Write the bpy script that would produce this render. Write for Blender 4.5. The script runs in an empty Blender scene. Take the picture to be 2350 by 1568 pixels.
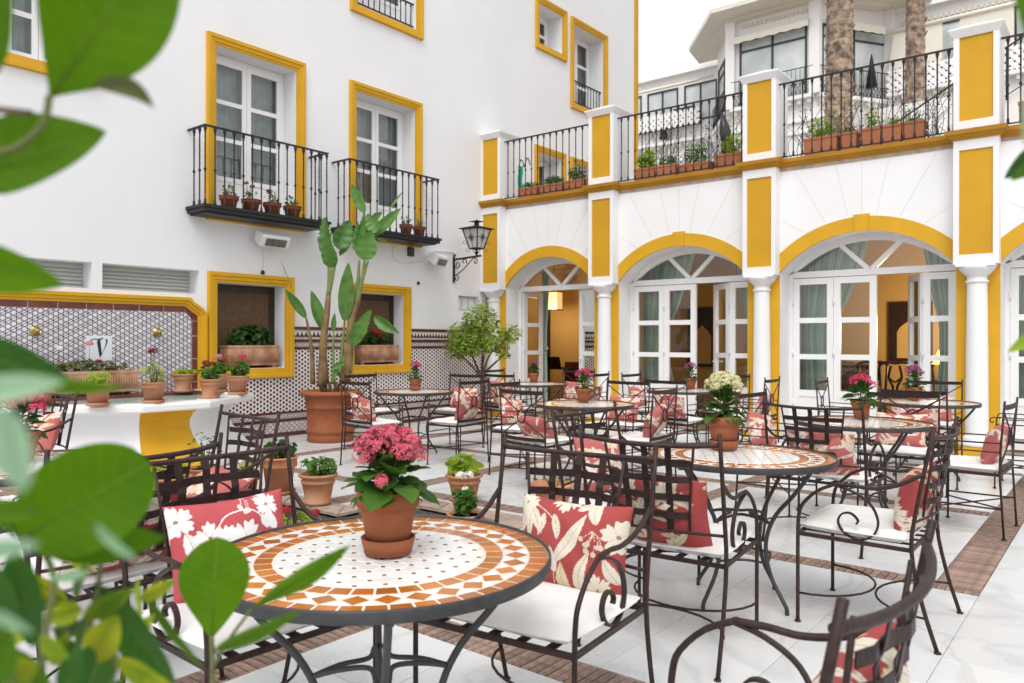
import bpy, math, random
import numpy as np
from mathutils import Vector, Matrix, Euler
random.seed(11)
PI = math.pi
S = bpy.context.scene
C = S.collection

# ------------------------------------------------------------ camera, sky, sun, exposure
EYE = 1.30
YAW = 0.6787
cam_d = bpy.data.cameras.new('camera')
cam = bpy.data.objects.new('camera', cam_d)
C.objects.link(cam)
cam.matrix_world = (Matrix.Translation((0, 0, EYE)) @ Matrix.Rotation(YAW, 4, 'Z')
                    @ Matrix.Rotation(PI / 2, 4, 'X') @ Matrix.Rotation(0.0023, 4, 'Z'))
cam_d.sensor_width = 36
cam_d.lens = 36 * 1994.2 / 2656
cam_d.clip_start = 0.05
cam_d.clip_end = 400
cam_d.dof.use_dof = True
cam_d.dof.focus_distance = 4.2
cam_d.dof.aperture_fstop = 5.0
S.camera = cam

SUN_EL, SUN_AZ = math.radians(56), math.radians(152)   # high sun veiled by thin bright cloud, behind the camera
world = bpy.data.worlds.new('World')
S.world = world
world.use_nodes = True
wn = world.node_tree
bg = wn.nodes['Background']
sky = wn.nodes.new('ShaderNodeTexSky')
sky.sky_type = 'NISHITA'
sky.sun_disc = False
sky.sun_elevation = SUN_EL
sky.sun_rotation = SUN_AZ
sky.dust_density = 6.0
sky.air_density = 1.2
hs = wn.nodes.new('ShaderNodeHueSaturation')           # thin cloud over the whole sky: nearly colourless
hs.inputs['Saturation'].default_value = 0.12
wn.links.new(sky.outputs[0], hs.inputs['Color'])
cloud = wn.nodes.new('ShaderNodeMix'); cloud.data_type = 'RGBA'
cloud.inputs['Factor'].default_value = 0.6               # bright even cloud in front of it
cloud.inputs[7].default_value = (5.6, 5.65, 5.85, 1)
wn.links.new(hs.outputs[0], cloud.inputs[6])
wn.links.new(cloud.outputs[2], bg.inputs['Color'])
bg.inputs['Strength'].default_value = 0.15
sun_d = bpy.data.lights.new('sun', 'SUN')
sun_d.energy = 0.6
sun_d.angle = math.radians(32)
sun_d.color = (1.0, 0.96, 0.89)
sun = bpy.data.objects.new('sun', sun_d)
C.objects.link(sun)
sdir = Vector((math.sin(SUN_AZ) * math.cos(SUN_EL), math.cos(SUN_AZ) * math.cos(SUN_EL), math.sin(SUN_EL)))
sun.rotation_euler = sdir.to_track_quat('Z', 'Y').to_euler()
sun.location = (0, 0, 30)
S.view_settings.view_transform = 'Standard'
S.view_settings.look = 'None'
S.view_settings.exposure = 0.62
S.view_settings.gamma = 1.0
S.view_settings.use_curve_mapping = False
S.cycles.max_bounces = 10
S.cycles.diffuse_bounces = 5
S.cycles.transparent_max_bounces = 16
S.cycles.sample_clamp_indirect = 6.0

# ------------------------------------------------------------ helpers: pixels of the photograph -> points (only to read off positions)
CY, SY = math.cos(YAW), math.sin(YAW)
def at(px, py, depth):
    """point seen at (px, py) of the 2350 x 1568 view at a depth in metres along the view axis"""
    k = depth / 1764.5
    r, u = (px - 1175) * k, -(py - 784) * k
    return Vector((r * CY - depth * SY, r * SY + depth * CY, EYE + u))

# ------------------------------------------------------------ mesh builder
class MB:
    def __init__(s):
        s.v, s.f, s.sm = [], [], []
    def face(s, pts, smooth=False):
        n = len(s.v); s.v += [tuple(p) for p in pts]
        s.f.append(tuple(range(n, n + len(pts)))); s.sm.append(smooth)
    def mesh(s, vs, fs, smooth=False, M=None):
        n = len(s.v)
        s.v += [tuple(M @ Vector(p)) if M else tuple(p) for p in vs]
        for f in fs:
            s.f.append(tuple(i + n for i in f)); s.sm.append(smooth)
        return s
    def box(s, x0, x1, y0, y1, z0, z1, M=None):
        v = [(x0,y0,z0),(x1,y0,z0),(x1,y1,z0),(x0,y1,z0),(x0,y0,z1),(x1,y0,z1),(x1,y1,z1),(x0,y1,z1)]
        return s.mesh(v, [(3,2,1,0),(4,5,6,7),(0,1,5,4),(1,2,6,5),(2,3,7,6),(3,0,4,7)], False, M)
    def bbox(s, x0, x1, y0, y1, z0, z1, b=0.01, M=None):
        """box with chamfered top edges and corners"""
        ring = lambda i, z: [(x0+i,y0,z),(x1-i,y0,z),(x1,y0+i,z),(x1,y1-i,z),(x1-i,y1,z),(x0+i,y1,z),(x0,y1-i,z),(x0,y0+i,z)]
        v = ring(b, z0) + ring(b, z1 - b) + [(x0+b,y0+b,z1),(x1-b,y0+b,z1),(x1-b,y0+b,z1),(x1-b,y1-b,z1),(x1-b,y1-b,z1),(x0+b,y1-b,z1),(x0+b,y1-b,z1),(x0+b,y0+b,z1)]
        f = [tuple(range(7, -1, -1))]
        for k in range(8):
            j = (k + 1) % 8
            f.append((k, j, 8 + j, 8 + k))
        f += [(8,9,17,16),(9,10,17),(10,11,19,17),(11,12,19),(12,13,21,19),(13,14,21),(14,15,16,21),(15,8,16),(16,17,19,21)]
        return s.mesh(v, f, False, M)
    def prism(s, poly, z0, z1, M=None):
        n = len(poly)
        v = [(x, y, z0) for x, y in poly] + [(x, y, z1) for x, y in poly]
        f = [tuple(range(n - 1, -1, -1)), tuple(range(n, 2 * n))]
        f += [(i, (i + 1) % n, n + (i + 1) % n, n + i) for i in range(n)]
        return s.mesh(v, f, False, M)
    def tube(s, pts, r, n=6, smooth=True, M=None, cap=True, up=None):
        pts = [Vector(p) for p in pts]
        m = len(pts)
        rr = r if isinstance(r, (list, tuple)) else [r] * m
        t0 = (pts[1] - pts[0]).normalized()
        a = Vector(up) if up else (Vector((0, 0, 1)) if abs(t0.z) < 0.9 else Vector((1, 0, 0)))
        nrm = t0.cross(a).normalized()
        v, f = [], []
        for i in range(m):
            t = (pts[min(i + 1, m - 1)] - pts[max(i - 1, 0)])
            t = t.normalized() if t.length > 1e-9 else t0
            nrm = (nrm - t * nrm.dot(t))
            nrm = nrm.normalized() if nrm.length > 1e-6 else t.orthogonal().normalized()
            b = t.cross(nrm)
            for k in range(n):
                an = 2 * PI * (k + 0.5) / n
                v.append(pts[i] + (nrm * math.cos(an) + b * math.sin(an)) * rr[i])
        for i in range(m - 1):
            for k in range(n):
                j = (k + 1) % n
                f.append((i*n+k, i*n+j, (i+1)*n+j, (i+1)*n+k))
        if cap:
            f += [tuple(range(n - 1, -1, -1)), tuple((m - 1) * n + k for k in range(n))]
        return s.mesh(v, f, smooth, M)
    def strap(s, pts, wdir, w, t, M=None):
        """flat bar along pts: width w along wdir (a vector or one per point), thickness t"""
        pts = [Vector(p) for p in pts]; m = len(pts)
        v, f = [], []
        for i in range(m):
            d = (pts[min(i + 1, m - 1)] - pts[max(i - 1, 0)]).normalized()
            wd = Vector(wdir[i] if isinstance(wdir, list) else wdir)
            wd = (wd - d * wd.dot(d)).normalized()
            nn = d.cross(wd).normalized()
            for a, b in ((-1,-1),(1,-1),(1,1),(-1,1)):
                v.append(pts[i] + wd * (a * w / 2) + nn * (b * t / 2))
        for i in range(m - 1):
            for k in range(4):
                j = (k + 1) % 4
                f.append((i*4+k, i*4+j, (i+1)*4+j, (i+1)*4+k))
        f += [(3,2,1,0), tuple((m-1)*4 + k for k in range(4))]
        return s.mesh(v, f, False, M)
    def lathe(s, prof, n=24, smooth=True, M=None, cap=True):
        v, f = [], []
        for r, z in prof:
            for k in range(n):
                an = 2 * PI * k / n
                v.append((r * math.cos(an), r * math.sin(an), z))
        for i in range(len(prof) - 1):
            for k in range(n):
                j = (k + 1) % n
                f.append((i*n+k, i*n+j, (i+1)*n+j, (i+1)*n+k))
        if cap:
            f += [tuple(range(n - 1, -1, -1)), tuple((len(prof)-1)*n + k for k in range(n))]
        return s.mesh(v, f, smooth, M)
    def grid(s, fn, nu, nv, smooth=True):
        v = [fn(i / nu, j / nv) for j in range(nv + 1) for i in range(nu + 1)]
        w = nu + 1
        f = [(j*w+i, j*w+i+1, (j+1)*w+i+1, (j+1)*w+i) for j in range(nv) for i in range(nu)]
        return s.mesh(v, f, smooth)
    def data(s, name, mat):
        me = bpy.data.meshes.new(name)
        me.from_pydata(s.v, [], s.f)
        me.polygons.foreach_set('use_smooth', s.sm)
        if mat: me.materials.append(mat)
        me.update()
        return me

def link(name, me, parent=None, loc=None, rot=None, world=False):
    o = bpy.data.objects.new(name, me)
    C.objects.link(o)
    if parent is not None:
        o.parent = parent
        if world:
            o.location = -parent_loc(parent)
    if loc is not None: o.location = loc
    if rot is not None: o.rotation_euler = rot
    return o
def parent_loc(p):
    t = Vector(p.location)
    while p.parent is not None:
        p = p.parent
        t = t + Vector(p.location)
    return t
def part(name, mb, mat, parent=None, loc=None, rot=None, label=None):
    o = link(name, mb.data(name, mat), parent, loc, rot)
    if label: o['label'] = label
    return o
def wpart(name, mb, mat, parent, label=None):
    """part whose mesh is written in world coordinates"""
    o = link(name, mb.data(name, mat), parent, world=True)
    if label: o['label'] = label
    return o
def thing(name, label, cat, loc=(0, 0, 0), rotz=0.0, group=None):
    o = bpy.data.objects.new(name, None)
    o.empty_display_size = 0.2
    C.objects.link(o)
    o.location = loc; o.rotation_euler = (0, 0, rotz)
    o['label'] = label; o['category'] = cat
    if group: o['group'] = group
    return o
def solo(name, mb, mat, label, cat, group=None, loc=None, rot=None):
    o = link(name, mb.data(name, mat), None, loc, rot)
    o['label'] = label; o['category'] = cat
    if group: o['group'] = group
    return o
def struct(name, mb=None, mat=None):
    if mb is None:
        o = bpy.data.objects.new(name, None); C.objects.link(o)
    else:
        o = link(name, mb.data(name, mat))
    o['kind'] = 'structure'
    return o
KIDS = {}
def kids(o):
    return [c for c in bpy.data.objects if c.parent == o]
def copy_tree(o, loc, rotz, label, group=None, cat=None):
    r = o.copy(); C.objects.link(r)
    r.location = loc; r.rotation_euler = (0, 0, rotz)
    r['label'] = label
    if group: r['group'] = group
    if o.name not in KIDS:
        KIDS[o.name] = [(c, kids(c)) for c in kids(o)]
    for c, gs in KIDS[o.name]:
        d = c.copy(); C.objects.link(d); d.parent = r
        for g in gs:
            e = g.copy(); C.objects.link(e); e.parent = d
    return r
def spline(pts, n=6):
    """Catmull-Rom through pts"""
    P = [Vector(p) for p in pts]
    P = [P[0] * 2 - P[1]] + P + [P[-1] * 2 - P[-2]]
    out = []
    for i in range(1, len(P) - 2):
        for k in range(n):
            t = k / n
            a, b, c, d = P[i-1], P[i], P[i+1], P[i+2]
            out.append(0.5 * ((2*b) + (c-a)*t + (2*a-5*b+4*c-d)*t*t + (3*b-a-3*c+d)*t**3))
    out.append(P[-2])
    return out
def sweep(path, profile, fmap, closed=True, mb=None, side=1):
    """moulding: 2-D path, profile of (offset, height) pairs, mitred; fmap(u, v, h) -> 3-D"""
    mb = mb or MB()
    P = [Vector(p) for p in path]; n = len(P)
    nr = []
    for i in range(n):
        a = (P[i] - P[i-1]) if (closed or i > 0) else (P[1] - P[0])
        b = (P[(i+1) % n] - P[i]) if (closed or i < n-1) else (P[-1] - P[-2])
        a.normalize(); b.normalize()
        na, nb = Vector((a.y, -a.x)), Vector((b.y, -b.x))
        m = (na + nb); m.normalize()
        nr.append(m * (side / max(0.3, m.dot(na))))
    k = len(profile)
    v = [fmap(P[i].x + nr[i].x * o, P[i].y + nr[i].y * o, h) for i in range(n) for o, h in profile]
    f = []
    for i in range(n if closed else n - 1):
        j = (i + 1) % n
        for q in range(k - 1):
            f.append((i*k+q, j*k+q, j*k+q+1, i*k+q+1))
    if not closed:
        f += [tuple(range(k)), tuple((n-1)*k + q for q in range(k-1, -1, -1))]
    mb.mesh(v, f)
    return mb
# ------------------------------------------------------------ materials
class X:
    """tiny expression wrapper round Math nodes"""
    def __init__(s, nt, sock): s.nt, s.k = nt, sock
    def op(s, o, b=None, c=None):
        n = s.nt.nodes.new('ShaderNodeMath'); n.operation = o
        for i, q in enumerate((s, b, c)):
            if q is None: continue
            if isinstance(q, X): s.nt.links.new(q.k, n.inputs[i])
            else: n.inputs[i].default_value = q
        return X(s.nt, n.outputs[0])
    def __add__(s, b): return s.op('ADD', b)
    def __sub__(s, b): return s.op('SUBTRACT', b)
    def __mul__(s, b): return s.op('MULTIPLY', b)
    def __truediv__(s, b): return s.op('DIVIDE', b)
    def __lt__(s, b): return s.op('LESS_THAN', b)
    def __gt__(s, b): return s.op('GREATER_THAN', b)
    def abs(s): return s.op('ABSOLUTE')
    def frac(s): return s.op('FRACT')
    def sin(s): return s.op('SINE')
    def max(s, b): return s.op('MAXIMUM', b)
    def min(s, b): return s.op('MINIMUM', b)

def nodes_of(m):
    m.use_nodes = True
    nt = m.node_tree
    return nt, nt.nodes['Principled BSDF']
def coords(nt):
    tc = nt.nodes.new('ShaderNodeTexCoord')
    sp = nt.nodes.new('ShaderNodeSeparateXYZ')
    nt.links.new(tc.outputs['Object'], sp.inputs[0])
    return [X(nt, sp.outputs[i]) for i in range(3)], tc
def lin(r, g, b):
    f = lambda c: c / 12.92 if c <= 0.04045 else ((c + 0.055) / 1.055) ** 2.4
    return (f(r / 255), f(g / 255), f(b / 255), 1)
def mat(name, col, rough=0.7, metal=0.0, var=0.0, vscale=8.0, bump=0.0, bscale=60.0, spec=0.5, col2=None, detail=4.0, rnd=0.0, rvar=0.0):
    m = bpy.data.materials.new(name)
    nt, b = nodes_of(m)
    c = tuple(col[:3]) + (1,)
    b.inputs['Roughness'].default_value = rough
    b.inputs['Metallic'].default_value = metal
    b.inputs['Specular IOR Level'].default_value = spec
    tc = nt.nodes.new('ShaderNodeTexCoord')
    src = None
    if var > 0 or col2:
        nz = nt.nodes.new('ShaderNodeTexNoise')
        nz.inputs['Scale'].default_value = vscale
        nz.inputs['Detail'].default_value = detail
        nt.links.new(tc.outputs['Object'], nz.inputs['Vector'])
        mx = nt.nodes.new('ShaderNodeMix'); mx.data_type = 'RGBA'
        c2 = tuple(col2[:3]) + (1,) if col2 else tuple(max(0, q * (1 - var)) for q in c[:3]) + (1,)
        rp = nt.nodes.new('ShaderNodeMapRange')
        rp.inputs['From Min'].default_value = 0.36; rp.inputs['From Max'].default_value = 0.64
        nt.links.new(nz.outputs[0], rp.inputs['Value'])
        nt.links.new(rp.outputs[0], mx.inputs['Factor'])
        mx.inputs[6].default_value = c; mx.inputs[7].default_value = c2
        src = mx.outputs[2]
        if rvar:
            mr = nt.nodes.new('ShaderNodeMapRange')
            mr.inputs['To Min'].default_value = rough - rvar; mr.inputs['To Max'].default_value = rough + rvar
            nt.links.new(nz.outputs[0], mr.inputs['Value'])
            nt.links.new(mr.outputs[0], b.inputs['Roughness'])
    if rnd > 0:
        oi = nt.nodes.new('ShaderNodeObjectInfo')
        hv = nt.nodes.new('ShaderNodeHueSaturation')
        mr = nt.nodes.new('ShaderNodeMapRange')
        mr.inputs['To Min'].default_value = 1 - rnd; mr.inputs['To Max'].default_value = 1 + rnd
        nt.links.new(oi.outputs['Random'], mr.inputs['Value'])
        nt.links.new(mr.outputs[0], hv.inputs['Value'])
        if src: nt.links.new(src, hv.inputs['Color'])
        else: hv.inputs['Color'].default_value = c
        src = hv.outputs[0]
    if src: nt.links.new(src, b.inputs['Base Color'])
    else: b.inputs['Base Color'].default_value = c
    if bump > 0:
        n2 = nt.nodes.new('ShaderNodeTexNoise')
        n2.inputs['Scale'].default_value = bscale; n2.inputs['Detail'].default_value = 5
        nt.links.new(tc.outputs['Object'], n2.inputs['Vector'])
        bp = nt.nodes.new('ShaderNodeBump'); bp.inputs['Strength'].default_value = bump
        bp.inputs['Distance'].default_value = 0.01
        nt.links.new(n2.outputs[0], bp.inputs['Height'])
        nt.links.new(bp.outputs[0], b.inputs['Normal'])
    return m
def leafmat(name, col, col2, rough=0.5, trans=0.45, vscale=6.0, rnd=0.12, spec=.35):
    m = mat(name, col, rough, spec=spec, var=0.1, vscale=vscale, col2=col2, rnd=rnd)
    nt = m.node_tree
    b = nt.nodes['Principled BSDF']; out = nt.nodes['Material Output']
    tr = nt.nodes.new('ShaderNodeBsdfTranslucent')
    mx = nt.nodes.new('ShaderNodeMixShader'); mx.inputs[0].default_value = trans
    src = b.inputs['Base Color'].links[0].from_socket
    hv = nt.nodes.new('ShaderNodeHueSaturation'); hv.inputs['Value'].default_value = 1.6; hv.inputs['Saturation'].default_value = 1.1
    nt.links.new(src, hv.inputs['Color']); nt.links.new(hv.outputs[0], tr.inputs['Color'])
    nt.links.new(b.outputs[0], mx.inputs[1]); nt.links.new(tr.outputs[0], mx.inputs[2])
    nt.links.new(mx.outputs[0], out.inputs[0])
    return m
def pattern(name, fn, dark, light, rough=0.18, grime=0.0):
    """two-colour glazed print; fn(y, z) -> X that is 1 where dark"""
    m = bpy.data.materials.new(name)
    nt, b = nodes_of(m)
    (x, y, z), tc = coords(nt)
    k = fn(y, z)
    mx = nt.nodes.new('ShaderNodeMix'); mx.data_type = 'RGBA'
    nt.links.new(k.k, mx.inputs['Factor'])
    mx.inputs[6].default_value = light; mx.inputs[7].default_value = dark
    nz = nt.nodes.new('ShaderNodeTexNoise'); nz.inputs['Scale'].default_value = 5.3
    nt.links.new(tc.outputs['Object'], nz.inputs['Vector'])
    hv = nt.nodes.new('ShaderNodeHueSaturation')
    mr = nt.nodes.new('ShaderNodeMapRange'); mr.inputs['To Min'].default_value = 0.8; mr.inputs['To Max'].default_value = 1.12
    nt.links.new(nz.outputs[0], mr.inputs['Value']); nt.links.new(mr.outputs[0], hv.inputs['Value'])
    nt.links.new(mx.outputs[2], hv.inputs['Color'])
    nt.links.new(hv.outputs[0], b.inputs['Base Color'])
    b.inputs['Roughness'].default_value = rough
    # tile joints every 0.2 m as very fine relief
    g = ((y / 0.2).frac() - 0.5).abs().max(((z / 0.2).frac() - 0.5).abs())
    bp = nt.nodes.new('ShaderNodeBump'); bp.inputs['Strength'].default_value = 0.4; bp.inputs['Distance'].default_value = 0.004
    nt.links.new(((g > 0.488) * -1.0).k, bp.inputs['Height'])
    nt.links.new(bp.outputs[0], b.inputs['Normal'])
    return m
def kagome(y, z, s, w):
    a = y / s
    b2 = z * 0.866 / s
    u1, u2, u3 = a, a * 0.5 + b2, b2 - a * 0.5
    d = lambda u: ((u + 0.0).frac() - 0.5).abs()
    return d(u1).min(d(u2)).min(d(u3)) < w

M = {}
M['stucco'] = mat('white stucco', (0.79, 0.795, 0.815), 0.88, var=0.05, vscale=0.7, bump=0.16, bscale=14, detail=10)
M['stucco2'] = mat('white painted masonry', (0.80, 0.80, 0.81), 0.85, var=0.04, vscale=1.6, bump=0.08, bscale=30, detail=8)
M['farwhite'] = mat('far white render', (0.86, 0.85, 0.84), 0.9, var=0.05, vscale=0.5)
M['ochre'] = mat('ochre paint', (0.64, 0.345, 0.004), 0.62, var=0.10, vscale=2.5, bump=0.08, bscale=45, detail=8)
M['ochre2'] = mat('ochre panel paint', (0.60, 0.318, 0.003), 0.65, var=0.10, vscale=1.8, bump=0.06, bscale=45, detail=8)
M['ochredark'] = mat('ochre cornice paint', (0.44, 0.21, 0.004), 0.6, var=0.15, vscale=3, bump=0.1, bscale=40, detail=8)
M['roomochre'] = mat('interior ochre wall', (0.60, 0.40, 0.15), 0.8, var=0.06, vscale=1.0)
M['roomceil'] = mat('interior ceiling', (0.62, 0.52, 0.40), 0.9, var=0.04)
M['roomfloor'] = mat('interior floor', (0.25, 0.16, 0.10), 0.35, var=0.2, vscale=4)
M['framewhite'] = mat('white gloss joinery', (0.80, 0.80, 0.80), 0.32, var=0.02, vscale=3)
M['iron'] = mat('black wrought iron', (0.022, 0.022, 0.026), 0.45, metal=0.3, var=0.3, vscale=30, bump=0.12, bscale=90)
M['chairiron'] = mat('brown wrought iron', (0.042, 0.021, 0.018), 0.48, spec=.35, metal=0.1, var=0.45, vscale=45, bump=0.25, bscale=140, rnd=0.15)
M['strapiron'] = mat('dark strap iron', (0.030, 0.015, 0.013), 0.5, spec=.35, metal=0.1, var=0.4, vscale=40, bump=0.2, bscale=140, rnd=0.15)
M['tableiron'] = mat('grey black iron', (0.055, 0.055, 0.058), 0.42, metal=0.3, var=0.3, vscale=30, bump=0.15, bscale=120)
M['pad'] = mat('cream canvas', (0.77, 0.755, 0.735), 0.92, var=0.08, vscale=9, bump=0.35, bscale=26, rnd=0.05)
M['marble'] = mat('pale marble', (0.70, 0.71, 0.715), 0.25, var=0.10, vscale=1.5, detail=10, rnd=0.05, rvar=0.10, bump=0.03, bscale=20)
def veined(m):
    nt = m.node_tree; b = nt.nodes['Principled BSDF']; src = b.inputs['Base Color'].links[0].from_socket
    ge = nt.nodes.new('ShaderNodeNewGeometry')
    def noise(sc, det, dist):
        n = nt.nodes.new('ShaderNodeTexNoise'); n.inputs['Scale'].default_value = sc; n.inputs['Detail'].default_value = det; n.inputs['Distortion'].default_value = dist
        nt.links.new(ge.outputs['Position'], n.inputs['Vector']); return X(nt, n.outputs[0])
    v = ((noise(.9, 6, 1.6) - 0.5).abs() * -26.0 + 1.0).max(0.0) * 0.30
    st = ((noise(1.7, 8, .4) - 0.56) * 5.0).max(0.0).min(1.0) * 0.30        # dull grey stains
    mx = nt.nodes.new('ShaderNodeMix'); mx.data_type = 'RGBA'; mx.inputs[7].default_value = (0.36, 0.37, 0.38, 1)
    nt.links.new(v.max(st).k, mx.inputs['Factor']); nt.links.new(src, mx.inputs[6]); nt.links.new(mx.outputs[2], b.inputs['Base Color'])
veined(M['marble'])
M['mortar'] = mat('floor mortar', (0.40, 0.36, 0.32), 0.9, var=0.2, vscale=20)
M['brick'] = mat('floor brick', (0.33, 0.22, 0.17), 0.8, var=0.4, vscale=25, bump=0.5, bscale=60, rnd=0.28)
M['coping'] = mat('worn brick coping', (0.40, 0.30, 0.24), 0.85, var=0.3, vscale=12, bump=0.5, bscale=30, rnd=0.12)
M['pebble'] = mat('dark pebble wall', (0.13, 0.105, 0.085), 0.7, var=0.5, vscale=30, bump=0.8, bscale=35)
M['terra'] = mat('terracotta', (0.31, 0.100, 0.044), 0.8, spec=.3, var=0.2, vscale=7, bump=0.15, bscale=70, rnd=0.10)
M['trough'] = mat('orange terracotta trough', (0.44, 0.165, 0.075), 0.85, var=0.2, vscale=6, rnd=0.10, bump=0.15, bscale=60)
M['terraold'] = mat('weathered terracotta', (0.40, 0.145, 0.06), 0.85, col2=(0.48, 0.26, 0.155), vscale=5, bump=0.3, bscale=50, rnd=0.12, detail=9)
M['terrapale'] = mat('pale fluted terracotta', (0.55, 0.33, 0.22), 0.85, col2=(0.36, 0.17, 0.09), vscale=6, bump=0.3, bscale=50, rnd=0.08, detail=9)
M['soil'] = mat('potting soil', (0.035, 0.022, 0.015), 0.95, var=0.5, vscale=60, bump=1.0, bscale=80)
M['redtile'] = mat('brown red glazed tile', (0.17, 0.040, 0.025), 0.22, col2=(0.10, 0.02, 0.014), vscale=4, rnd=0.2)
M['browntile'] = mat('brown glazed border', (0.115, 0.035, 0.026), 0.2, col2=(0.085, 0.024, 0.02), vscale=6)
M['tilewhite'] = mat('white plaque tile', (0.72, 0.74, 0.78), 0.15)
M['ink'] = mat('black glaze', (0.012, 0.012, 0.016), 0.2)
M['brass'] = mat('brass', (0.55, 0.43, 0.16), 0.3, metal=0.9, var=0.3, vscale=20)
M['louvre'] = mat('pale louvre paint', (0.60, 0.61, 0.57), 0.5)
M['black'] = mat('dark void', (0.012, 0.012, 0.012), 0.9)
M['lattice'] = mat('dark wooden lattice', (0.20, 0.115, 0.06), 0.7, var=0.3, vscale=20)
M['glazegreen'] = mat('pale green glaze', (0.42, 0.60, 0.53), 0.12, var=0.1, vscale=3)
M['heater'] = mat('white enamel', (0.74, 0.76, 0.76), 0.35)
M['reflector'] = mat('steel reflector', (0.55, 0.50, 0.42), 0.25, metal=0.8, var=0.2, vscale=30)
M['milk'] = mat('frosted glass', (0.60, 0.60, 0.58), 0.35)
M['curtaing'] = None
M['sheer'] = mat('grey green sheer curtain', (0.46, 0.52, 0.52), 0.9, var=0.2, vscale=9)
M['wooddark'] = mat('dark wood', (0.035, 0.014, 0.009), 0.35, var=0.4, vscale=12)
M['canvas'] = mat('cream awning canvas', (0.80, 0.76, 0.66), 0.9, var=0.04)
M['steelframe'] = mat('dark window frame', (0.03, 0.04, 0.045), 0.4)
M['farglass'] = mat('far pale glazing', (0.74, 0.78, 0.77), 0.12, col2=(0.50, 0.55, 0.55), vscale=1.2)
M['fareave'] = mat('eave timber', (0.72, 0.68, 0.60), 0.8)
M['pinkwhite'] = mat('white trellis', (0.85, 0.83, 0.83), 0.8)
M['towel'] = mat('turquoise towel', (0.03, 0.50, 0.36), 0.9, var=0.3, vscale=15)
M['bark'] = mat('palm bark', (0.50, 0.37, 0.26), 0.9, col2=(0.13, 0.10, 0.09), vscale=9, bump=1.0, bscale=25, detail=9)
M['twig'] = mat('green twig', (0.11, 0.13, 0.035), 0.7)
M['wood'] = mat('brown twig', (0.12, 0.085, 0.05), 0.8, var=0.3, vscale=30)
M['bananastem'] = mat('strelitzia stem', (0.23, 0.155, 0.06), 0.75, col2=(0.13, 0.07, 0.03), vscale=6, bump=0.5, bscale=20)
M['bananagreen'] = mat('green leaf stalk', (0.17, 0.22, 0.06), 0.55, var=0.2, vscale=10)
M['leafdark'] = leafmat('deep green leaf', (0.045, 0.115, 0.022), (0.03, 0.075, 0.015))
M['leafmid'] = leafmat('mid green leaf', (0.085, 0.19, 0.03), (0.05, 0.13, 0.02))
M['leaflight'] = leafmat('yellow green leaf', (0.34, 0.43, 0.045), (0.17, 0.28, 0.03))
M['leafpale'] = leafmat('pale variegated leaf', (0.42, 0.44, 0.17), (0.18, 0.25, 0.07))
M['leafolive'] = leafmat('olive leaf', (0.13, 0.15, 0.05), (0.08, 0.10, 0.03))
M['banana'] = leafmat('strelitzia leaf', (0.125, 0.27, 0.065), (0.065, 0.165, 0.035), rough=0.38, trans=0.35, vscale=4)
def veins(m):
    nt = m.node_tree; b = nt.nodes['Principled BSDF']; src = b.inputs['Base Color'].links[0].from_socket
    au = nt.nodes.new('ShaderNodeAttribute'); au.attribute_name = 'along'
    av = nt.nodes.new('ShaderNodeAttribute'); av.attribute_name = 'across'
    u, v = X(nt, au.outputs['Fac']), X(nt, av.outputs['Fac'])
    k = (((u * 9.0 - v.abs() * 1.6).frac() - 0.5).abs() * -16.0 + 1.0).max(0.0) * 0.28 + (v.abs() * -14.0 + 1.0).max(0.0) * 0.4
    hv = nt.nodes.new('ShaderNodeMix'); hv.data_type = 'RGBA'; hv.inputs[7].default_value = (0.20, 0.30, 0.05, 1)
    nt.links.new(k.k, hv.inputs['Factor']); nt.links.new(src, hv.inputs[6])
    for l in list(src.links):
        if l.to_node != hv: nt.links.new(hv.outputs[2], l.to_socket)
M['fgleaf'] = leafmat('foreground green leaf', (0.072, 0.168, 0.001), (0.050, 0.135, 0.001), rough=0.65, trans=0.45, vscale=14, spec=.2)
M['fgdark'] = leafmat('foreground dark leaf', (0.030, 0.105, 0.010), (0.018, 0.07, 0.006), rough=0.55, trans=0.3, spec=.25)
M['fgpale'] = leafmat('foreground pale underside leaf', (0.33, 0.50, 0.33), (0.24, 0.42, 0.24), rough=0.35, trans=0.35)
M['fgyellow'] = leafmat('foreground yellowing leaf', (0.30, 0.32, 0.010), (0.085, 0.18, 0.006), rough=0.5, trans=0.5, vscale=30)
for q_ in ('fgleaf', 'fgdark', 'fgyellow', 'banana'): veins(M[q_])
M['pink'] = mat('pink petals', (0.60, 0.065, 0.10), 0.6, var=0.25, vscale=60, col2=(0.56, 0.13, 0.19), rnd=0.1)
M['hotpink'] = mat('hot pink petals', (0.68, 0.03, 0.14), 0.6, var=0.3, vscale=60)
M['mauve'] = mat('mauve petals', (0.36, 0.05, 0.17), 0.6, var=0.3, vscale=60)
M['cream'] = mat('cream petals', (0.70, 0.68, 0.38), 0.6, var=0.15, vscale=60)
M['red'] = mat('red petals', (0.50, 0.006, 0.012), 0.6, var=0.3, vscale=60)
M['darkred'] = mat('dark red petals', (0.24, 0.008, 0.02), 0.6, var=0.3, vscale=60)
M['whitepetal'] = mat('white petals', (0.80, 0.78, 0.74), 0.6, var=0.1, vscale=60)
M['palepink'] = mat('pale pink petals', (0.72, 0.28, 0.28), 0.6, var=0.2, vscale=60)
M['tile_orange'] = mat('orange mosaic tile', (0.47, 0.165, 0.022), 0.13, col2=(0.36, 0.10, 0.012), vscale=5, rnd=0.25)
M['tile_white'] = mat('white mosaic tile', (0.74, 0.74, 0.73), 0.13, rnd=0.05)
M['tile_brown'] = mat('brown mosaic dot', (0.17, 0.07, 0.022), 0.15)
M['grout'] = mat('pale grout', (0.80, 0.70, 0.60), 0.6, var=0.1, vscale=40)
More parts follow.
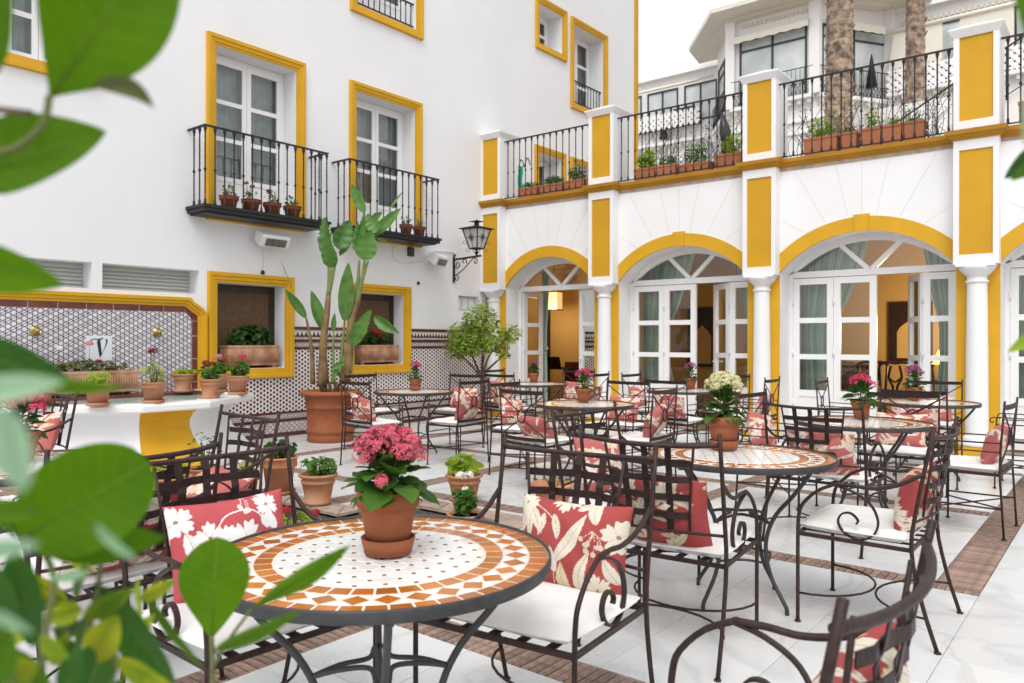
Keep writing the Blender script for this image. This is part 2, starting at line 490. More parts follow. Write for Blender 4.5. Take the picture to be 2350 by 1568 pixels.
M['sofa'] = mat('dark floral upholstery', (0.09, 0.045, 0.04), 0.85, col2=(0.22, 0.13, 0.10), vscale=22)
M['lampshade'] = None

def glass():
    m = bpy.data.materials.new('window glass')
    m.use_nodes = True; nt = m.node_tree
    nt.nodes.clear()
    out = nt.nodes.new('ShaderNodeOutputMaterial')
    t = nt.nodes.new('ShaderNodeBsdfTransparent'); t.inputs[0].default_value = (0.93, 0.96, 0.95, 1)
    g = nt.nodes.new('ShaderNodeBsdfGlossy'); g.inputs['Roughness'].default_value = 0.02
    fr = nt.nodes.new('ShaderNodeFresnel'); fr.inputs[0].default_value = 1.55
    ad = nt.nodes.new('ShaderNodeMath'); ad.operation = 'MULTIPLY_ADD'
    ad.inputs[1].default_value = 1.1; ad.inputs[2].default_value = 0.05
    mx = nt.nodes.new('ShaderNodeMixShader')
    nt.links.new(fr.outputs[0], ad.inputs[0]); nt.links.new(ad.outputs[0], mx.inputs[0])
    nt.links.new(t.outputs[0], mx.inputs[1]); nt.links.new(g.outputs[0], mx.inputs[2])
    nt.links.new(mx.outputs[0], out.inputs[0])
    return m
M['glass'] = glass()
def stripes():
    m = bpy.data.materials.new('green striped curtain')
    nt, b = nodes_of(m)
    at_ = nt.nodes.new('ShaderNodeAttribute'); at_.attribute_name = 'stripe'
    u = X(nt, at_.outputs['Fac'])
    f = (u * 9.0).frac()
    k = (f < 0.36).max(((f - 0.7).abs() < 0.06))
    mx = nt.nodes.new('ShaderNodeMix'); mx.data_type = 'RGBA'
    nt.links.new(k.k, mx.inputs['Factor'])
    mx.inputs[6].default_value = (0.52, 0.68, 0.63, 1); mx.inputs[7].default_value = (0.34, 0.50, 0.45, 1)
    nt.links.new(mx.outputs[2], b.inputs['Base Color'])
    b.inputs['Roughness'].default_value = 0.75
    return m
M['curtaing'] = stripes()
def emit(name, col, st):
    m = bpy.data.materials.new(name); nt, b = nodes_of(m)
    b.inputs['Base Color'].default_value = col
    b.inputs['Emission Color'].default_value = col; b.inputs['Emission Strength'].default_value = st
    return m
M['lampshade'] = emit('lit yellow lamp shade', (1.0, 0.55, 0.08, 1), 1.6)
DARKT, LIGHTT = (0.045, 0.018, 0.022, 1), (0.74, 0.68, 0.66, 1)
M['az_fountain'] = pattern('fountain star tile', lambda y, z: kagome(y, z, 0.050, 0.07).max(kagome(y + 0.025, z + 0.01443, 0.100, 0.032)), (0.030, 0.024, 0.045, 1), (0.74, 0.70, 0.74, 1))
M['az_dado'] = pattern('dado star tile', lambda y, z: (kagome(y, z, 0.050, 0.17) * -1.0 + 1.0), DARKT, LIGHTT)
def tri(y, z0):
    pass
def crenel(y, z, z0=1.36, h=0.08):
    p = ((y / 0.068).frac() - 0.5).abs(); v = (z - z0) / h
    return (v < 0.16).max((p < 0.40) * (v < 0.34)).max((p < 0.26) * (v < 0.58)).max((p < 0.13) * (v < 0.76)).max((p < 0.05) * (v < 0.96))
M['az_crenel'] = pattern('stepped battlement border', crenel, DARKT, LIGHTT)
M['az_chain'] = pattern('chain border', lambda y, z: (((y / 0.034 + ((z - 1.32) / 0.04) * 0.5).frac() - 0.5).abs() * 2.0 + ((z - 1.34) / 0.02).abs() > 1.0), DARKT, LIGHTT)
def lace(z0, h):
    def f(y, z):
        v = (z - z0) / h - 0.5
        s1 = (y / 0.075 * 2 * PI).sin() * 0.30
        return ((v - s1).abs() < 0.085).max((v + s1).abs() < 0.085).max(v.abs() > 0.44)
    return f
M['az_lace1'] = pattern('interlaced border', lace(1.22, 0.06), DARKT, LIGHTT)
M['az_lace2'] = pattern('lower interlaced border', lace(0.24, 0.07), DARKT, LIGHTT)
def octs(y, z):
    a, b = ((y / 0.085).frac() - 0.5).abs(), ((z / 0.07).frac() - 0.5).abs()
    return ((a + b) > 0.42) * ((a + b) < 0.62) * (a.max(b) < 0.46) + ((a + b) > 0.9) + ((a + b) < 0.10)
M['az_oct'] = pattern('lower lattice tile', octs, DARKT, LIGHTT)
# ------------------------------------------------------------ ground and courtyard floor
gb = MB()
gb.face([(-200, -200, -0.30), (200, -200, -0.30), (200, 200, -0.30), (-200, 200, -0.30)])
struct('ground', gb, M['mortar'])
floor = struct('floor')
BX = [(-7.56, -7.33), (-5.16, -4.93), (-2.86, -2.69), (-0.83, -0.61)]      # brick bands running away from the camera
BY = [(0.20, 0.36), (2.41, 2.61), (4.57, 4.75), (6.72, 6.90), (8.95, 9.12)]                # and across
X0, X1, Y0, Y1 = -9.0, 4.2, -2.2, 16.0
basin = [(-5.62, 3.66), (-4.62, 3.66), (-4.62, 3.86), (-4.36, 4.26), (-3.55, 4.26), (-3.55, 2.95), (-5.62, 2.95)]
bed = MB()
def bed_rect(a, b, c, d):
    bed.face([(a, c, -0.022), (b, c, -0.022), (b, d, -0.022), (a, d, -0.022)])
bed_rect(X0, -5.62, Y0, Y1); bed_rect(-3.55, X1, Y0, Y1); bed_rect(-5.62, -3.55, Y0, 2.95); bed_rect(-5.62, -3.55, 4.26, Y1)
bed.face([(-5.62, 3.66, -0.022), (-4.62, 3.66, -0.022), (-4.62, 4.26, -0.022), (-5.62, 4.26, -0.022)])
bed.face([(-4.62, 3.86, -0.022), (-4.36, 4.26, -0.022), (-4.62, 4.26, -0.022)])
wpart('mortar_bed', bed, M['mortar'], floor)
# marble slabs: each cell between the brick bands is laid with slabs
def clip_hole(a, b, c, d):
    return not (b <= -5.88 or a >= -3.30 or d <= 2.72 or c >= 4.50)
ys = [Y0] + [q for p in BY for q in p] + [10.5]
cells = []
for i in range(4):
    xa, xb = ([X0] + [p[1] for p in BX])[i], BX[i][0]
    for j in range(0, len(ys), 2):
        cells.append((xa, BX[3][1] if i == 3 and ys[j] < 4.5 else xb, ys[j], ys[j+1]))
cells.append((BX[3][1], X1, Y0, 10.5))
slab_mesh = {}
for cx0, cx1, cy0, cy1 in cells:
    nx, ny = max(1, round((cx1-cx0) / 0.58)), max(1, round((cy1-cy0) / 0.58))
    dx, dy = (cx1-cx0) / nx, (cy1-cy0) / ny
    for a in range(nx):
        for b in range(ny):
            x0, y0 = cx0 + a*dx, cy0 + b*dy
            if clip_hole(x0 + .02, x0 + dx - .02, y0 + .02, y0 + dy - .02): continue
            key = (round(dx, 3), round(dy, 3))
            if key not in slab_mesh:
                mb = MB(); g = 0.0012
                mb.bbox(-dx/2+g, dx/2-g, -dy/2+g, dy/2-g, -0.02, 0, 0.0015)
                slab_mesh[key] = mb.data('marble_slab', M['marble'])
            link('marble_slab', slab_mesh[key], floor, (x0 + dx/2, y0 + dy/2, random.uniform(-.0006, .0006)))
# bricks
bm_ = MB(); bm_.bbox(-0.5, 0.5, -0.5, 0.5, -0.024, 0, 0.012)
BW = 0.042
bricks = []                       # (x, y, length along x, length along y)
def inside_hole(x, y): return -5.9 < x < -3.28 and 2.70 < y < 4.52
for (a, b) in BX:
    for k in range(int((Y1 - Y0) / BW)):
        y = Y0 + (k + .5) * BW
        if y > 10.4: break
        if a > -.9 and y < 4.59: continue
        bricks.append(((a+b)/2, y, b - a, BW))
for (a, b) in BY:
    for k in range(int((X1 - X0) / BW)):
        x = X0 + (k + .5) * BW
        if any(p - 0.01 < x < q + 0.01 for p, q in BX if p < -.9 or a > 4.6): continue
        if x > -.61 or (a < 4 and x > -.83): continue
        bricks.append((x, (a+b)/2, BW, b - a))
def vis(x, y):
    d = -x * SY + y * CY; r = x * CY + y * SY
    return d > 0.6 and abs(r / d) < 0.70 and EYE / d < 0.47
bricks = [q for q in bricks if not (-5.87 < q[0] < -4.8 and 2.71 < q[1] < 3.91)]
bricks.sort(key=lambda q: (0 if vis(q[0], q[1]) else 1, q[0]**2 + q[1]**2))
bme = {}
rest = MB()
for n, (x, y, lx, ly) in enumerate(bricks):
    j = random.uniform(-.002, .001)
    if n < 300:
        k = (round(lx, 3), round(ly, 3))
        if k not in bme:
            mb = MB(); mb.bbox(-lx/2+.003, lx/2-.003, -ly/2+.003, ly/2-.003, -0.022, 0.001, 0.004)
            bme[k] = mb.data('brick', M['brick'])
        link('brick', bme[k], floor, (x, y, j), (random.uniform(-.012, .012), random.uniform(-.012, .012), random.uniform(-.02, .02)))
    else:
        rest.box(x-lx/2+.003, x+lx/2-.003, y-ly/2+.003, y+ly/2-.003, -0.02, j)
ro = wpart('brick_paving', rest, M['brick'], floor); ro['kind'] = 'stuff'
# sunken basin with a brick coping in the middle of the court
pond = struct('sunken_basin')
pw = MB(); n = len(basin)
for i in range(n):
    (ax, ay), (bx_, by_) = basin[i], basin[(i+1) % n]
    pw.face([(ax, ay, -0.28), (bx_, by_, -0.28), (bx_, by_, -0.015), (ax, ay, -0.015)])
wpart('pebble_lining', pw, M['pebble'], pond)
pf = MB(); pf.face([(x, y, -0.27) for x, y in basin]); wpart('basin_bed', pf, M['coping'], pond)
CW = 0.24
outer = [(-5.86, 3.90), (-4.83, 3.90), (-4.83, 4.04), (-4.56, 4.48), (-3.31, 4.48), (-3.31, 2.72), (-5.86, 2.72)]
inner = [(x - (.012 if x < -5 else -.012 if x > -3.6 else 0), y) for x, y in basin]
for i in range(n):
    j = (i + 1) % n
    seg = (Vector(outer[j]) - Vector(outer[i])).length
    m = max(1, int(seg / 0.26))
    for k in range(m):
        t0, t1 = k / m + .004 / seg, (k + 1) / m - .004 / seg
        L = lambda P, t: (P[i][0] + (P[j][0]-P[i][0])*t, P[i][1] + (P[j][1]-P[i][1])*t)
        mb = MB(); mb.prism([L(inner, t0), L(inner, t1), L(outer, t1), L(outer, t0)][::1], -0.03, 0.006 + random.uniform(0, .004))
        wpart('coping_stone', mb, M['coping'], pond)
# marble strip left between the coping and the surrounding bands
ms = MB()
for a, b, c, d in ((-4.93, -3.31, 4.48, 4.57), (-4.93, -4.83, 3.9, 4.48), (-3.31, -2.86, 2.61, 4.57), (-4.93, -3.31, 2.61, 2.72), (-5.86, -5.16, 3.90, 4.57), (-5.86, -5.16, 2.61, 2.72)):
    if d > c: ms.box(a + .002, b - .002, c + .002, d - .002, -0.02, -0.001)
ms.prism([(-4.83, 4.042), (-4.562, 4.478), (-4.83, 4.478)], -0.02, -0.001)
wpart('marble_strip', ms, M['marble'], floor)
# slabs left of the basin that the hole test removed
for y0_ in (2.61, 3.10, 3.59, 4.08):
    mb = MB(); mb.bbox(-6.243, -5.865, y0_ + .001, y0_ + .489, -0.02, -0.0005, .0015); wpart('marble_slab', mb, M['marble'], floor)

# ------------------------------------------------------------ left building
WX = -9.0
def wallmap(u, v, h): return (WX + h, u, v)
lb = thing('hotel_building', 'tall white hotel wing with ochre window surrounds, balconies and tiled dado on the left', 'building', (WX, 6, 0))
holes = []   # (y0, y1, z0, z1, depth)
WIN = dict(
    win1=(5.20, 6.39, 2.95, 5.03, .30), win2=(7.45, 8.65, 2.95, 5.02, .30), top=(7.46, 8.67, 6.32, 8.4, .30),
    small=(11.98, 12.75, 7.12, 7.88, .38), tall=(13.18, 14.30, 6.24, 7.86, .38),
    terrA=(11.97, 12.72, 3.95, 4.98, .38), terrB=(13.17, 14.30, 3.95, 4.97, .38),
    far=(2.86, 3.62, 4.26, 5.30, .22), niche1=(5.22, 6.21, 0.94, 2.04, .24), niche2=(7.42, 8.41, 0.94, 2.03, .24),
    vent1=(3.83, 4.98, 1.88, 2.17, .30), vent2=(2.57, 3.72, 1.88, 2.17, .30), vent3=(9.69, 10.22, 1.83, 2.09, .12))
holes = list(WIN.values())
OPENING = (10.98, 15.70, 0.0, 3.40, 0)          # the ground floor room behind the arcade runs on under the wing
holes.append(OPENING)
yb = sorted(set([-3.0, 15.80] + [h[0] for h in holes] + [h[1] for h in holes]))
zb = sorted(set([0.0, 11.0] + [h[2] for h in holes] + [h[3] for h in holes]))
w = MB()
for i in range(len(yb)-1):
    run = None
    for j in range(len(zb)-1):
        ym, zm = (yb[i]+yb[i+1])/2, (zb[j]+zb[j+1])/2
        solid = not any(h[0] < ym < h[1] and h[2] < zm < h[3] for h in holes)
        if solid and run is None: run = zb[j]
        if run is not None and (not solid or j == len(zb)-2):
            top = zb[j+1] if solid else zb[j]
            w.face([(WX, yb[i], run), (WX, yb[i+1], run), (WX, yb[i+1], top), (WX, yb[i], top)]); run = None
for (y0, y1, z0, z1, d) in holes:
    if d == 0: continue
    xb = WX - d
    w.face([(WX, y0, z0), (xb, y0, z0), (xb, y1, z0), (WX, y1, z0)])
    w.face([(WX, y0, z1), (WX, y1, z1), (xb, y1, z1), (xb, y0, z1)])
    w.face([(WX, y0, z0), (WX, y0, z1), (xb, y0, z1), (xb, y0, z0)])
    w.face([(WX, y1, z0), (xb, y1, z0), (xb, y1, z1), (WX, y1, z1)])
w.face([(WX, 15.8, 0), (WX-6, 15.8, 0), (WX-6, 15.8, 11), (WX, 15.8, 11)])
w.face([(WX, -3, 0), (WX, -3, 11), (WX-6, -3, 11), (WX-6, -3, 0)])
w.face([(WX, -3, 11), (WX, 15.8, 11), (WX-6, 15.8, 11), (WX-6, -3, 11)])
w.face([(WX-6, -3, 0), (WX-6, -3, 11), (WX-6, 15.8, 11), (WX-6, 15.8, 0)])
wpart('wall', w, M['stucco'], lb)
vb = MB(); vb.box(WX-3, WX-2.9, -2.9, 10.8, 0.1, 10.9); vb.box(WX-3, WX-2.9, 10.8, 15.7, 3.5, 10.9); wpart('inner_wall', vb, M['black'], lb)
# ochre corner strip
q = MB(); q.box(WX, WX + .018, 15.64, 15.815, 0, 11); wpart('corner_strip', q, M['ochre'], lb)
FP = [(0, 0), (0, .018), (.030, .018), (.034, .034), (.075, .036), (.082, .052), (.125, .054), (.132, 0)]
def rect(y0, y1, z0, z1): return [(y0, z0), (y1, z0), (y1, z1), (y0, z1)]
for k in ('win1', 'win2', 'top', 'small', 'tall', 'terrA', 'terrB', 'far', 'niche1', 'niche2'):
    y0, y1, z0, z1, d = WIN[k]
    wpart('window_surround', sweep(rect(y0 - .004, y1 + .004, z0 - .004, z1 + .004), FP, wallmap), M['ochre'], lb)

def casement(name, y0, y1, z0, z1, xf, rows, leaves=2, panel=0.0, parent=lb, curt=True):
    """white framed window: frame, glass panes, sheer behind, all at depth xf"""
    fr = MB(); f = 0.055
    fr.box(xf - .05, xf, y0, y0 + f, z0, z1); fr.box(xf - .05, xf, y1 - f, y1, z0, z1)
    fr.box(xf - .05, xf, y0 + f, y1 - f, z1 - f, z1); fr.box(xf - .05, xf, y0 + f, y1 - f, z0, z0 + .03)
    root = wpart(name, fr, M['framewhite'], parent)
    wl = (y1 - y0 - 2 * f) / leaves
    for i in range(leaves):
        a, b = y0 + f + i * wl + .003, y0 + f + (i+1) * wl - .003
        lf = MB(); s = 0.062
        lf.box(xf - .035, xf + .012, a, a + s, z0 + .032, z1 - f - .003); lf.box(xf - .035, xf + .012, b - s, b, z0 + .032, z1 - f - .003)
        zt = z1 - f - .003; zbm = z0 + .032
        lf.box(xf - .035, xf + .012, a + s, b - s, zt - s, zt)
        zl = zbm + s + panel
        lf.box(xf - .035, xf + .012, a + s, b - s, zbm, zbm + s)
        if panel:
            lf.box(xf - .03, xf + .002, a + s, b - s, zbm + s, zl - s); lf.box(xf - .035, xf + .012, a + s, b - s, zl - s, zl)
        hgt = (zt - s - zl) / rows
        for r in range(1, rows):
            zz = zl + r * hgt
            lf.box(xf - .03, xf + .010, a + s, b - s, zz - .028, zz + .028)
        wpart('sash', lf, M['framewhite'], root)
        gl = MB()
        for r in range(rows):
            gl.face([(xf - .012, a + s, zl + r*hgt), (xf - .012, b - s, zl + r*hgt), (xf - .012, b - s, zl + (r+1)*hgt), (xf - .012, a + s, zl + (r+1)*hgt)])
        wpart('pane', gl, M['glass'], root)
    if curt:
        cb = MB()
        cb.grid(lambda u, v: (xf - .16 + .02 * math.sin(u * (y1-y0) * 52 + math.sin(u*9)), y0 + .02 + u * (y1 - y0 - .04), z0 + .04 + v * (z1 - z0 - .06)), 110, 1)
        wpart('curtain', cb, M['sheer'], root)
    return root
casement('balcony_window', 5.205, 6.385, 2.955, 5.025, WX - .27, 3, 2, .40)
casement('balcony_window', 7.455, 8.645, 2.955, 5.015, WX - .27, 3, 2, .40)
casement('window', 7.465, 8.665, 6.325, 8.395, WX - .27, 3, 2, .30)
casement('small_window', 11.985, 12.745, 7.125, 7.875, WX - .35, 2, 2)
casement('window', 13.185, 14.295, 6.245, 7.855, WX - .35, 3, 2)
casement('window', 11.975, 12.715, 3.955, 4.975, WX - .35, 1, 2)
casement('window', 13.175, 14.295, 3.955, 4.965, WX - .35, 1, 2)
casement('window', 2.865, 3.615, 4.265, 5.295, WX - .19, 2, 2)
# low guard rails set inside the two upper windows
for (a, b, z, h) in ((7.46, 8.67, 6.32, .42), (13.18, 14.30, 6.24, .50)):
    g = MB(); xg = WX - .06
    g.box(xg - .012, xg + .012, a, b, z + h - .012, z + h + .012); g.box(xg - .01, xg + .01, a, b, z + .05, z + .07)
    k = int((b - a) / .105)
    for i in range(k):
        y = a + (i + .5) * (b - a) / k
        g.tube([(xg, y, z + .06), (xg, y, z + h)], .009, 6); g.lathe([(.009, -.02), (.018, 0), (.009, .02)], 6, M=Matrix.Translation((xg, y, z + h - .04)))
    wpart('window_guard', g, M['iron'], lb)
# louvred vents
for (a, b, z0, z1) in ((3.83, 4.98, 1.88, 2.17), (2.57, 3.72, 1.88, 2.17)):
    bk = MB(); bk.box(WX - .31, WX - .295, a, b, z0, z1); vr = wpart('vent', bk, M['louvre'], lb)
    for i in range(6):
        sl = MB(); z = z0 + .02 + i * (z1 - z0 - .02) / 6
        sl.mesh([(WX-.235, a+.005, z-.012), (WX-.235, b-.005, z-.012), (WX-.285, b-.005, z+.045), (WX-.285, a+.005, z+.045),
                 (WX-.225, a+.005, z-.006), (WX-.225, b-.005, z-.006), (WX-.275, b-.005, z+.051), (WX-.275, a+.005, z+.051)],
                [(0,1,2,3),(7,6,5,4),(0,4,5,1),(1,5,6,2),(2,6,7,3),(3,7,4,0)])
        wpart('slat', sl, M['louvre'], vr)
bk = MB(); bk.box(WX - .13, WX - .115, 9.69, 10.22, 1.83, 2.09); vr = wpart('meter_box', bk, M['louvre'], lb)
gb2 = MB()
for i in range(3): gb2.box(WX - .115, WX - .09, 9.72 + i*.165, 9.85 + i*.165, 1.86, 2.05)
wpart('grille', gb2, M['heater'], vr)
# lattice backs of the two niches
for (a, b, z0, z1) in ((5.22, 6.21, .94, 2.04), (7.42, 8.41, .94, 2.03)):
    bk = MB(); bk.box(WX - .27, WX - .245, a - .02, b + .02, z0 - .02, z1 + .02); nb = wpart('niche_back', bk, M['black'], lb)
    fr = MB(); x = WX - .235
    fr.box(x - .01, x + .012, a, b, z1 - .10, z1); fr.box(x - .01, x + .012, b - .09, b, z0, z1 - .10); fr.box(x - .01, x + .012, a, a + .03, z0, z1 - .10)
    wpart('niche_frame', fr, M['wooddark'], nb)
    lt = MB(); st = 0.030
    a2, b2, zt = a + .03, b - .09, z1 - .10
    for sgn in (1, -1):
        c = -2.5
        while c < 2.5:
            # line z - z0 = sgn * (y - a2) + c
            ps = []
            for yy in (a2, b2):
                zz = z0 + sgn * (yy - a2) + c
                if z0 <= zz <= zt: ps.append((yy, zz))
            for zz in (z0, zt):
                yy = a2 + sgn * (zz - z0 - c)
                if a2 < yy < b2: ps.append((yy, zz))
            if len(ps) >= 2:
                ps = sorted(ps)[:: max(1, len(ps) - 1)][:2]
                xx = x + (.004 if sgn > 0 else -.003)
                lt.strap([(xx, ps[0][0], ps[0][1]), (xx, ps[1][0], ps[1][1])], (0, 1, -sgn), .013, .005)
            c += st * 1.41
    o = wpart('lattice', lt, M['lattice'], nb); o['kind'] = 'stuff'
# fountain panel: ochre moulding, red tiles, star tiles, plaque, spouts
path = [(2.64, .70), (2.64, 1.60), (2.66, 1.62), (2.755, 1.685), (2.79, 1.72), (4.80, 1.72), (4.835, 1.685), (4.94, 1.62), (4.955, 1.60), (4.955, .70)]
FP2 = [(0, 0), (0, .02), (.028, .02), (.032, .038), (.065, .040), (.070, .058), (.105, .06), (.112, 0)]
wpart('panel_moulding', sweep(path, FP2, wallmap, closed=False, side=-1), M['ochre'], lb)
def redt(poly):
    c = MB(); n_ = len(poly)
    c.mesh([(WX, y, z) for y, z in poly] + [(WX + .011, y, z) for y, z in poly], [tuple(range(n_, 2*n_))] + [(i, (i+1) % n_, n_ + (i+1) % n_, n_ + i) for i in range(n_)])
    wpart('red_tile', c, M['redtile'], lb)
yt = [2.79 + .29 * k for k in range(7)] + [4.80]
for i in range(7): redt(rect(yt[i] + .006, yt[i+1] - .006, 1.650, 1.717))
zt_ = [.70, .80, 1.08, 1.36, 1.545]
for i in range(4):
    redt(rect(4.890, 4.952, zt_[i] + .006, zt_[i+1] - .006)); redt(rect(2.643, 2.707, zt_[i] + .003, zt_[i+1] - .003))
for s_ in (1, -1):
    mir = lambda p: [(3.7975 + s_ * (y - 3.7975), z) for y, z in p]
    for poly in ([(4.803, 1.717), (4.803, 1.648), (4.835, 1.62), (4.835, 1.68)], [(4.838, 1.678), (4.838, 1.617), (4.868, 1.585), (4.90, 1.64)], [(4.903, 1.638), (4.871, 1.582), (4.887, 1.548), (4.952, 1.548), (4.952, 1.61)]):
        redt(mir(poly) if s_ == 1 else mir(poly)[::-1])
tp = MB()
pl = [(2.71, .70), (4.885, .70), (4.885, 1.545), (4.80, 1.645), (2.795, 1.645), (2.71, 1.545)]
tp.face([(WX + .008, y, z) for y, z in pl])
wpart('star_tiles', tp, M['az_fountain'], lb)
pq = MB(); pq.box(WX + .009, WX + .016, 3.655, 3.93, 1.075, 1.355); plaque = wpart('monogram_plaque', pq, M['tilewhite'], lb)
mg = MB()   # the V monogram: thick left stroke, thin right stroke with a curl, serif at the top left
def ink(poly): mg.face([(WX + .0185, y, z) for y, z in poly])
sx = lambda x: 3.655 + (x - 580) / 172 * .275
sz = lambda y: 1.355 - (y - 755) / 175 * .28
def P_(*p): return [(sx(a), sz(b)) for a, b in p]
ink(P_((655, 782), (690, 768), (692, 776), (672, 786), (681, 870), (684, 880), (668, 905), (660, 860), (650, 800))[::-1])
ink(P_((668, 905), (684, 880), (704, 830), (712, 800), (706, 776), (722, 784), (718, 812), (700, 850), (672, 908))[::-1])
for a, b in zip([(610, 820), (606, 800), (612, 785), (630, 778)], [(606, 800), (612, 785), (630, 778), (662, 780)]):
    dx_, dy_ = b[0]-a[0], b[1]-a[1]; l_ = math.hypot(dx_, dy_); nx_, ny_ = -dy_/l_*3, dx_/l_*3
    ink(P_((a[0]-nx_, a[1]-ny_), (b[0]-nx_, b[1]-ny_), (b[0]+nx_, b[1]+ny_), (a[0]+nx_, a[1]+ny_))[::-1])
wpart('monogram', mg, M['ink'], plaque)
for y in (3.15, 4.45):
    sp = MB(); Mx = Matrix.Translation((WX + .008, y, 1.40)) @ Matrix.Rotation(PI/2, 4, 'Y')
    sp.lathe([(.055, 0), (.055, .008), (.045, .014), (.036, .03), (.030, .05), (.018, .065), (.016, .09)], 16, M=Mx)
    sp.tube(spline([(WX + .09, y, 1.40), (WX + .13, y, 1.40), (WX + .155, y, 1.385), (WX + .16, y, 1.36)], 4), .014, 8)
    wpart('water_spout', sp, M['brass'], lb)
# tiled dado right of the basin, band by band, broken by the niche surrounds
def dado(name, z0, z1, m, h=.006, below=True):
    segs = [(5.07, 10.30)]
    if z1 > .82:
        segs = [(6.352, 7.288), (8.552, 10.30)]
    for a, b in segs:
        d = MB(); d.box(WX, WX + h, a, b, z0 + .0008, z1 - .0008); wpart(name, d, m, lb)
dado('base_tile', 0.0, .055, M['browntile'], .012)
dado('tile_band', .055, .20, M['az_oct']); dado('border_tile', .20, .24, M['browntile'], .009)
dado('tile_band', .24, .31, M['az_lace2']); dado('border_tile', .31, .34, M['browntile'], .009)
for a, b, z0, z1 in ((5.07, 10.30, .34, .80), (6.352, 7.288, .80, 1.18), (8.552, 10.30, .80, 1.18)):
    d = MB(); d.box(WX, WX + .006, a, b, z0, z1); wpart('star_tiles', d, M['az_dado'], lb)
dado('border_tile', 1.18, 1.22, M['browntile'], .009); dado('tile_band', 1.22, 1.28, M['az_lace1'])
dado('border_tile', 1.28, 1.32, M['browntile'], .009); dado('tile_band', 1.32, 1.36, M['az_chain'])
dado('tile_band', 1.36, 1.455, M['az_crenel']); dado('cap_tile', 1.455, 1.50, M['browntile'], .018)

# balconies: things of their own
def baluster_mesh(h, r=.0085):
    mb = MB(); n, prof = 6, []
    for z, q in ((0, 1.6), (.012, 2.2), (.03, 1.5), (.05, 1.9), (.065, 1.0)): prof.append((r*q, z))
    prof += [(r, h*.42), (r*1.2, h*.42 + .01), (r*2.3, h*.42 + .028), (r*1.2, h*.42 + .046), (r, h*.42 + .056)]
    prof += [(r, h - .08), (r*1.4, h - .07), (r*1.4, h - .055), (r*2.4, h - .03), (r*2.4, h - .01), (r*1.3, h)]
    mb.lathe(prof, n)
    # a slack twist along the shaft
    Mt = [(.0045 * math.cos(k*1.1), .0045 * math.sin(k*1.1), h*.52 + k * (h*.36) / 22) for k in range(23)]
    mb.tube(Mt, r*.75, 5)
    return mb
bal_me = baluster_mesh(.93).data('baluster', M['iron'])
def balcony(y0, y1, label):
    t = thing('balcony', label, 'balcony', (WX, (y0+y1)/2, 2.78), 0, 'iron balconies on the left wall')
    sl = MB(); xo = WX + .42
    sl.box(WX + .001, xo + .02, y0, y1, 2.90, 2.935); sl.box(WX + .001, xo, y0 + .02, y1 - .02, 2.855, 2.90); sl.box(WX + .001, xo - .05, y0 + .06, y1 - .06, 2.835, 2.855)
    wpart('slab', sl, M['iron'], t)
    xr = WX + .385; a, b = y0 + .04, y1 - .04
    hr = MB(); hr.box(xr - .02, xr + .02, a - .02, b + .02, 3.868, 3.886); hr.box(WX, xr - .02, a - .02, a + .02, 3.868, 3.886); hr.box(WX, xr - .02, b - .02, b + .02, 3.868, 3.886)
    wpart('handrail', hr, M['iron'], t)
    n_ = 15
    for i in range(n_):
        link('baluster', bal_me, t).location = Vector((xr, a + (b - a) * i / (n_ - 1), 2.936)) - Vector(t.location)
    for y in (a, b):
        for x in (WX + .13, WX + .26):
            link('baluster', bal_me, t).location = Vector((x, y, 2.936)) - Vector(t.location)
balcony(4.80, 6.66, 'black iron balcony with four geranium pots, left one of the two')
balcony(6.98, 8.83, 'black iron balcony behind the tall strelitzia, nearer the arcade')
# infrared heaters under the balconies
def heater(y, z, label, yaw):
    t = thing('patio_heater', label, 'heater', (WX, y, z), 0, 'wall heaters under the balconies')
    Mr = Matrix.Translation((.19, 0, 0)) @ Matrix.Rotation(yaw, 4, 'Z') @ Matrix.Rotation(math.radians(28), 4, 'Y')
    b = MB(); pr = [(-.09, .055), (-.02, .085), (.07, .075), (.085, .05), (.085, -.075), (.07, -.09), (-.06, -.07), (-.09, -.03)]
    v = [(x, s_ * .21, q) for s_ in (-1, 1) for x, q in pr]; k = len(pr)
    b.mesh(v, [tuple(range(k)), tuple(range(2*k-1, k-1, -1))] + [(i, k+i, k+(i+1) % k, (i+1) % k) for i in range(k)], M=Mr)
    bo = part('housing', b, M['heater'], t)
    r = MB(); r.box(.086, .090, -.15, .15, -.065, .035, M=Mr); part('reflector', r, M['reflector'], bo)
    g = MB()
    for i in range(5): g.tube([(.10, -.15, -.06 + i*.022), (.10, .15, -.06 + i*.022)], .0035, 5, M=Mr)
    for i in range(4): g.tube([(.103, -.15 + i*.1, -.066), (.103, -.15 + i*.1, .035)], .003, 5, M=Mr)
    part('guard', g, M['tableiron'], bo)
    a = MB(); a.box(0.001, .12, -.025, .025, -.02, .02); a.box(.001, .012, -.06, .06, -.07, .07); part('bracket', a, M['heater'], t)
    return t
heater(5.90, 2.64, 'white infrared heater on the wall below the left balcony', 0.0)
heater(9.00, 2.64, 'white infrared heater on the wall beside the lantern bracket', 0.35)
for (y, z, l) in ((5.87, 2.21, 'small black cable eye on the wall above the left niche'), (8.73, 2.24, 'small black cable eye on the wall between niche and lantern')):
    k = MB(); k.lathe([(.004, 0), (.028, .006), (.028, .018), (.012, .03)], 12, M=Matrix.Translation((WX, y, z)) @ Matrix.Rotation(PI/2, 4, 'Y'))
    if y < 7: k.tube([(WX + .006, y, z + .02), (WX + .006, y + .01, z + .13), (WX + .006, y, z + .30)], .0012, 4)
    solo('cable_eye', k, M['iron'], l, 'cable eye', 'cable eyes on the left wall')
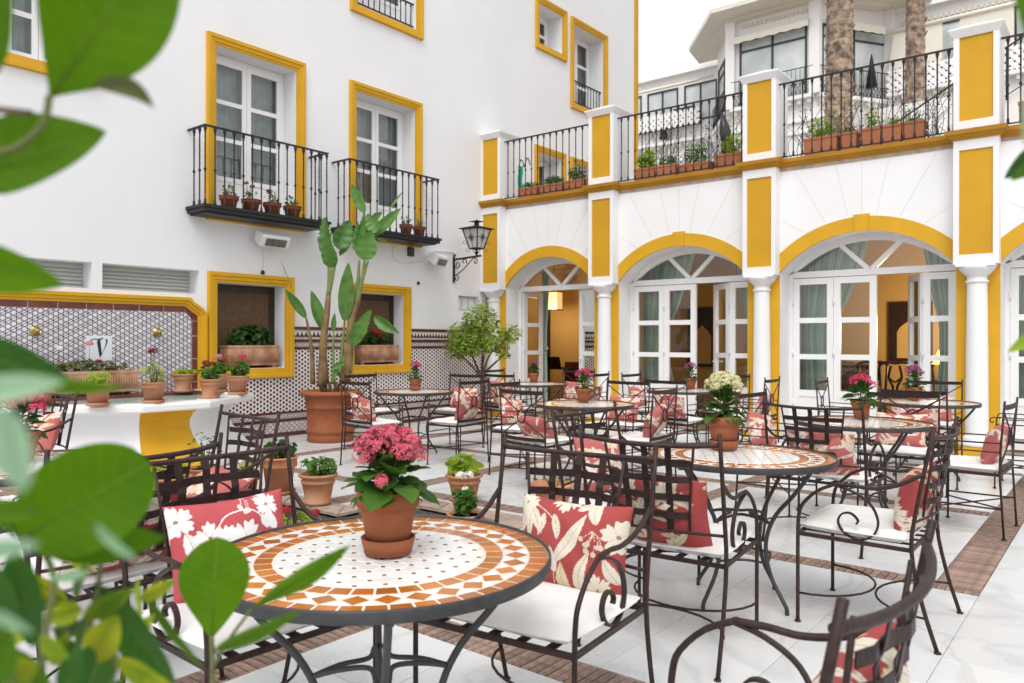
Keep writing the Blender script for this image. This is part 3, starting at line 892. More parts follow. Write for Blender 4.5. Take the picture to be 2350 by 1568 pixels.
# wiring loop and junction box near the second heater
k = MB(); k.tube(spline([(WX+.012, 8.80, 2.60), (WX+.012, 8.55, 2.55), (WX+.012, 8.25, 2.56), (WX+.012, 8.17, 2.70), (WX+.012, 8.25, 2.78)], 6), .008, 6)
k.tube([(WX+.012, 9.1, 2.80), (WX+.012, 9.5, 2.82), (WX+.012, 9.62, 2.76)], .008, 6)
cb_ = solo('heater_cable', k, M['heater'], 'white cable loop on the wall beside the second heater', 'cable')
k = MB(); k.box(WX + .001, WX + .05, 8.49, 8.60, 2.66, 2.80)
solo('junction_box', k, M['tableiron'], 'small grey junction box on the wall below the second balcony', 'junction box')

# wall lantern on a scrolled bracket
ln = thing('wall_lantern', 'black wrought iron lantern on a scrolled wall bracket beside the arcade', 'lantern', (WX, 9.56, 2.5))
T0 = Matrix.Translation((0, 0, 0))
b = MB(); b.box(0.001, .03, -.015, .015, -.20, .24); b.strap([(.03, 0, .19), (.63, 0, .215)], (0, 1, 0), .03, .03)
def curl(cx, cz, r0, r1, a0, a1, k=18):
    return [(cx + (r0 + (r1-r0)*i/k) * math.cos(a0 + (a1-a0)*i/k), 0, cz + (r0 + (r1-r0)*i/k) * math.sin(a0 + (a1-a0)*i/k)) for i in range(k+1)]
b.tube([(.04, 0, -.08), (.10, 0, -.06), (.22, 0, .0), (.46, 0, .19)], .010, 6)
for c in (curl(.10, .10, .07, .02, PI*.9, PI*3.4), curl(.25, .14, .06, .015, -.6, 4.8), curl(.50, .13, .055, .015, 1.9, -4.2), curl(.075, -.13, .055, .015, 1.4, -4.4), curl(.03, .25, .03, .01, 0, 4)):
    b.tube(c, .009, 6)
part('bracket', b, M['iron'], ln)
cage = MB(); cx_, zb0, zt0 = .53, .34, .66; rb, rt = .12, .235
for k in range(4):
    a1, a2 = PI/4 + k*PI/2, PI/4 + (k+1)*PI/2
    B1, B2 = (cx_ + rb*math.cos(a1), rb*math.sin(a1), zb0), (cx_ + rb*math.cos(a2), rb*math.sin(a2), zb0)
    T1, T2 = (cx_ + rt*math.cos(a1), rt*math.sin(a1), zt0), (cx_ + rt*math.cos(a2), rt*math.sin(a2), zt0)
    cage.tube([B1, T1], .011, 6); cage.tube([B1, B2], .011, 6); cage.tube([T1, T2], .011, 6)
    mid = lambda A, B_, t: tuple(Vector(A) * (1-t) + Vector(B_) * t)
    o_ = Vector((math.cos((a1+a2)/2), math.sin((a1+a2)/2), 0)) * .008
    cage.tube([Vector(mid(B1, B2, .5)) + o_, Vector(mid(T1, T2, .5)) + o_], .004, 5)
    cage.tube([Vector(mid(B1, T1, .55)) + o_, Vector(mid(B2, T2, .55)) + o_], .004, 5)
    cm = (Vector(mid(B1, T1, .55)) + Vector(mid(B2, T2, .55))) / 2 + o_
    tg = (Vector(T2) - Vector(T1)).normalized(); upv = (Vector(mid(T1, T2, .5)) - Vector(mid(B1, B2, .5))).normalized()
    for j in range(6):
        an = j * PI / 3
        cc = cm + tg * .032 * math.cos(an) + upv * .042 * math.sin(an)
        cage.tube([cc + tg * .018 * math.cos(q*PI/4) + upv * .018 * math.sin(q*PI/4) for q in range(9)], .0035, 4)
    for sg in (0, 1):   # outer scrolls under the corners
        d = Vector((math.cos(a1), math.sin(a1), 0))
        base = Vector(B1) if sg == 0 else Vector(mid(B1, T1, .4))
        cage.tube([base + d * (.028 + .028 * math.sin(q*.5)) + Vector((0, 0, -.028 + .028 * math.cos(q*.5))) for q in range(11)], .004, 5)
cage.tube([(cx_, 0, .21), (cx_, 0, zb0)], .018, 8); cage.lathe([(.02, 0), (.035, .02), (.02, .04)], 10, M=Matrix.Translation((cx_, 0, .25)))
for sg in (1, -1): cage.tube([(cx_ + sg*.09, 0, zb0 - .01), (cx_ + sg*.02, 0, .255)], .005, 5)
rf = [(.30, zt0), (.30, zt0 + .014), (.06, zt0 + .06), (.04, zt0 + .065), (.04, zt0 + .12), (.13, zt0 + .125), (.13, zt0 + .132), (.02, zt0 + .135), (.012, zt0 + .16)]
rm = MB(); rm.lathe(rf, 4, smooth=False, M=Matrix.Translation((cx_, 0, 0)) @ Matrix.Rotation(PI/4, 4, 'Z'))
part('frame', cage, M['iron'], ln); part('roof', rm, M['iron'], ln)
gl_ = MB()
for k in range(4):
    a1, a2 = PI/4 + k*PI/2, PI/4 + (k+1)*PI/2
    gl_.face([(cx_ + (r-.012)*math.cos(a), (r-.012)*math.sin(a), z) for r, a, z in ((rb, a1, zb0), (rb, a2, zb0), (rt, a2, zt0), (rt, a1, zt0))])
part('pane', gl_, M['milk'], ln)
# ------------------------------------------------------------ arcade with terrace above
YP, YWALL, YDOOR = 10.283, 10.45, 10.86       # pilaster face, wall face, door plane
PC = [-8.80, -6.51, -3.97, -1.41, 1.15]
PW = 0.46
ar = thing('arcade_building', 'white arcade of four arches with ochre pilasters and a terrace on its roof', 'building', (-4, YWALL, 0))
ZS, RISE, TOPZ = 2.24, 0.49, 3.665
def arch(xa, xb, extra=0.0):
    c, hw = (xa + xb) / 2, (xb - xa) / 2
    R = (hw*hw + RISE*RISE) / (2*RISE); zc = ZS + RISE - R
    return lambda x: zc + math.sqrt(max(0, (R + extra)**2 - (x - c)**2))
bays = [(PC[i] + PW/2, PC[i+1] - PW/2) for i in range(4)] + [(PC[4] + PW/2, 3.25)]
ND = 28
for bi, (xa, xb) in enumerate(bays):
    f0, f1 = arch(xa, xb), arch(xa, xb, .18)
    xs_ = [xa + (xb - xa) * (0.5 - 0.5 * math.cos(PI * k / ND)) for k in range(ND + 1)]
    sp, so, rg = MB(), MB(), MB()
    for k in range(ND):
        a, b = xs_[k], xs_[k+1]
        sp.face([(a, YWALL, f0(a)), (b, YWALL, f0(b)), (b, YWALL, TOPZ), (a, YWALL, TOPZ)])
        so.face([(a, YWALL, f0(a)), (a, YDOOR + .1, f0(a)), (b, YDOOR + .1, f0(b)), (b, YWALL, f0(b))], True)
        ia, ib, oa, ob = f0(a) - .003, f0(b) - .003, f1(a), f1(b)
        y = YWALL - .014
        rg.face([(a, y, ia), (b, y, ib), (b, y, ob), (a, y, oa)])
        rg.face([(a, y, oa), (b, y, ob), (b, YWALL, ob), (a, YWALL, oa)]); rg.face([(a, YWALL + .02, ia), (b, YWALL + .02, ib), (b, y, ib), (a, y, ia)])
    # incised radial lines of the painted voussoirs, as fine grooves proud by a hair
    wpart('spandrel', sp, M['stucco2'], ar); wpart('soffit', so, M['stucco2'], ar)
    wpart('arch_band', rg, M['ochre'], ar)
    c = (xa + xb) / 2; zc = f0(c)
    ks = MB(); y = YWALL - .03
    ks.mesh([(c-.075, y, zc-.012), (c+.075, y, zc-.012), (c+.095, y, zc+.205), (c-.095, y, zc+.205), (c-.075, YWALL, zc-.012), (c+.075, YWALL, zc-.012), (c+.095, YWALL, zc+.205), (c-.095, YWALL, zc+.205)],
            [(0,1,2,3),(0,4,5,1),(1,5,6,2),(2,6,7,3),(3,7,4,0)])
    if bi: wpart('keystone', ks, M['ochre'], ar)
    gr = MB()
    for dx, dz in ((-.62, 1.0), (-.24, 1.0), (.0, 1.0), (.24, 1.0), (.62, 1.0), (-1.0, .55), (1.0, .55)):
        ang = math.atan2(dz, dx * 0.9)
        p0 = (c + dx * .72, 0); zz0 = f1(max(xa, min(xb, p0[0]))) + .03 if dx else zc + .24
        L_ = min(.9, (3.60 - zz0) / max(.2, math.sin(ang))) if abs(dx) < .9 else .33
        x0_, x1_ = p0[0], p0[0] + math.cos(ang) * L_
        x1_ = max(xa + .02, min(xb - .02, x1_))
        gr.strap([(x0_, YWALL - .0005, zz0), (x1_, YWALL - .0005, zz0 + math.sin(ang) * L_)], (1, 0, 0), .0055, .004)
    wpart('scored_line', gr, M['louvre'], ar)
ZP = (2.21, 2.325, 3.545, 3.66)                # lower pilaster: bottom, panel, top
for pi_, xc in enumerate(PC):
    x0, x1 = xc - PW/2, xc + PW/2
    p = MB(); fr = .06
    def framed(z0, zp0, zp1, z1, ydepth):
        a, b = x0 + fr, x1 - fr
        p.box(x0, a, YP, ydepth, z0, z1); p.box(b, x1, YP, ydepth, z0, z1)
        p.box(a, b, YP, ydepth, z0, zp0); p.box(a, b, YP, ydepth, zp1, z1)
        pn = MB(); pn.box(a, b, YP + .018, ydepth - .001, zp0, zp1); return pn
    pn = framed(ZP[0], ZP[1], ZP[2], ZP[3] + .10, YWALL + .02)
    root = wpart('pilaster', p, M['stucco2'], ar)
    wpart('panel', pn, M['ochre2'], root)
    # pier standing on the terrace
    p = MB(); pn = framed(3.775, 3.885, 4.872, 4.93, YP + .46)
    fl_ = sweep([(x0, YP), (x1, YP), (x1, YP + .46), (x0, YP + .46)], [(0, 4.86), (.012, 4.88), (.05, 4.945), (.05, 4.962), (0, 4.962)], lambda u, v, h: (u, v, h), mb=MB())
    root = wpart('terrace_pier', p, M['stucco2'], ar)
    wpart('panel', pn, M['ochre2'], root)
    fl_.mesh([(x0-.05, YP-.05, 4.962), (x1+.05, YP-.05, 4.962), (x1+.05, YP+.51, 4.962), (x0-.05, YP+.51, 4.962), (xc, YP+.23, 5.075)], [(0,1,4),(1,2,4),(2,3,4),(3,0,4)])
    wpart('cap', fl_, M['stucco2'], root)
    # ochre pier behind the column, column, plinth
    b = MB(); b.box(x0, x1, YWALL + .02, YDOOR + .1, 0, ZS); wpart('pier', b, M['stucco2'], ar)
    b = MB(); b.box(x0 + .004, x1 - .004, YWALL + .012, YWALL + .0205, 0.02, ZP[0]); wpart('pier_face', b, M['ochre'], ar)
    col = thing('column', ['white column at the far left corner, behind the small tree', 'white column between the first and second arches from the left', 'white column between the second and third arches from the left', 'white column standing right of the third arch', 'white column hidden past the right edge'][pi_], 'column', (xc, YWALL - .045, 0), 0, 'white columns of the arcade')
    s_ = MB(); s_.lathe([(.118, .20), (.118, .5), (.114, 1.2), (.103, 2.0)], 32, cap=False); part('shaft', s_, M['stucco2'], col)
    s_ = MB(); s_.lathe([(.103, 1.99), (.118, 2.0), (.122, 2.012), (.118, 2.024), (.104, 2.03), (.104, 2.075), (.118, 2.08), (.124, 2.092), (.150, 2.115), (.175, 2.145), (.190, 2.170), (.192, 2.185)], 32)
    s_.bbox(-.2, .2, -.16, .2, 2.183, 2.2095, .003); part('capital', s_, M['stucco2'], col)
    s_ = MB(); s_.lathe([(.165, .085), (.185, .10), (.190, .12), (.182, .14), (.150, .15), (.145, .165), (.150, .18), (.142, .195), (.118, .21)], 32); part('base', s_, M['stucco2'], col)
    s_ = MB(); s_.box(-.205, .205, -.205, .06, 0.001, .09); part('plinth', s_, M['ochre'], col)
# cornice breaking forward round the pilasters
pth = []
for xc in PC:
    x0, x1 = xc - PW/2, xc + PW/2
    pth += [(x0, YWALL), (x0, YP), (x1, YP), (x1, YWALL)]
pth = pth[1:] + [(3.3, YWALL)]
CP = [(0.0, 3.660), (.016, 3.664), (.020, 3.684), (.038, 3.692), (.050, 3.716), (.072, 3.724), (.080, 3.772), (.0, 3.778)]
wpart('cornice', sweep(pth, CP, lambda u, v, h: (u, v, h), closed=False), M['ochredark'], ar)
b = MB(); b.box(-9.0, 3.3, YWALL - .01, 17.5, 3.62, 3.765); wpart('terrace_slab', b, M['coping'], ar)
# rooms behind the arches
RB = 15.6
b = MB()
b.face([(-12, RB, 0), (3.3, RB, 0), (3.3, RB, 3.4), (-12, RB, 3.4)][::-1])
for x in (-12.0, -7.75, 3.3):
    if x == -7.75:
        b.box(x - .06, x + .06, YDOOR + 1.9, RB, 0, 3.4); continue
    b.box(x - .06, x + .06, YDOOR + .1, RB, 0, 3.4)
wpart('room_wall', b, M['roomochre'], ar)
b = MB(); b.face([(-12, YDOOR, 3.40), (3.3, YDOOR, 3.40), (3.3, RB, 3.40), (-12, RB, 3.40)][::-1]); wpart('room_ceiling', b, M['roomceil'], ar)
b = MB(); b.face([(-12, YDOOR - .35, .008), (3.3, YDOOR - .35, .008), (3.3, RB, .008), (-12, RB, .008)]); wpart('room_floor', b, M['roomfloor'], ar)
b = MB(); b.face([(-9.0, YDOOR + .11, 0), (-12, YDOOR + .11, 0), (-12, YDOOR + .11, 3.4), (-9.0, YDOOR + .11, 3.4)]); wpart('room_wall', b, M['roomochre'], ar)
# wall above the arches inside and the front skin above the piers (keeps daylight out of the roof void)
b = MB()
for (xa, xb) in bays:
    f0 = arch(xa, xb)
    for k in range(12):
        a_, b_ = xa + (xb-xa)*k/12, xa + (xb-xa)*(k+1)/12
        b.face([(a_, YDOOR + .1, f0(a_)), (a_, YDOOR + .1, 3.6), (b_, YDOOR + .1, 3.6), (b_, YDOOR + .1, f0(b_))])
for xc in PC: b.box(xc - PW/2, xc + PW/2, YWALL + .021, YDOOR + .099, ZS + .001, 3.6)
wpart('inner_lintel', b, M['roomceil'], ar)
# inner arch and picture niches seen through the doors
ib = MB()
ib.face([(-12, 14.6, 0), (3.3, 14.6, 0), (3.3, 14.6, 3.4), (-12, 14.6, 3.4)])
wpart('room_wall', ib, M['roomochre'], ar)
ib = MB()
for cx_, hw in ((-1.2, .7),):     # shallow blind arches standing proud of the wall
    pa = [(cx_ - hw, 0), (cx_ - hw, 1.9)] + [(cx_ - hw * math.cos(PI*k/16), 1.9 + .42 * math.sin(PI*k/16)) for k in range(1, 16)] + [(cx_ + hw, 1.9), (cx_ + hw, 0)]
    sweep(pa, [(0, 0), (0, .07), (.14, .07), (.14, 0)], lambda u, v, h: (u, 14.6 - h, v), closed=False, mb=ib, side=-1)
wpart('blind_arch', ib, M['roomochre'], ar)

# glazed doors in the arches: each set is one thing
def leaf_door(root, hinge, length, ang, z0=.03, z1=2.18, handle=False, side=1):
    """one door leaf starting at hinge (x, y) running along angle ang"""
    Mr = Matrix.Translation((hinge[0], hinge[1], 0)) @ Matrix.Rotation(ang, 4, 'Z')
    t, s_ = .05, .085
    f = MB(); L_ = length
    f.box(0, s_, -t/2, t/2, z0, z1, Mr); f.box(L_ - s_, L_, -t/2, t/2, z0, z1, Mr)
    f.box(s_, L_ - s_, -t/2, t/2, z1 - .085, z1, Mr); f.box(s_, L_ - s_, -t/2, t/2, z0, z0 + .12, Mr)
    for z in (.64, 1.10, 1.60):
        f.box(s_, L_ - s_, -t/2, t/2, z - (.09 if z == .64 else .036), z + .036 - (.036 if z == .64 else 0), Mr)
    f.box(s_, L_ - s_, -t/2 + .012, t/2 - .012, z0 + .12, .55, Mr)
    lf = wpart('door_leaf', f, M['framewhite'], root)
    g = MB()
    for a, b_ in ((.64, 1.064), (1.136, 1.564), (1.636, z1 - .085)):
        g.mesh([(s_, 0, a), (L_ - s_, 0, a), (L_ - s_, 0, b_), (s_, 0, b_)], [(0,1,2,3)], M=Mr)
    wpart('pane', g, M['glass'], lf)
    if handle:
        h = MB(); hx = L_ - .045 if side > 0 else .045
        for sg in (-1, 1):
            h.tube([(hx, sg*.025, 1.0), (hx, sg*.06, 1.0), (hx - side*.10, sg*.06, 1.0)], .010, 6, M=Mr)
            h.box(hx - .014, hx + .014, sg*.025 - .003, sg*.025 + .003, .88, 1.08, Mr)
        wpart('handle', h, M['heater'], lf)
    h = MB()
    for z in (.45, 1.15, 1.85): h.tube([(0, -t/2 - .008, z - .05), (0, -t/2 - .008, z + .05)], .012, 6, M=Mr)
    wpart('hinge', h, M['heater'], lf)
def door_set(bi, label, kind):
    xa, xb = bays[bi]
    t = thing('glazed_doors', label, 'doors', ((xa+xb)/2, YDOOR, 0), 0, 'glazed doors under the arches')
    fr = MB(); y0, y1 = YDOOR - .03, YDOOR + .05
    fr.box(xa, xa + .05, y0, y1, .02, 2.19); fr.box(xb - .05, xb, y0, y1, .02, 2.19); fr.box(xa, xb, y0, y1, 2.19, 2.275)
    f0 = arch(xa, xb); c = (xa + xb) / 2
    k_ = 24; xs_ = [xa + (xb-xa) * k / k_ for k in range(k_+1)]
    for k in range(k_):
        a, b_ = xs_[k], xs_[k+1]
        za, zb_ = max(2.275, f0(a)-.085), max(2.275, f0(b_)-.085)
        fr.face([(a, y0, za), (b_, y0, zb_), (b_, y0, f0(b_)), (a, y0, f0(a))]); fr.face([(a, y0, za), (a, y1, za), (b_, y1, zb_), (b_, y0, zb_)])
    for sg in (-1, 1):
        zt_ = f0(c + sg*.37) - .04
        fr.strap([(c, YDOOR + .01, 2.25), (c + sg*.40, YDOOR + .01, zt_)], (1, 0, 0), .06, .07)
    wpart('fanlight_frame', fr, M['framewhite'], t)
    g = MB()
    for k in range(k_):
        a, b_ = xs_[k], xs_[k+1]
        g.face([(a, YDOOR + .012, 2.27), (b_, YDOOR + .012, 2.27), (b_, YDOOR + .012, max(2.271, f0(b_)-.05)), (a, YDOOR + .012, max(2.271, f0(a)-.05))])
    wpart('fanlight_pane', g, M['glass'], t)
    a, b_ = xa + .052, xb - .052; L_ = (b_ - a) / 4 - .003
    if kind == 'double':       # one pair closed, third leaf swung into the room, fourth closed
        W1, W4 = (b_ - a) * .27, (b_ - a) * .185
        leaf_door(t, (a, YDOOR), W1, 0); leaf_door(t, (a + W1 + .004, YDOOR), W1, 0)
        leaf_door(t, (b_ - W4, YDOOR), W4, 0)
        leaf_door(t, (b_ - W4 - .012, YDOOR + .01), L_, PI - math.radians(40 if bi == 1 else 62), handle=True)
    elif kind == 'wide':       # both middle leaves open
        leaf_door(t, (a, YDOOR + .02), .47, math.radians(80)); leaf_door(t, (b_, YDOOR), .55, PI - math.radians(9), handle=True)
    else:
        for i in range(4): leaf_door(t, (a + i*(L_ + .004), YDOOR), L_, 0)
door_set(0, 'white glazed doors standing open under the first arch, behind the small tree', 'wide')
door_set(1, 'white glazed doors with one leaf open under the middle arch', 'double')
door_set(2, 'white glazed doors with one leaf open under the large right arch', 'double')
door_set(3, 'white glazed doors under the arch cut by the right edge', 'closed')

# terrace railings
tb_me = baluster_mesh(.985, .0085).data('baluster', M['iron'])
def railing(xa, xb, label, n_):
    y = YP + .13
    t = thing('terrace_railing', label, 'railing', ((xa+xb)/2, y, 3.78), 0, 'iron railings on the terrace edge')
    b = MB(); b.box(xa, xb, y - .018, y + .018, 4.79, 4.806); wpart('handrail', b, M['iron'], t)
    b = MB(); b.box(xa, xb, y - .012, y + .012, 3.800, 3.812); wpart('bottom_rail', b, M['iron'], t)
    for i in range(n_):
        link('baluster', tb_me, t).location = (xa + (xb - xa) * (i + .6) / (n_ + .2) - (xa+xb)/2, 0, .025)
lab = ['black iron terrace railing above the first arch from the left', 'black iron terrace railing above the middle arch', 'black iron terrace railing above the large right arch, before the palms', 'black iron terrace railing right of the last ochre pier']
for i in range(4): railing(PC[i] + PW/2 - .005, PC[i+1] - PW/2 + .005, lab[i], [14, 17, 17, 17][i])

# ------------------------------------------------------------ inside the rooms
def curtain(x0, x1, ztop, zt, side, y, label, tie=True):
    """striped curtain hanging from x0..x1, gathered at height zt towards side"""
    mb = MB(); NU, NV = 40, 26; at_ = []
    xg = x0 + .06 if side < 0 else x1 - .06
    def fn(u, v):
        z = .02 + v * (ztop - .02)
        if z > zt: k = ((z - zt) / (ztop - zt)) ** .5
        else: k = .36 + .30 * ((zt - z) / zt) ** .6 if z < zt else 0
        k = max(.46, k)
        xx = x0 + u * (x1 - x0)
        return (xg + (xx - xg) * k, y + .03 * math.sin(u * 38) * (1.2 - .5*k) + .01 * math.sin(u*91), z)
    mb.grid(fn, NU, NV)
    me = mb.data('curtain', M['curtaing'])
    a = me.attributes.new('stripe', 'FLOAT', 'POINT')
    a.data.foreach_set('value', [i / NU for j in range(NV+1) for i in range(NU+1)])
    o = link('curtain', me); o['label'] = label; o['category'] = 'curtain'; o['group'] = 'striped green curtains behind the doors'
    b = MB(); b.strap([(xg - .12, y - .04, zt - .05), (xg, y - .045, zt), (xg + .12, y - .04, zt + .02)], (0, 0, 1), .05, .01)
    part('tieback', b, M['curtaing'], o)
for bi, nm in ((0, 'first arch'), (1, 'middle arch'), (2, 'large right arch'), (3, 'arch cut by the right edge')):
    xa, xb = bays[bi]; c = (xa + xb) / 2
    if bi: curtain(xa + .03, c - .02, 2.95, 1.16, -1, YDOOR + .30, 'striped green curtain tied back on the left inside the ' + nm)
    else: curtain(xa + .02, xa + .20, 2.6, 1.16, -1, YDOOR + .62, 'striped green curtain tied back on the left inside the ' + nm)
    if bi == 0: curtain(xb - .42, xb - .03, 2.95, 1.16, 1, YDOOR + .62, 'striped green curtain tied back on the right inside the ' + nm)
    else: curtain(c + (.08 if bi == 3 else .52), xb - .03, 2.95, 1.16, 1, YDOOR + .30, 'striped green curtain tied back on the right inside the ' + nm)
def picture(x0, x1, z0, z1, y, label, arch_=True):
    t = thing('mirror', label, 'mirror', ((x0+x1)/2, y, z0))
    b = MB(); b.box(x0, x1, y - .05, y, z0, z1); wpart('frame', b, M['wooddark'], t)
    p = MB(); w_ = x1 - x0; k = [( x0 + .2*w_, z0 + .06), (x1 - .2*w_, z0 + .06), (x1 - .2*w_, z0 + .5*(z1-z0)), (x1 - .27*w_, z0 + .58*(z1-z0)), (x1 - .36*w_, z0 + .63*(z1-z0)), ((x0+x1)/2, z0 + .70*(z1-z0)), (x0 + .36*w_, z0 + .63*(z1-z0)), (x0 + .27*w_, z0 + .58*(z1-z0)), (x0 + .2*w_, z0 + .5*(z1-z0))]
    p.face([(x, y - .054, z) for x, z in k]); wpart('mirror_glass', p, M['roomochre'], t)  # wall ochre on the glass paints in the room's reflection
picture(-7.10, -6.45, .80, 2.00, 14.58, 'dark wooden mirror on the ochre wall inside the middle arch')
picture(-3.30, -2.62, .97, 1.99, 14.58, 'dark wooden mirror on the ochre wall inside the large right arch')
def dining_chair(x, y, rz, label):
    t = thing('dining_chair', label, 'chair', (x, y, 0.008), rz, 'carved dining chairs inside the right room')
    b = MB()
    for s_ in (-1, 1):
        b.tube([(s_*.2, 0, 0), (s_*.2, 0, .45), (s_*.215, -.06, .95)], .02, 6); b.tube([(s_*.22, .42, 0), (s_*.22, .42, .45)], .02, 6)
    b.tube(spline([(-.235, -.06, .94), (-.12, -.065, .985), (0, -.065, .97), (.12, -.065, .985), (.235, -.06, .94)], 4), .022, 6)
    part('frame', b, M['wooddark'], t)
    b = MB()
    for s_ in (-1, 1): b.tube(spline([(s_*.05, -.01, .48), (s_*.03, -.03, .60), (s_*.09, -.045, .75), (s_*.06, -.06, .93)], 5), .018, 6)
    b.tube(spline([(-.09, -.045, .75), (0, -.04, .68), (.09, -.045, .75)], 4), .015, 6); part('splat', b, M['wooddark'], t)
    b = MB(); b.bbox(-.24, .24, 0, .45, .43, .49, .02); part('seat', b, M['sofa'], t)
dining_chair(-2.86, 13.0, .3, 'dark carved dining chair in the open doorway of the right arch, left one'); dining_chair(-2.50, 13.15, -.5, 'dark carved dining chair in the open doorway of the right arch, right one')
dining_chair(-3.22, 13.1, .5, 'dark carved dining chair mostly hidden by the right arch door post')
t = thing('sofa', 'dark floral sofa seen through the left panes of the right arch', 'sofa', (-3.85, 12.6, .008), .15)
b = MB(); b.bbox(-.75, .75, -.35, .35, .12, .46, .05); part('seat', b, M['sofa'], t)
b = MB(); b.grid(lambda u, v: (-.75 + 1.5*u, .36 - .12*math.sin(PI*min(1, v)), .42 + v * (.50 + .09*math.sin(PI*u))), 16, 8); b.grid(lambda u, v: (.75 - 1.5*u, .40, .42 + v*(.50 + .09*math.sin(PI*(1-u)))), 16, 8); part('back', b, M['sofa'], t)
for s_ in (-1, 1):
    b = MB(); b.tube([(s_*.76, -.36, .55), (s_*.76, .36, .58)], .09, 10); b.bbox(s_*.76 - .07, s_*.76 + .07, -.33, .33, .12, .52, .02); part('armrest', b, M['sofa'], t)
t = thing('table_lamp', 'lit yellow table lamp behind the right leaf of the right arch', 'lamp', (-2.30, 13.7, .008))
b = MB(); b.lathe([(.25, .66), (.25, .70)], 20); b.tube([(0, 0, 0), (0, 0, .66)], .03, 8); part('side_table', b, M['wooddark'], t)
b = MB(); b.lathe([(.07, .70), (.03, .74), (.06, .82), (.02, .95)], 14); part('base', b, M['brass'], t)
b = MB(); b.lathe([(.17, .95), (.09, 1.17)], 20, cap=False); part('shade', b, M['lampshade'], t)
t = thing('wall_lamp', 'lit square lamp hanging high inside the first arch', 'lamp', (-10.1, 14.0, 2.0))
b = MB(); b.box(-.17, .17, -.1, .1, 0.02, .40); part('shade', b, emit('warm lamp paper', (1.0, .60, .26, 1), .55), t)
b = MB(); b.box(-.19, .19, -.12, .12, 0, .02); b.box(-.19, .19, -.12, .12, .40, .42); b.tube([(0, 0, .42), (0, 0, 1.38)], .008, 6); part('frame', b, M['wooddark'], t)
t = thing('desk', 'small dark desk with open laptop inside the first arch', 'desk', (-9.6, 13.6, .008))
b = MB(); b.box(-.75, .35, -.3, .3, .70, .73); part('top', b, M['wooddark'], t)
for s_ in (-.7, .3):
    b = MB(); b.tube([(s_, -.25, .70), (s_ + .1, .1, 0)], .02, 6); b.tube([(s_, .25, .70), (s_ + .1, -.1, 0)], .02, 6); part('leg', b, M['wooddark'], t)
t = thing('laptop', 'open black laptop on the desk inside the first arch', 'laptop', (-9.62, 13.5, .740))
b = MB(); b.box(-.17, .17, -.12, .12, 0, .015); part('keyboard', b, M['ink'], t)
b = MB(); b.box(-.17, .17, 0, .01, 0, .23, Matrix.Translation((0, -.12, .015)) @ Matrix.Rotation(.3, 4, 'X')); part('screen', b, M['ink'], t)
for x, z0, z1, w_, l_ in ((-10.75, .02, 2.1, .30, 'tall dark doorway panel at the left inside the first arch'), (-9.25, .85, 2.08, .42, 'dark wooden screen at the right inside the first arch')):
    b = MB(); b.box(x - w_/2, x + w_/2, 14.50, 14.56, z0, z1); solo('wooden_panel', b, M['wooddark'], l_, 'panel')
t = thing('cabinet', 'low brown cabinet inside the first arch beside the open leaf', 'cabinet', (-9.35, 14.0, .008))
b = MB(); b.box(-.3, .3, -.2, .2, 0, .85); part('body', b, M['redtile'], t)
b = MB(); b.box(-.28, -.01, -.215, -.2, .06, .80); b.box(.01, .28, -.215, -.2, .06, .80); part('door', b, M['redtile'], t)
# room lamps: the photograph shows the rooms lit warm
for x, y, z, e in ((-2.25, 13.2, 1.45, 62), (-10.1, 13.5, 1.95, 30)):
    l_ = bpy.data.lights.new('room_lamp', 'POINT'); l_.energy = e; l_.color = (1.0, .74, .44); l_.shadow_soft_size = .25
    o = bpy.data.objects.new('room_lamp', l_); C.objects.link(o); o.location = (x, y, z)
# ------------------------------------------------------------ fountain basin against the left wall
fo = thing('fountain_basin', 'white ogee fountain basin with an ochre front panel against the tiled wall', 'fountain', (WX, 3.79, 0))
PL = [(-9.0, 5.08), (-7.95, 5.08), (-7.24, 4.13), (-7.24, 3.45), (-7.95, 2.50), (-9.0, 2.50)]
PROF = [(.015, 0.0), (0, .06), (-.05, .13), (-.13, .24), (-.21, .34), (-.25, .43), (-.25, .50), (-.20, .575), (-.15, .605), (-.02, .615), (.0, .63), (.0, .675), (-.02, .70), (-.19, .70), (-.20, .69), (-.20, .655)]
def ring_pts(o):
    n_ = len(PL); out = []
    for i, p in enumerate(PL):
        P = Vector(p)
        ns = []
        if i > 0: d = (P - Vector(PL[i-1])).normalized(); ns.append(Vector((-d.y, d.x)))
        if i < n_-1: d = (Vector(PL[i+1]) - P).normalized(); ns.append(Vector((-d.y, d.x)))
        m = sum(ns, Vector((0, 0))).normalized(); k = o / max(.3, m.dot(ns[0]))
        q = P + m * k
        if i in (0, n_-1): q.x = -9.0 + .001
        out.append(q)
    return out
def orient():
    c = Vector((-8.3, 3.79)); r0 = ring_pts(.1)[2] - c; r1 = ring_pts(0)[2] - c
    return 1 if r0.length > r1.length else -1
SG = orient()
rings = [(ring_pts(o * SG), z) for o, z in PROF]
body, body2, panel, rim = MB(), MB(), MB(), MB()
for k in range(len(rings) - 1):
    (a, za), (b_, zb_) = rings[k], rings[k+1]
    for i in range(len(PL) - 1):
        fc = [(a[i].x, a[i].y, za), (b_[i].x, b_[i].y, zb_), (b_[i+1].x, b_[i+1].y, zb_), (a[i+1].x, a[i+1].y, za)]
        tgt = rim if k >= 8 else (panel if i == 2 else body if i < 2 else body2)
        tgt.face(fc, False)
wpart('body', body, M['stucco2'], fo); wpart('body', body2, M['stucco2'], fo); wpart('front_panel', panel, M['ochre'], fo); wpart('rim', rim, M['framewhite'], fo)
wt = MB(); wt.face([(p.x, p.y, .66) for p in rings[-1][0]]); wpart('glazed_bowl', wt, M['glazegreen'], fo)
lg = MB(); lg.box(-8.999, -8.73, 2.72, 4.87, .60, .699); wpart('back_ledge', lg, M['redtile'], fo)

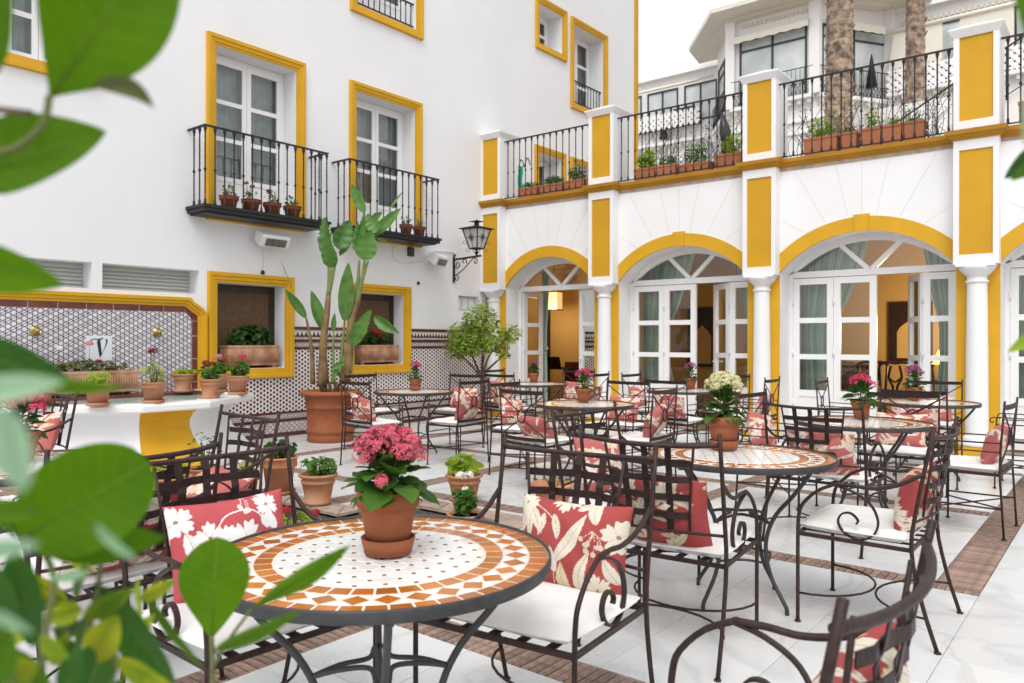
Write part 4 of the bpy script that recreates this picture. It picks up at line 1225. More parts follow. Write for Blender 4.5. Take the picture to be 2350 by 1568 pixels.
# ------------------------------------------------------------ chairs
def scroll_chair():
    t = thing('scroll_armchair', '', 'chair')
    W = .305
    def post(s_):
        b = MB(); b.tube(spline([(s_*W, -.35, 0), (s_*W, -.29, .20), (s_*W, -.25, .42), (s_*W, -.275, .62), (s_*W, -.335, .945)], 3), .0092, 6)
        b.lathe([(.015, 0), (.015, .005), (.009, .009)], 8, M=Matrix.Translation((s_*W, -.35, 0))); return b
    def front(s_):
        b = MB(); x = s_*.285; yf = .23
        leg = [(x, yf, 0), (x, yf, .2), (x, yf, .41), (x, yf - .005, .50), (x, yf - .025, .555), (x, yf - .09, .62), (x, yf - .17, .66)]
        b.tube(spline(leg, 3), .0088, 6); b.lathe([(.015, 0), (.015, .005), (.009, .009)], 8, M=Matrix.Translation((x, yf, 0))); return b
    for s_ in (-1, 1):
        part('rear_leg', post(s_), M['chairiron'], t); part('front_leg', front(s_), M['chairiron'], t)
        yf, x = .23, s_*.285
        b = MB(); arm = [(x, yf - .16, .657), (x, yf - .24, .660), (s_*.290, yf - .32, .657), (s_*.298, yf - .42, .682), (s_*W, yf - .53, .745)]
        b.tube(spline(arm, 4), .0092, 6); part('arm', b, M['chairiron'], t)
        b = MB(); sc = [(x, yf - .15, .655), (x, yf - .235, .635), (x, yf - .31, .59), (x, yf - .345, .515), (x, yf - .325, .45), (x, yf - .265, .422), (x, yf - .205, .445), (x, yf - .178, .49), (x, yf - .195, .528), (x, yf - .232, .535), (x, yf - .262, .508), (x, yf - .255, .49)]
        b.strap(spline(sc, 4), (1, 0, 0), .016, .008); part('scroll', b, M['chairiron'], t)
    b = MB(); rail = [(-W, -.322, .900), (-.2, -.352, .892), (-.1, -.368, .888), (0, -.374, .887), (.1, -.368, .888), (.2, -.352, .892), (W, -.322, .900)]
    b.tube(spline(rail, 4), .0098, 8); part('top_rail', b, M['chairiron'], t)
    bow = lambda x, z: -.365 + .045 * (x / .2) ** 2 + (.90 - z) * .18
    for s_ in (-1, 1):
        b = MB(); b.tube([(s_*.195, bow(.195, .885) , .886), (s_*.178, bow(.18, .75), .75), (s_*.166, bow(.17, .62), .62), (s_*.163, bow(.16, .535), .535)], .006, 5); part('side_bar', b, M['chairiron'], t)
    for x in (-.10, 0, .10):
        b = MB(); zs = [.885, .851, .817, .783, .749, .712, .675, .638, .601, .57, .535]
        ps = []
        for i, z in enumerate(zs):
            off = .006 if (i % 2 == 1) and ((i // 2 + int(x*10)) % 2 == 0) else -.002
            ps.append((x * (1 - (.885 - z) * .35), bow(x, z) + off, z))
        b.strap(ps, (1, 0, 0), .027, .0035); part('vertical_strap', b, M['strapiron'], t)
    for r, z in enumerate((.817, .749, .675, .601)):
        b = MB(); w_ = .19 - (.885 - z) * .09
        ps = []
        for i in range(9):
            x = -w_ + 2*w_*i/8
            off = -.007 if ((i // 2 + r) % 2 == 0) else .005
            ps.append((x, bow(x, z) + off, z))
        b.strap(ps, (0, 0, 1), .027, .0035); part('horizontal_strap', b, M['strapiron'], t)
    b = MB(); b.tube(spline([(-W + .005, -.262, .535), (-.1, -.295, .535), (.1, -.295, .535), (W - .005, -.262, .535)], 4), .0065, 6); part('lower_rail', b, M['chairiron'], t)
    b = MB()
    for s_ in (-1, 1): b.strap([(s_*.300, -.25, .412), (s_*.285, .23, .412)], (0, 0, 1), .018, .010)
    b.strap([(-.285, .23, .412), (.285, .23, .412)], (0, 0, 1), .018, .010); b.strap([(-.30, -.25, .412), (.30, -.25, .412)], (0, 0, 1), .018, .010)
    part('seat_frame', b, M['chairiron'], t)
    for i in range(5):
        b = MB(); x = -.2 + .1*i; b.strap([(x, -.245, .416), (x, .225, .416)], (1, 0, 0), .032, .004); part('seat_strap', b, M['strapiron'], t)
    for sgn, y, xx in ((1, .23, .285), (-1, -.315, .305)):
        b = MB(); n_ = 14
        b.tube([(xx * math.cos(PI * k / n_), y - sgn * .265 * math.sin(PI * k / n_), .135) for k in range(n_ + 1)], .0055, 6); part('stretcher', b, M['chairiron'], t)
    part('seat_cushion', cushion(.275, .30, -.235, .235, .424, .048), M['pad'], t)
    return t
def cushion(wf, wr, y0, y1, z, h):
    b = MB(); NU, NV = 18, 16
    rnd = random.Random(5)
    def fn(s_):
        def g(u, v):
            a, c = 2*u - 1, 2*v - 1
            e = (1 - abs(a)**6) * (1 - abs(c)**6)
            w_ = wr + (wf - wr) * v
            rr = 1 - .035 * (abs(a*c)) ** 4
            zz = z + h/2 + s_ * (h/2) * (max(0, e) ** .28) + (.0035 * math.sin(u*14 + v*5) * e if s_ > 0 else 0)
            return (a * w_ * rr, (y0 + y1)/2 + c * (y1 - y0)/2 * rr, zz)
        return g
    b.grid(fn(1), NU, NV)
    lo = fn(-1)
    b.grid(lambda u, v: lo(1 - u, v), NU, NV)
    # piping
    ed = []
    for k in range(40):
        p = k / 40 * 4; i, f_ = int(p), p - int(p)
        u, v = ((f_, 0), (1, f_), (1 - f_, 1), (0, 1 - f_))[i]
        q = Vector(fn(1)(u, v)); ed.append((q.x, q.y, z + h/2 + .004))
    ed.append(ed[0])
    b.tube(ed, .004, 5, cap=False)
    return b
def cross_chair():
    t = thing('cross_back_armchair', '', 'chair')
    W = .262
    for s_ in (-1, 1):
        b = MB(); b.tube([(s_*W, -.225, 0), (s_*W, -.20, .42), (s_*W, -.205, .6), (s_*W, -.228, .915)], .0078, 6); b.lathe([(.017, 0), (.017, .006), (.01, .01)], 8, M=Matrix.Translation((s_*W, -.225, 0))); part('rear_leg', b, M['chairiron'], t)
        b = MB(); b.tube([(s_*.25, .205, 0), (s_*.25, .20, .42), (s_*.25, .19, .63)], .007, 6); b.lathe([(.016, 0), (.016, .006), (.01, .01)], 8, M=Matrix.Translation((s_*.25, .205, 0))); part('front_leg', b, M['chairiron'], t)
        b = MB(); b.tube(spline([(s_*W, -.207, .635), (s_*.256, 0, .632), (s_*.25, .19, .632), (s_*.25, .225, .628), (s_*.25, .243, .605), (s_*.25, .228, .585), (s_*.25, .212, .597)], 3), .005, 6)
        b.tube([(s_*W, -.203, .575), (s_*.25, .195, .572)], .005, 5); part('arm', b, M['chairiron'], t)
        b = MB(); b.tube([(s_*W, -.213, .20), (s_*.25, .203, .20)], .006, 6)
        b.tube([(s_*W, -.213, .205), (-s_*.25, .203, .165)], .0055, 6); part('stretcher', b, M['chairiron'], t)
    b = MB(); b.strap(spline([(-W, -.226, .872), (-.1, -.236, .868), (.1, -.236, .868), (W, -.226, .872)], 4), (0, 0, 1), .034, .006); part('top_rail', b, M['strapiron'], t)
    b = MB(); b.strap(spline([(-W, -.204, .478), (-.1, -.216, .474), (.1, -.216, .474), (W, -.204, .478)], 4), (0, 0, 1), .030, .005); part('lower_rail', b, M['strapiron'], t)
    cz = .665
    b = MB()
    for s_ in (-1, 1):
        b.tube([(s_*W, -.224, .848), (s_*.035, -.226, cz + .038)], .0055, 5); b.tube([(s_*W, -.206, .495), (s_*.035, -.220, cz - .038)], .0055, 5)
    part('cross_bars', b, M['chairiron'], t)
    b = MB(); b.tube([(.047 * math.cos(2*PI*k/18), -.223, cz + .055 * math.sin(2*PI*k/18)) for k in range(19)], .0065, 6, cap=False, up=(0, 1, 0)); part('ring', b, M['chairiron'], t)
    b = MB()
    for s_ in (-1, 1): b.strap([(s_*.258, -.20, .424), (s_*.25, .20, .424)], (0, 0, 1), .02, .01)
    for y in (-.20, .20): b.strap([(-.25, y, .424), (.25, y, .424)], (0, 0, 1), .02, .01)
    for x in (-.12, 0, .12): b.strap([(x, -.2, .426), (x, .2, .426)], (1, 0, 0), .03, .003)
    part('seat_frame', b, M['chairiron'], t)
    part('seat_cushion', cushion(.245, .255, -.20, .205, .432, .046), M['pad'], t)
    return t
FACE = {'+Y': 0, '-Y': PI, '+X': -PI/2, '-X': PI/2}
PROTO = {}
CH = []
def place(kind, tx, ty, face, ddeg, label):
    """tx, ty: middle of the top of the backrest"""
    rz = FACE[face] + math.radians(ddeg)
    back = .335 if kind == 'scroll' else .228
    x, y = tx - math.sin(rz) * back, ty + math.cos(rz) * back
    grp = 'scroll armed lattice back chairs' if kind == 'scroll' else 'cross back chairs with rings'
    if kind not in PROTO:
        t = scroll_chair() if kind == 'scroll' else cross_chair()
        t.location = (x, y, 0); t.rotation_euler = (0, 0, rz); t['label'] = label; t['group'] = grp
        PROTO[kind] = t
    else:
        t = copy_tree(PROTO[kind], (x, y, 0), rz, label, grp)
    CH.append((kind, x, y, rz))
    return len(CH) - 1
bpy.context.view_layer.update()
E1 = {}
def ch(key, *a): E1[key] = place(*a)
ch('C1', 'scroll', -1.57, 2.32, '-Y', 7, 'lattice back chair facing the front mosaic table from its right far side')
ch('C2', 'scroll', -2.50, 1.42, '+X', -3, 'lattice back chair left of the front table, partly behind the blurred leaves')
ch('C3', 'scroll', -0.31, 1.42, '-X', 0, 'nearest lattice back chair, cut off by the bottom right edge')
ch('C2b', 'scroll', -2.735, 1.30, '-X', 0, 'lattice back chair turned to the left edge table, behind the big blurred leaf')
ch('C5', 'scroll', -1.54, 2.78, '+Y', 5, 'lattice back chair seen from behind at the second table with cream flowers')
ch('C4', 'scroll', -0.65, 3.92, '-X', 1, 'lattice back chair in side view right of the second table, big arm scroll')
ch('C7', 'scroll', -2.42, 3.66, '+X', -2, 'lattice back chair left of the second table, half hidden by other chairs')
ch('C6', 'scroll', -1.57, 4.94, '+Y', -2, 'lattice back chair seen from behind between cream and hot pink flower pots')
ch('L2', 'scroll', -3.66, 2.31, '-Y', -4, 'lattice back chair among the floor pots left of the front pink plant')
ch('L1', 'scroll', -6.22, 2.34, '-Y', 2, 'lattice back chair in front of the white fountain basin at the left')
X_ = [('X1', -6.20, 5.12, '+Y', -6, 'cross back chair beside the large strelitzia planter'), ('X2', -7.42, 6.22, '+X', 3, 'cross back chair against the tiled wall behind the strelitzia'),
 ('X3', -5.38, 6.05, '-X', 6, 'cross back chair right of the table by the tiled wall, seen from behind'), ('X3b', -6.45, 7.10, '-Y', 4, 'cross back chair by the tiled dado, left of the small tree'),
 ('X4', -4.90, 5.96, '+X', 4, 'cross back chair left of the central hot pink table, its back along the view'), ('X5', -4.04, 5.13, '+Y', -7, 'cross back chair in mid court showing a ring over a toppled red pillow'),
 ('X6', -4.10, 7.02, '-Y', -3, 'cross back chair behind the central hot pink flower, facing the camera'), ('X9', -3.15, 6.03, '-X', 5, 'cross back chair turned left of centre with a pillow leaning on its edge'),
 ('X7', -5.0, 8.64, '+X', 3, 'cross back chair by the second column from the left'), ('X8', -3.90, 7.45, '+Y', -5, 'cross back chair seen from behind before the mauve flower of the middle door'),
 ('X11', -3.12, 8.50, '-X', 3, 'cross back chair in front of the third column, side on'), ('X17', -3.95, 9.25, '-Y', 4, 'cross back chair by the open leaf of the middle door'),
 ('X13', -2.40, 6.06, '+X', -5, 'cross back chair behind the cream flower pot'), ('X15', -1.45, 6.86, '-Y', 3, 'cross back chair just behind the hot pink flower on the right table'),
 ('X16', -0.64, 6.22, '-X', -2, 'cross back chair at the right edge over the wide brick band'), ('X12', -2.60, 8.54, '+X', 4, 'narrow looking cross back chair before the left panes of the right arch, no pillow'),
 ('X14', -1.65, 9.25, '-Y', 2, 'cross back chair against the doors beside the fourth column'), ('X15b', -1.47, 7.32, '+Y', -3, 'cross back chair seen from behind at the farthest right table'),
 ('X21', -0.52, 8.30, '-X', 0, 'cross back chair in front of the column at the right edge'), ('X18', -7.25, 8.55, '+X', 2, 'cross back chair left of the far mauve table, under the small tree'),
 ('X19', -6.20, 7.42, '+Y', -4, 'cross back chair seen from behind at the far mauve table by the first arch'), ('X10a', -6.20, 9.22, '-Y', 3, 'cross back chair in front of the open doorway of the first arch'),
 ('X10b', -5.36, 8.40, '-X', -3, 'cross back chair before the second column, right of the far mauve table')]
for k, x, y, f_, d_, l_ in X_: ch(k, 'cross', x, y, f_, d_, l_)

# ------------------------------------------------------------ mosaic tables
TR = .455
def tile_poly(name, poly, m, parent, z0=.7262, z1=.7276):
    b = MB(); n_ = len(poly); c = sum((Vector(p) for p in poly), Vector((0, 0))) / n_
    ins = [tuple(Vector(p) + (c - Vector(p)).normalized() * .0012) for p in poly]
    b.mesh([(x, y, z0) for x, y in poly] + [(x, y, z1 - .0008) for x, y in poly] + [(x, y, z1) for x, y in ins],
           [tuple(range(2*n_, 3*n_))] + [(i, (i+1) % n_, n_ + (i+1) % n_, n_ + i) for i in range(n_)] + [(n_+i, n_ + (i+1) % n_, 2*n_ + (i+1) % n_, 2*n_+i) for i in range(n_)])
    return b
def pol(r, a): return (r * math.cos(a), r * math.sin(a))
def tiles_all():
    """list of (name, material key, polygon)"""
    L = []
    n1, n2, n3 = 48, 32, 36
    g = .0026
    for k in range(n1):
        a, b = 2*PI*k/n1, 2*PI*(k+1)/n1
        L.append(('outer_tile', 'tile_orange', [pol(.398, a + g/.398), pol(.446, a + g/.446), pol(.446, b - g/.446), pol(.398, b - g/.398)]))
    for k in range(n2):
        a = 2*PI*k/n2; h = PI/n2
        L.append(('diamond_tile', 'tile_orange', [pol(.331, a), pol(.362, a - h*.90), pol(.393, a), pol(.362, a + h*.90)]))
        m_ = a + h
        L.append(('triangle_tile', 'tile_white', [pol(.366, m_), pol(.394, m_ + h*.86), pol(.395, m_), pol(.394, m_ - h*.86)][::1]))
        L.append(('triangle_tile', 'tile_white', [pol(.358, m_), pol(.330, m_ - h*.86), pol(.3295, m_), pol(.330, m_ + h*.86)]))
    for k in range(n3):
        a, b = 2*PI*k/n3, 2*PI*(k+1)/n3
        L.append(('inner_tile', 'tile_orange', [pol(.281, a + g/.281), pol(.326, a + g/.326), pol(.326, b - g/.326), pol(.281, b - g/.281)]))
    p_, c_ = .051, .0105
    R_ = .276
    def clip(poly):
        out = [q for q in poly if math.hypot(*q) <= R_]
        if len(out) == len(poly): return poly
        return [tuple(Vector(q) * min(1, R_ / math.hypot(*q))) for q in poly]
    for i in range(-6, 7):
        for j in range(-6, 7):
            x, y = i*p_, j*p_
            if math.hypot(x, y) < R_ - .005:
                h = p_/2 - .0013
                oc = [(x-h+c_, y-h), (x+h-c_, y-h), (x+h, y-h+c_), (x+h, y+h-c_), (x+h-c_, y+h), (x-h+c_, y+h), (x-h, y+h-c_), (x-h, y-h+c_)]
                oc = clip(oc)
                L.append(('white_tile', 'tile_white', oc))
            x, y = (i + .5)*p_, (j + .5)*p_
            if math.hypot(x, y) < R_ - .012:
                d = c_ - .0022
                L.append(('dot_tile', 'tile_brown', [(x-d, y), (x, y-d), (x+d, y), (x, y+d)]))
    return L
TILES = tiles_all()
def area(p): return sum(p[i][0]*p[(i+1) % len(p)][1] - p[(i+1) % len(p)][0]*p[i][1] for i in range(len(p)))
TILES = [(a, b, p if area(p) > 0 else p[::-1]) for a, b, p in TILES]
tile_me = {}
def tile_mesh(i):
    if i not in tile_me:
        a, b, p = TILES[i]; tile_me[i] = tile_poly(a, p, None, None).data(a, M[b])
    return tile_me[i]
joined = {}
for key in ('tile_orange', 'tile_white', 'tile_brown'):
    mb = MB()
    for a, b, p in TILES:
        if b == key:
            q = tile_poly(a, p, None, None); mb.mesh(q.v, q.f)
    joined[key] = mb.data('mosaic_tiles', M[key])
rim_b = MB(); rim_b.lathe([(.430, .704), (.4535, .704), (.455, .707), (.455, .7315), (.4530, .7345), (.449, .7345), (.4485, .727)], 72, cap=False)
bed_b = MB(); bed_b.lathe([(.44, .706), (.4495, .71), (.4495, .7268)], 72)
rim_me, bed_me = rim_b.data('rim', M['tableiron']), bed_b.data('mortar_bed', M['grout'])
leg_b = MB(); leg_b.tube(spline([(.405, 0, .706), (.375, 0, .660), (.30, 0, .565), (.215, 0, .47), (.165, 0, .37), (.155, 0, .27), (.185, 0, .16), (.245, 0, .07), (.272, 0, .03), (.275, 0, 0)], 4), .0102, 8)
leg_me = leg_b.data('leg', M['tableiron'])
hoops = []
for k in range(4):
    a = PI/4 + k*PI/2
    p0, p1 = Vector(pol(.185, a)), Vector(pol(.185, a + PI/2))
    md = (p0 + p1) / 2 * .35
    hb = MB(); hb.tube(spline([(p0.x, p0.y, .415), ((p0.x+md.x)/2, (p0.y+md.y)/2, .435), (md.x, md.y, .44), ((p1.x+md.x)/2, (p1.y+md.y)/2, .435), (p1.x, p1.y, .415)], 4), .0075, 6); hoops.append(hb.data('brace', M['tableiron']))
    p0, p1 = Vector(pol(.165, a)), Vector(pol(.165, a + PI/2))
    hb = MB(); hb.tube(spline([(p0.x, p0.y, .22), ((p0.x+p1.x)*.62, (p0.y+p1.y)*.62, .24), (p1.x, p1.y, .22)], 6), .0065, 6); hoops.append(hb.data('brace', M['tableiron']))
und_b = MB()
for k in range(2):
    a = PI/4 + k*PI/2; und_b.strap([(*pol(-.44, a), .700), (*pol(.44, a), .700)], (0, 0, 1), .012, .02)
und_me = und_b.data('cross_bar', M['tableiron'])
TABLES = [('T1', -1.565, 1.385, 'front mosaic table with orange tile rings and the big pink potted plant', .1), ('T2', -1.54, 3.75, 'second mosaic table from the camera, with the cream flower pot', .5),
 ('T3', -1.50, 5.86, 'mosaic table with the hot pink plant at the right, before the right arch', .2), ('T5', -3.92, 5.93, 'mosaic table in mid court with a hot pink plant', .8), ('T7', -6.38, 6.13, 'mosaic table near the tiled wall and the strelitzia', .35),
 ('T6', -6.30, 8.28, 'far mosaic table before the first arch, with a mauve plant', .0), ('T8', -4.10, 8.35, 'far mosaic table before the middle arch, with a mauve plant', .6), ('T4', -1.53, 8.20, 'far mosaic table before the right arch, with a mauve plant', .9),
 ('T9', -3.95, 1.38, 'mosaic table at the left edge behind the blurred leaves', .4)]
TB = {}
for key, x, y, lab_, rz in TABLES:
    t = thing('mosaic_table', lab_, 'table', (x, y, 0), rz, 'round mosaic tables')
    link('rim', rim_me, t); link('mortar_bed', bed_me, t); link('cross_bar', und_me, t)
    for hm in hoops: link('brace', hm, t)
    for k in range(4): link('leg', leg_me, t, rot=(0, 0, PI/4 + k*PI/2))
    if key in ('T1', 'T2'):
        for i in range(len(TILES)): link(TILES[i][0], tile_mesh(i), t)
    else:
        for kk in joined: link('mosaic_tiles', joined[kk], t)['kind'] = 'stuff'
    TB[key] = t

# ------------------------------------------------------------ throw pillows with a printed floral cloth
RED = np.array([.33, .050, .047]); CRM0 = np.array([.66, .59, .49]); SAGE = np.array([.36, .31, .20]); TAU = np.array([.30, .20, .13])
RED2 = np.array([.43, .115, .10]); CRM2 = np.array([.72, .58, .52])
def print_cloth(P, seed, near=None):
    """colour of the cloth at points P (N x 2, metres on the cloth)"""
    r = random.Random(seed)
    far = near is None
    RED_, CRM, = (RED2, CRM2) if far else (RED, CRM0)
    if near == 'blossom': RED_ = np.array([.46, .075, .085]); CRM = np.array([.78, .76, .74])
    col = np.tile(RED_, (len(P), 1)) * (1 + .05 * np.sin(P[:, :1] * 900) * np.sin(P[:, 1:] * 900))
    def paint(mask, c): col[mask] = c
    def leaf(cx, cy, a, L, w, c=None, rib=SAGE, curve=.25):
        if c is None: c = CRM
        d = P - np.array([cx, cy]); u = d[:, 0]*math.cos(a) + d[:, 1]*math.sin(a); v = -d[:, 0]*math.sin(a) + d[:, 1]*math.cos(a)
        t = u / L; v = v - curve * w * np.sin(np.clip(t, 0, 1) * PI)
        hw = w * np.sin(np.clip(t, 0, 1) ** .8 * PI) ** .9
        m_ = (t > 0) & (t < 1) & (np.abs(v) < hw)
        paint(m_, c)
        if rib is not None:
            paint(m_ & (np.abs(v) < .0011 + 0*v), rib)
            paint(m_ & (np.abs(((u + np.abs(v)*.8) / .011) % 1 - .5) < .07) & (v > 0), rib * 1.3)
    def flower(cx, cy, R, n_=5, a0=0., c=None, cen=TAU):
        if c is None: c = CRM
        d = P - np.array([cx, cy]); rr = np.hypot(d[:, 0], d[:, 1]); th = np.arctan2(d[:, 1], d[:, 0]) - a0
        q = np.abs(((th / (2*PI) * n_) % 1) - .5) * 2
        ed = R * (.50 + .50 * np.sqrt(np.clip(1 - q**2.2, 0, 1))) * (1 - .10 * np.cos(th * n_ * 3))
        paint(rr < ed, c)
        paint((rr < ed * .8) & (rr > R*.18) & (q > .90), SAGE*1.5)
        if cen is not None: paint(rr < R * .13, cen)
    def stem(pts, w=.0018, c=None):
        if c is None: c = CRM
        pts = [np.array([p.x, p.y]) for p in spline([(a, b, 0) for a, b in pts], 8)]
        for a, b in zip(pts[:-1], pts[1:]):
            ab = b - a; L2 = (ab @ ab) + 1e-12
            t = np.clip(((P - a) @ ab) / L2, 0, 1)
            dd = np.hypot(*(P - a - t[:, None]*ab).T); paint(dd < w, c)
    def berries(cx, cy, n_=5):
        for k in range(n_):
            x, y = cx + r.uniform(-.035, .035), cy + r.uniform(-.03, .03)
            stem([(cx, cy + .05), ((x+cx)/2 + .01, (y+cy)/2 + .03), (x, y)], .0008)
            d = np.hypot(P[:, 0]-x, P[:, 1]-y); paint(d < .0085, CRM); paint(d < .004, SAGE*1.6)
    if near == 'leaves':
        stem([(-.03, -.17), (-.02, -.06), (.02, .05)], .0016, SAGE*1.5); leaf(-.03, -.06, 1.05, .20, .026, curve=-.3); leaf(-.035, -.04, 2.7, .13, .024); leaf(-.02, -.09, 1.9, .09, .018)
        leaf(.06, -.16, 1.35, .16, .020, curve=.5); leaf(.02, -.17, 1.75, .12, .022, SAGE*1.7); leaf(-.06, -.17, 2.6, .16, .035)
        for a in (4.4, 4.9, 5.4, 3.9): leaf(-.16, .12, a, .12, .018, curve=.2)
        leaf(-.09, .10, 4.6, .08, .014); leaf(-.05, .10, 5.0, .09, .015); stem([(-.2, .15), (-.12, .12), (-.06, .09), (-.02, .04)], .0015)
        flower(-.02, .165, .055, 6); flower(-.18, .13, .05, 6, .4, CRM, SAGE); leaf(.11, .08, 1.75, .11, .024); flower(.185, .05, .055, 4, .5); berries(.10, .01, 7); flower(.13, -.13, .05, 6, .2); leaf(.20, -.10, 2.2, .10, .02)
        leaf(-.21, .02, 5.2, .12, .02); leaf(-.12, -.02, 4.2, .12, .022); leaf(.03, .12, .5, .10, .016)
    elif near == 'blossom':
        stem([(-.10, .02), (-.04, .09), (.05, .10), (.10, .06)], .0022); flower(-.06, .01, .055, 5, .3); flower(-.10, .03, .05, 5, 1.0); flower(.09, -.04, .05, 5, .2); flower(.02, .0, .068, 5, .5); flower(.04, -.06, .035, 5)
        leaf(.09, .075, -1.2, .05, .018, CRM, None); flower(.12, .11, .045, 6); leaf(-.17, .06, 4.9, .14, .022); leaf(-.15, -.10, 1.0, .12, .022); berries(.05, .12, 3); leaf(.14, .02, 1.9, .09, .02, CRM, None)
        leaf(-.03, -.16, .9, .11, .022); leaf(.0, -.15, 2.2, .12, .02); flower(-.19, .10, .05, 5); stem([(.17, -.14), (.16, -.06), (.19, .02)], .002); leaf(.17, -.10, 1.2, .08, .016); leaf(-.12, -.12, 2.6, .09, .02)
    else:
        for k in range(8):
            x, y = r.uniform(-.2, .2), r.uniform(-.15, .15)
            flower(x, y, r.uniform(.022, .042), r.choice((5, 6)), r.uniform(0, 6))
            for q in range(3): leaf(x, y, r.uniform(0, 6.3), r.uniform(.07, .13), r.uniform(.009, .017), CRM if r.random() < .7 else SAGE*1.8)
        for k in range(9):
            leaf(r.uniform(-.22, .22), r.uniform(-.17, .17), r.uniform(0, 6.3), r.uniform(.07, .13), r.uniform(.009, .018), CRM if r.random() < .6 else SAGE*1.7)
        berries(r.uniform(-.1, .1), r.uniform(-.1, .1), 5)
    return col
def clothmat():
    m = bpy.data.materials.new('red floral cotton')
    nt, b = nodes_of(m)
    a = nt.nodes.new('ShaderNodeAttribute'); a.attribute_name = 'print'
    nz = nt.nodes.new('ShaderNodeTexNoise'); nz.inputs['Scale'].default_value = 9; nz.inputs['Detail'].default_value = 3
    tc = nt.nodes.new('ShaderNodeTexCoord'); nt.links.new(tc.outputs['Object'], nz.inputs['Vector'])
    bp = nt.nodes.new('ShaderNodeBump'); bp.inputs['Strength'].default_value = .55; bp.inputs['Distance'].default_value = .02
    nt.links.new(nz.outputs[0], bp.inputs['Height']); nt.links.new(bp.outputs[0], b.inputs['Normal'])
    nt.links.new(a.outputs['Color'], b.inputs['Base Color']); b.inputs['Roughness'].default_value = .85
    return m
M['cloth'] = clothmat()
def pillow_mesh(seed, nu, nv, near=None, W=.43, H=.315, T=.075):
    b = MB(); cols = []
    rnd = random.Random(seed); ph = [rnd.uniform(0, 6) for _ in range(6)]
    for s_ in (1, -1):
        def fn(u, v):
            a, c = 2*u - 1, 2*v - 1
            x = a * W/2 * (1 - .07 * (1 - abs(c)**1.5)*abs(a)**3); z = c * H/2 * (1 - .09 * (1 - abs(a)**1.5)*abs(c)**3)
            e = ((1 - abs(a)**2.6) * (1 - abs(c)**2.6))
            th = T * max(0, e) ** .55
            th += .006 * math.sin(a*7 + ph[0] + c*3) * math.sin(c*6 + ph[1]) * e
            th -= .010 * math.exp(-((a - .5)**2 + (c + .2)**2) * 8) * e
            return (x, -s_ * th, z)
        if s_ > 0: b.grid(fn, nu, nv)
        else: b.grid(lambda u, v: fn(1 - u, v), nu, nv)
    me = b.data('throw_pillow', M['cloth'])
    P = np.array([(x + (.013 if y > 0 else 0), z + (.02 if y > 0 else 0)) for x, y, z in b.v])
    col = print_cloth(P * .43 / W, seed, near)
    at_ = me.color_attributes.new('print', 'FLOAT_COLOR', 'POINT')
    at_.data.foreach_set('color', np.concatenate([col, np.ones((len(col), 1))], 1).astype(np.float32).ravel())
    return me
PM = {'leaves': pillow_mesh(3, 150, 118, 'leaves'), 'blossom': pillow_mesh(4, 150, 118, 'blossom'), 'a': pillow_mesh(21, 72, 56), 'b': pillow_mesh(22, 72, 56), 'c': pillow_mesh(23, 72, 56), 'n': pillow_mesh(25, 130, 100, 'plain')}
def pillow(key, me, label, dx=0, dz=0, tilt=17, roll=0, yaw=0, dy=0):
    kind, x, y, rz = CH[E1[key]]
    yb_ = (-.215 if kind == 'scroll' else -.135) + dy
    zb_ = (.470 if kind == 'scroll' else .476) + (.142 if kind == 'scroll' else .122) + dz
    Mx = (Matrix.Translation((x, y, 0)) @ Matrix.Rotation(rz, 4, 'Z') @ Matrix.Translation((dx, yb_, zb_)) @ Matrix.Rotation(math.radians(180 + yaw), 4, 'Z') @ Matrix.Rotation(math.radians(-tilt), 4, 'X') @ Matrix.Rotation(math.radians(roll), 4, 'Y') @ Matrix.Scale(1 if kind == 'scroll' else .88, 4))
    o = link('throw_pillow', PM[me]); o.matrix_world = Mx
    o['label'] = label; o['category'] = 'pillow'; o['group'] = 'red floral pillows'
pillow('C1', 'leaves', 'red pillow with long cream leaves on the chair right of the front table', dx=-.045, tilt=14, dz=-.02)
pillow('C2', 'blossom', 'rosy pillow with white blossoms on the chair left of the front table', dx=-.02, tilt=15)
pillow('C3', 'n', 'red and white pillow on the nearest chair, cut by the bottom right edge', tilt=10, dx=.07, dy=-.03, dz=-.02)
pillow('C2b', 'n', 'red pillow seen through the blurred leaves on the chair facing the left edge table', tilt=18)
pillow('C5', 'n', 'red floral pillow seen through a lattice back at the second table', dx=.015, tilt=16, dz=-.02)
pillow('C4', 'n', 'plump red pillow edge on, on the chair with the big arm scroll', tilt=14, dz=-.025)
pillow('C7', 'a', 'pink floral pillow on the half hidden chair left of the second table', tilt=18, roll=6)
pillow('C6', 'b', 'red floral pillow behind the lattice of the chair between the two right tables', tilt=24, dz=-.02, dx=.03)
pillow('L2', 'c', 'red pillow lying low on the chair among the floor pots', dx=-.02, tilt=58, dz=-.08, dy=.10)
pillow('L1', 'a', 'pink and red pillow on the chair in front of the fountain basin', tilt=20, roll=-10)
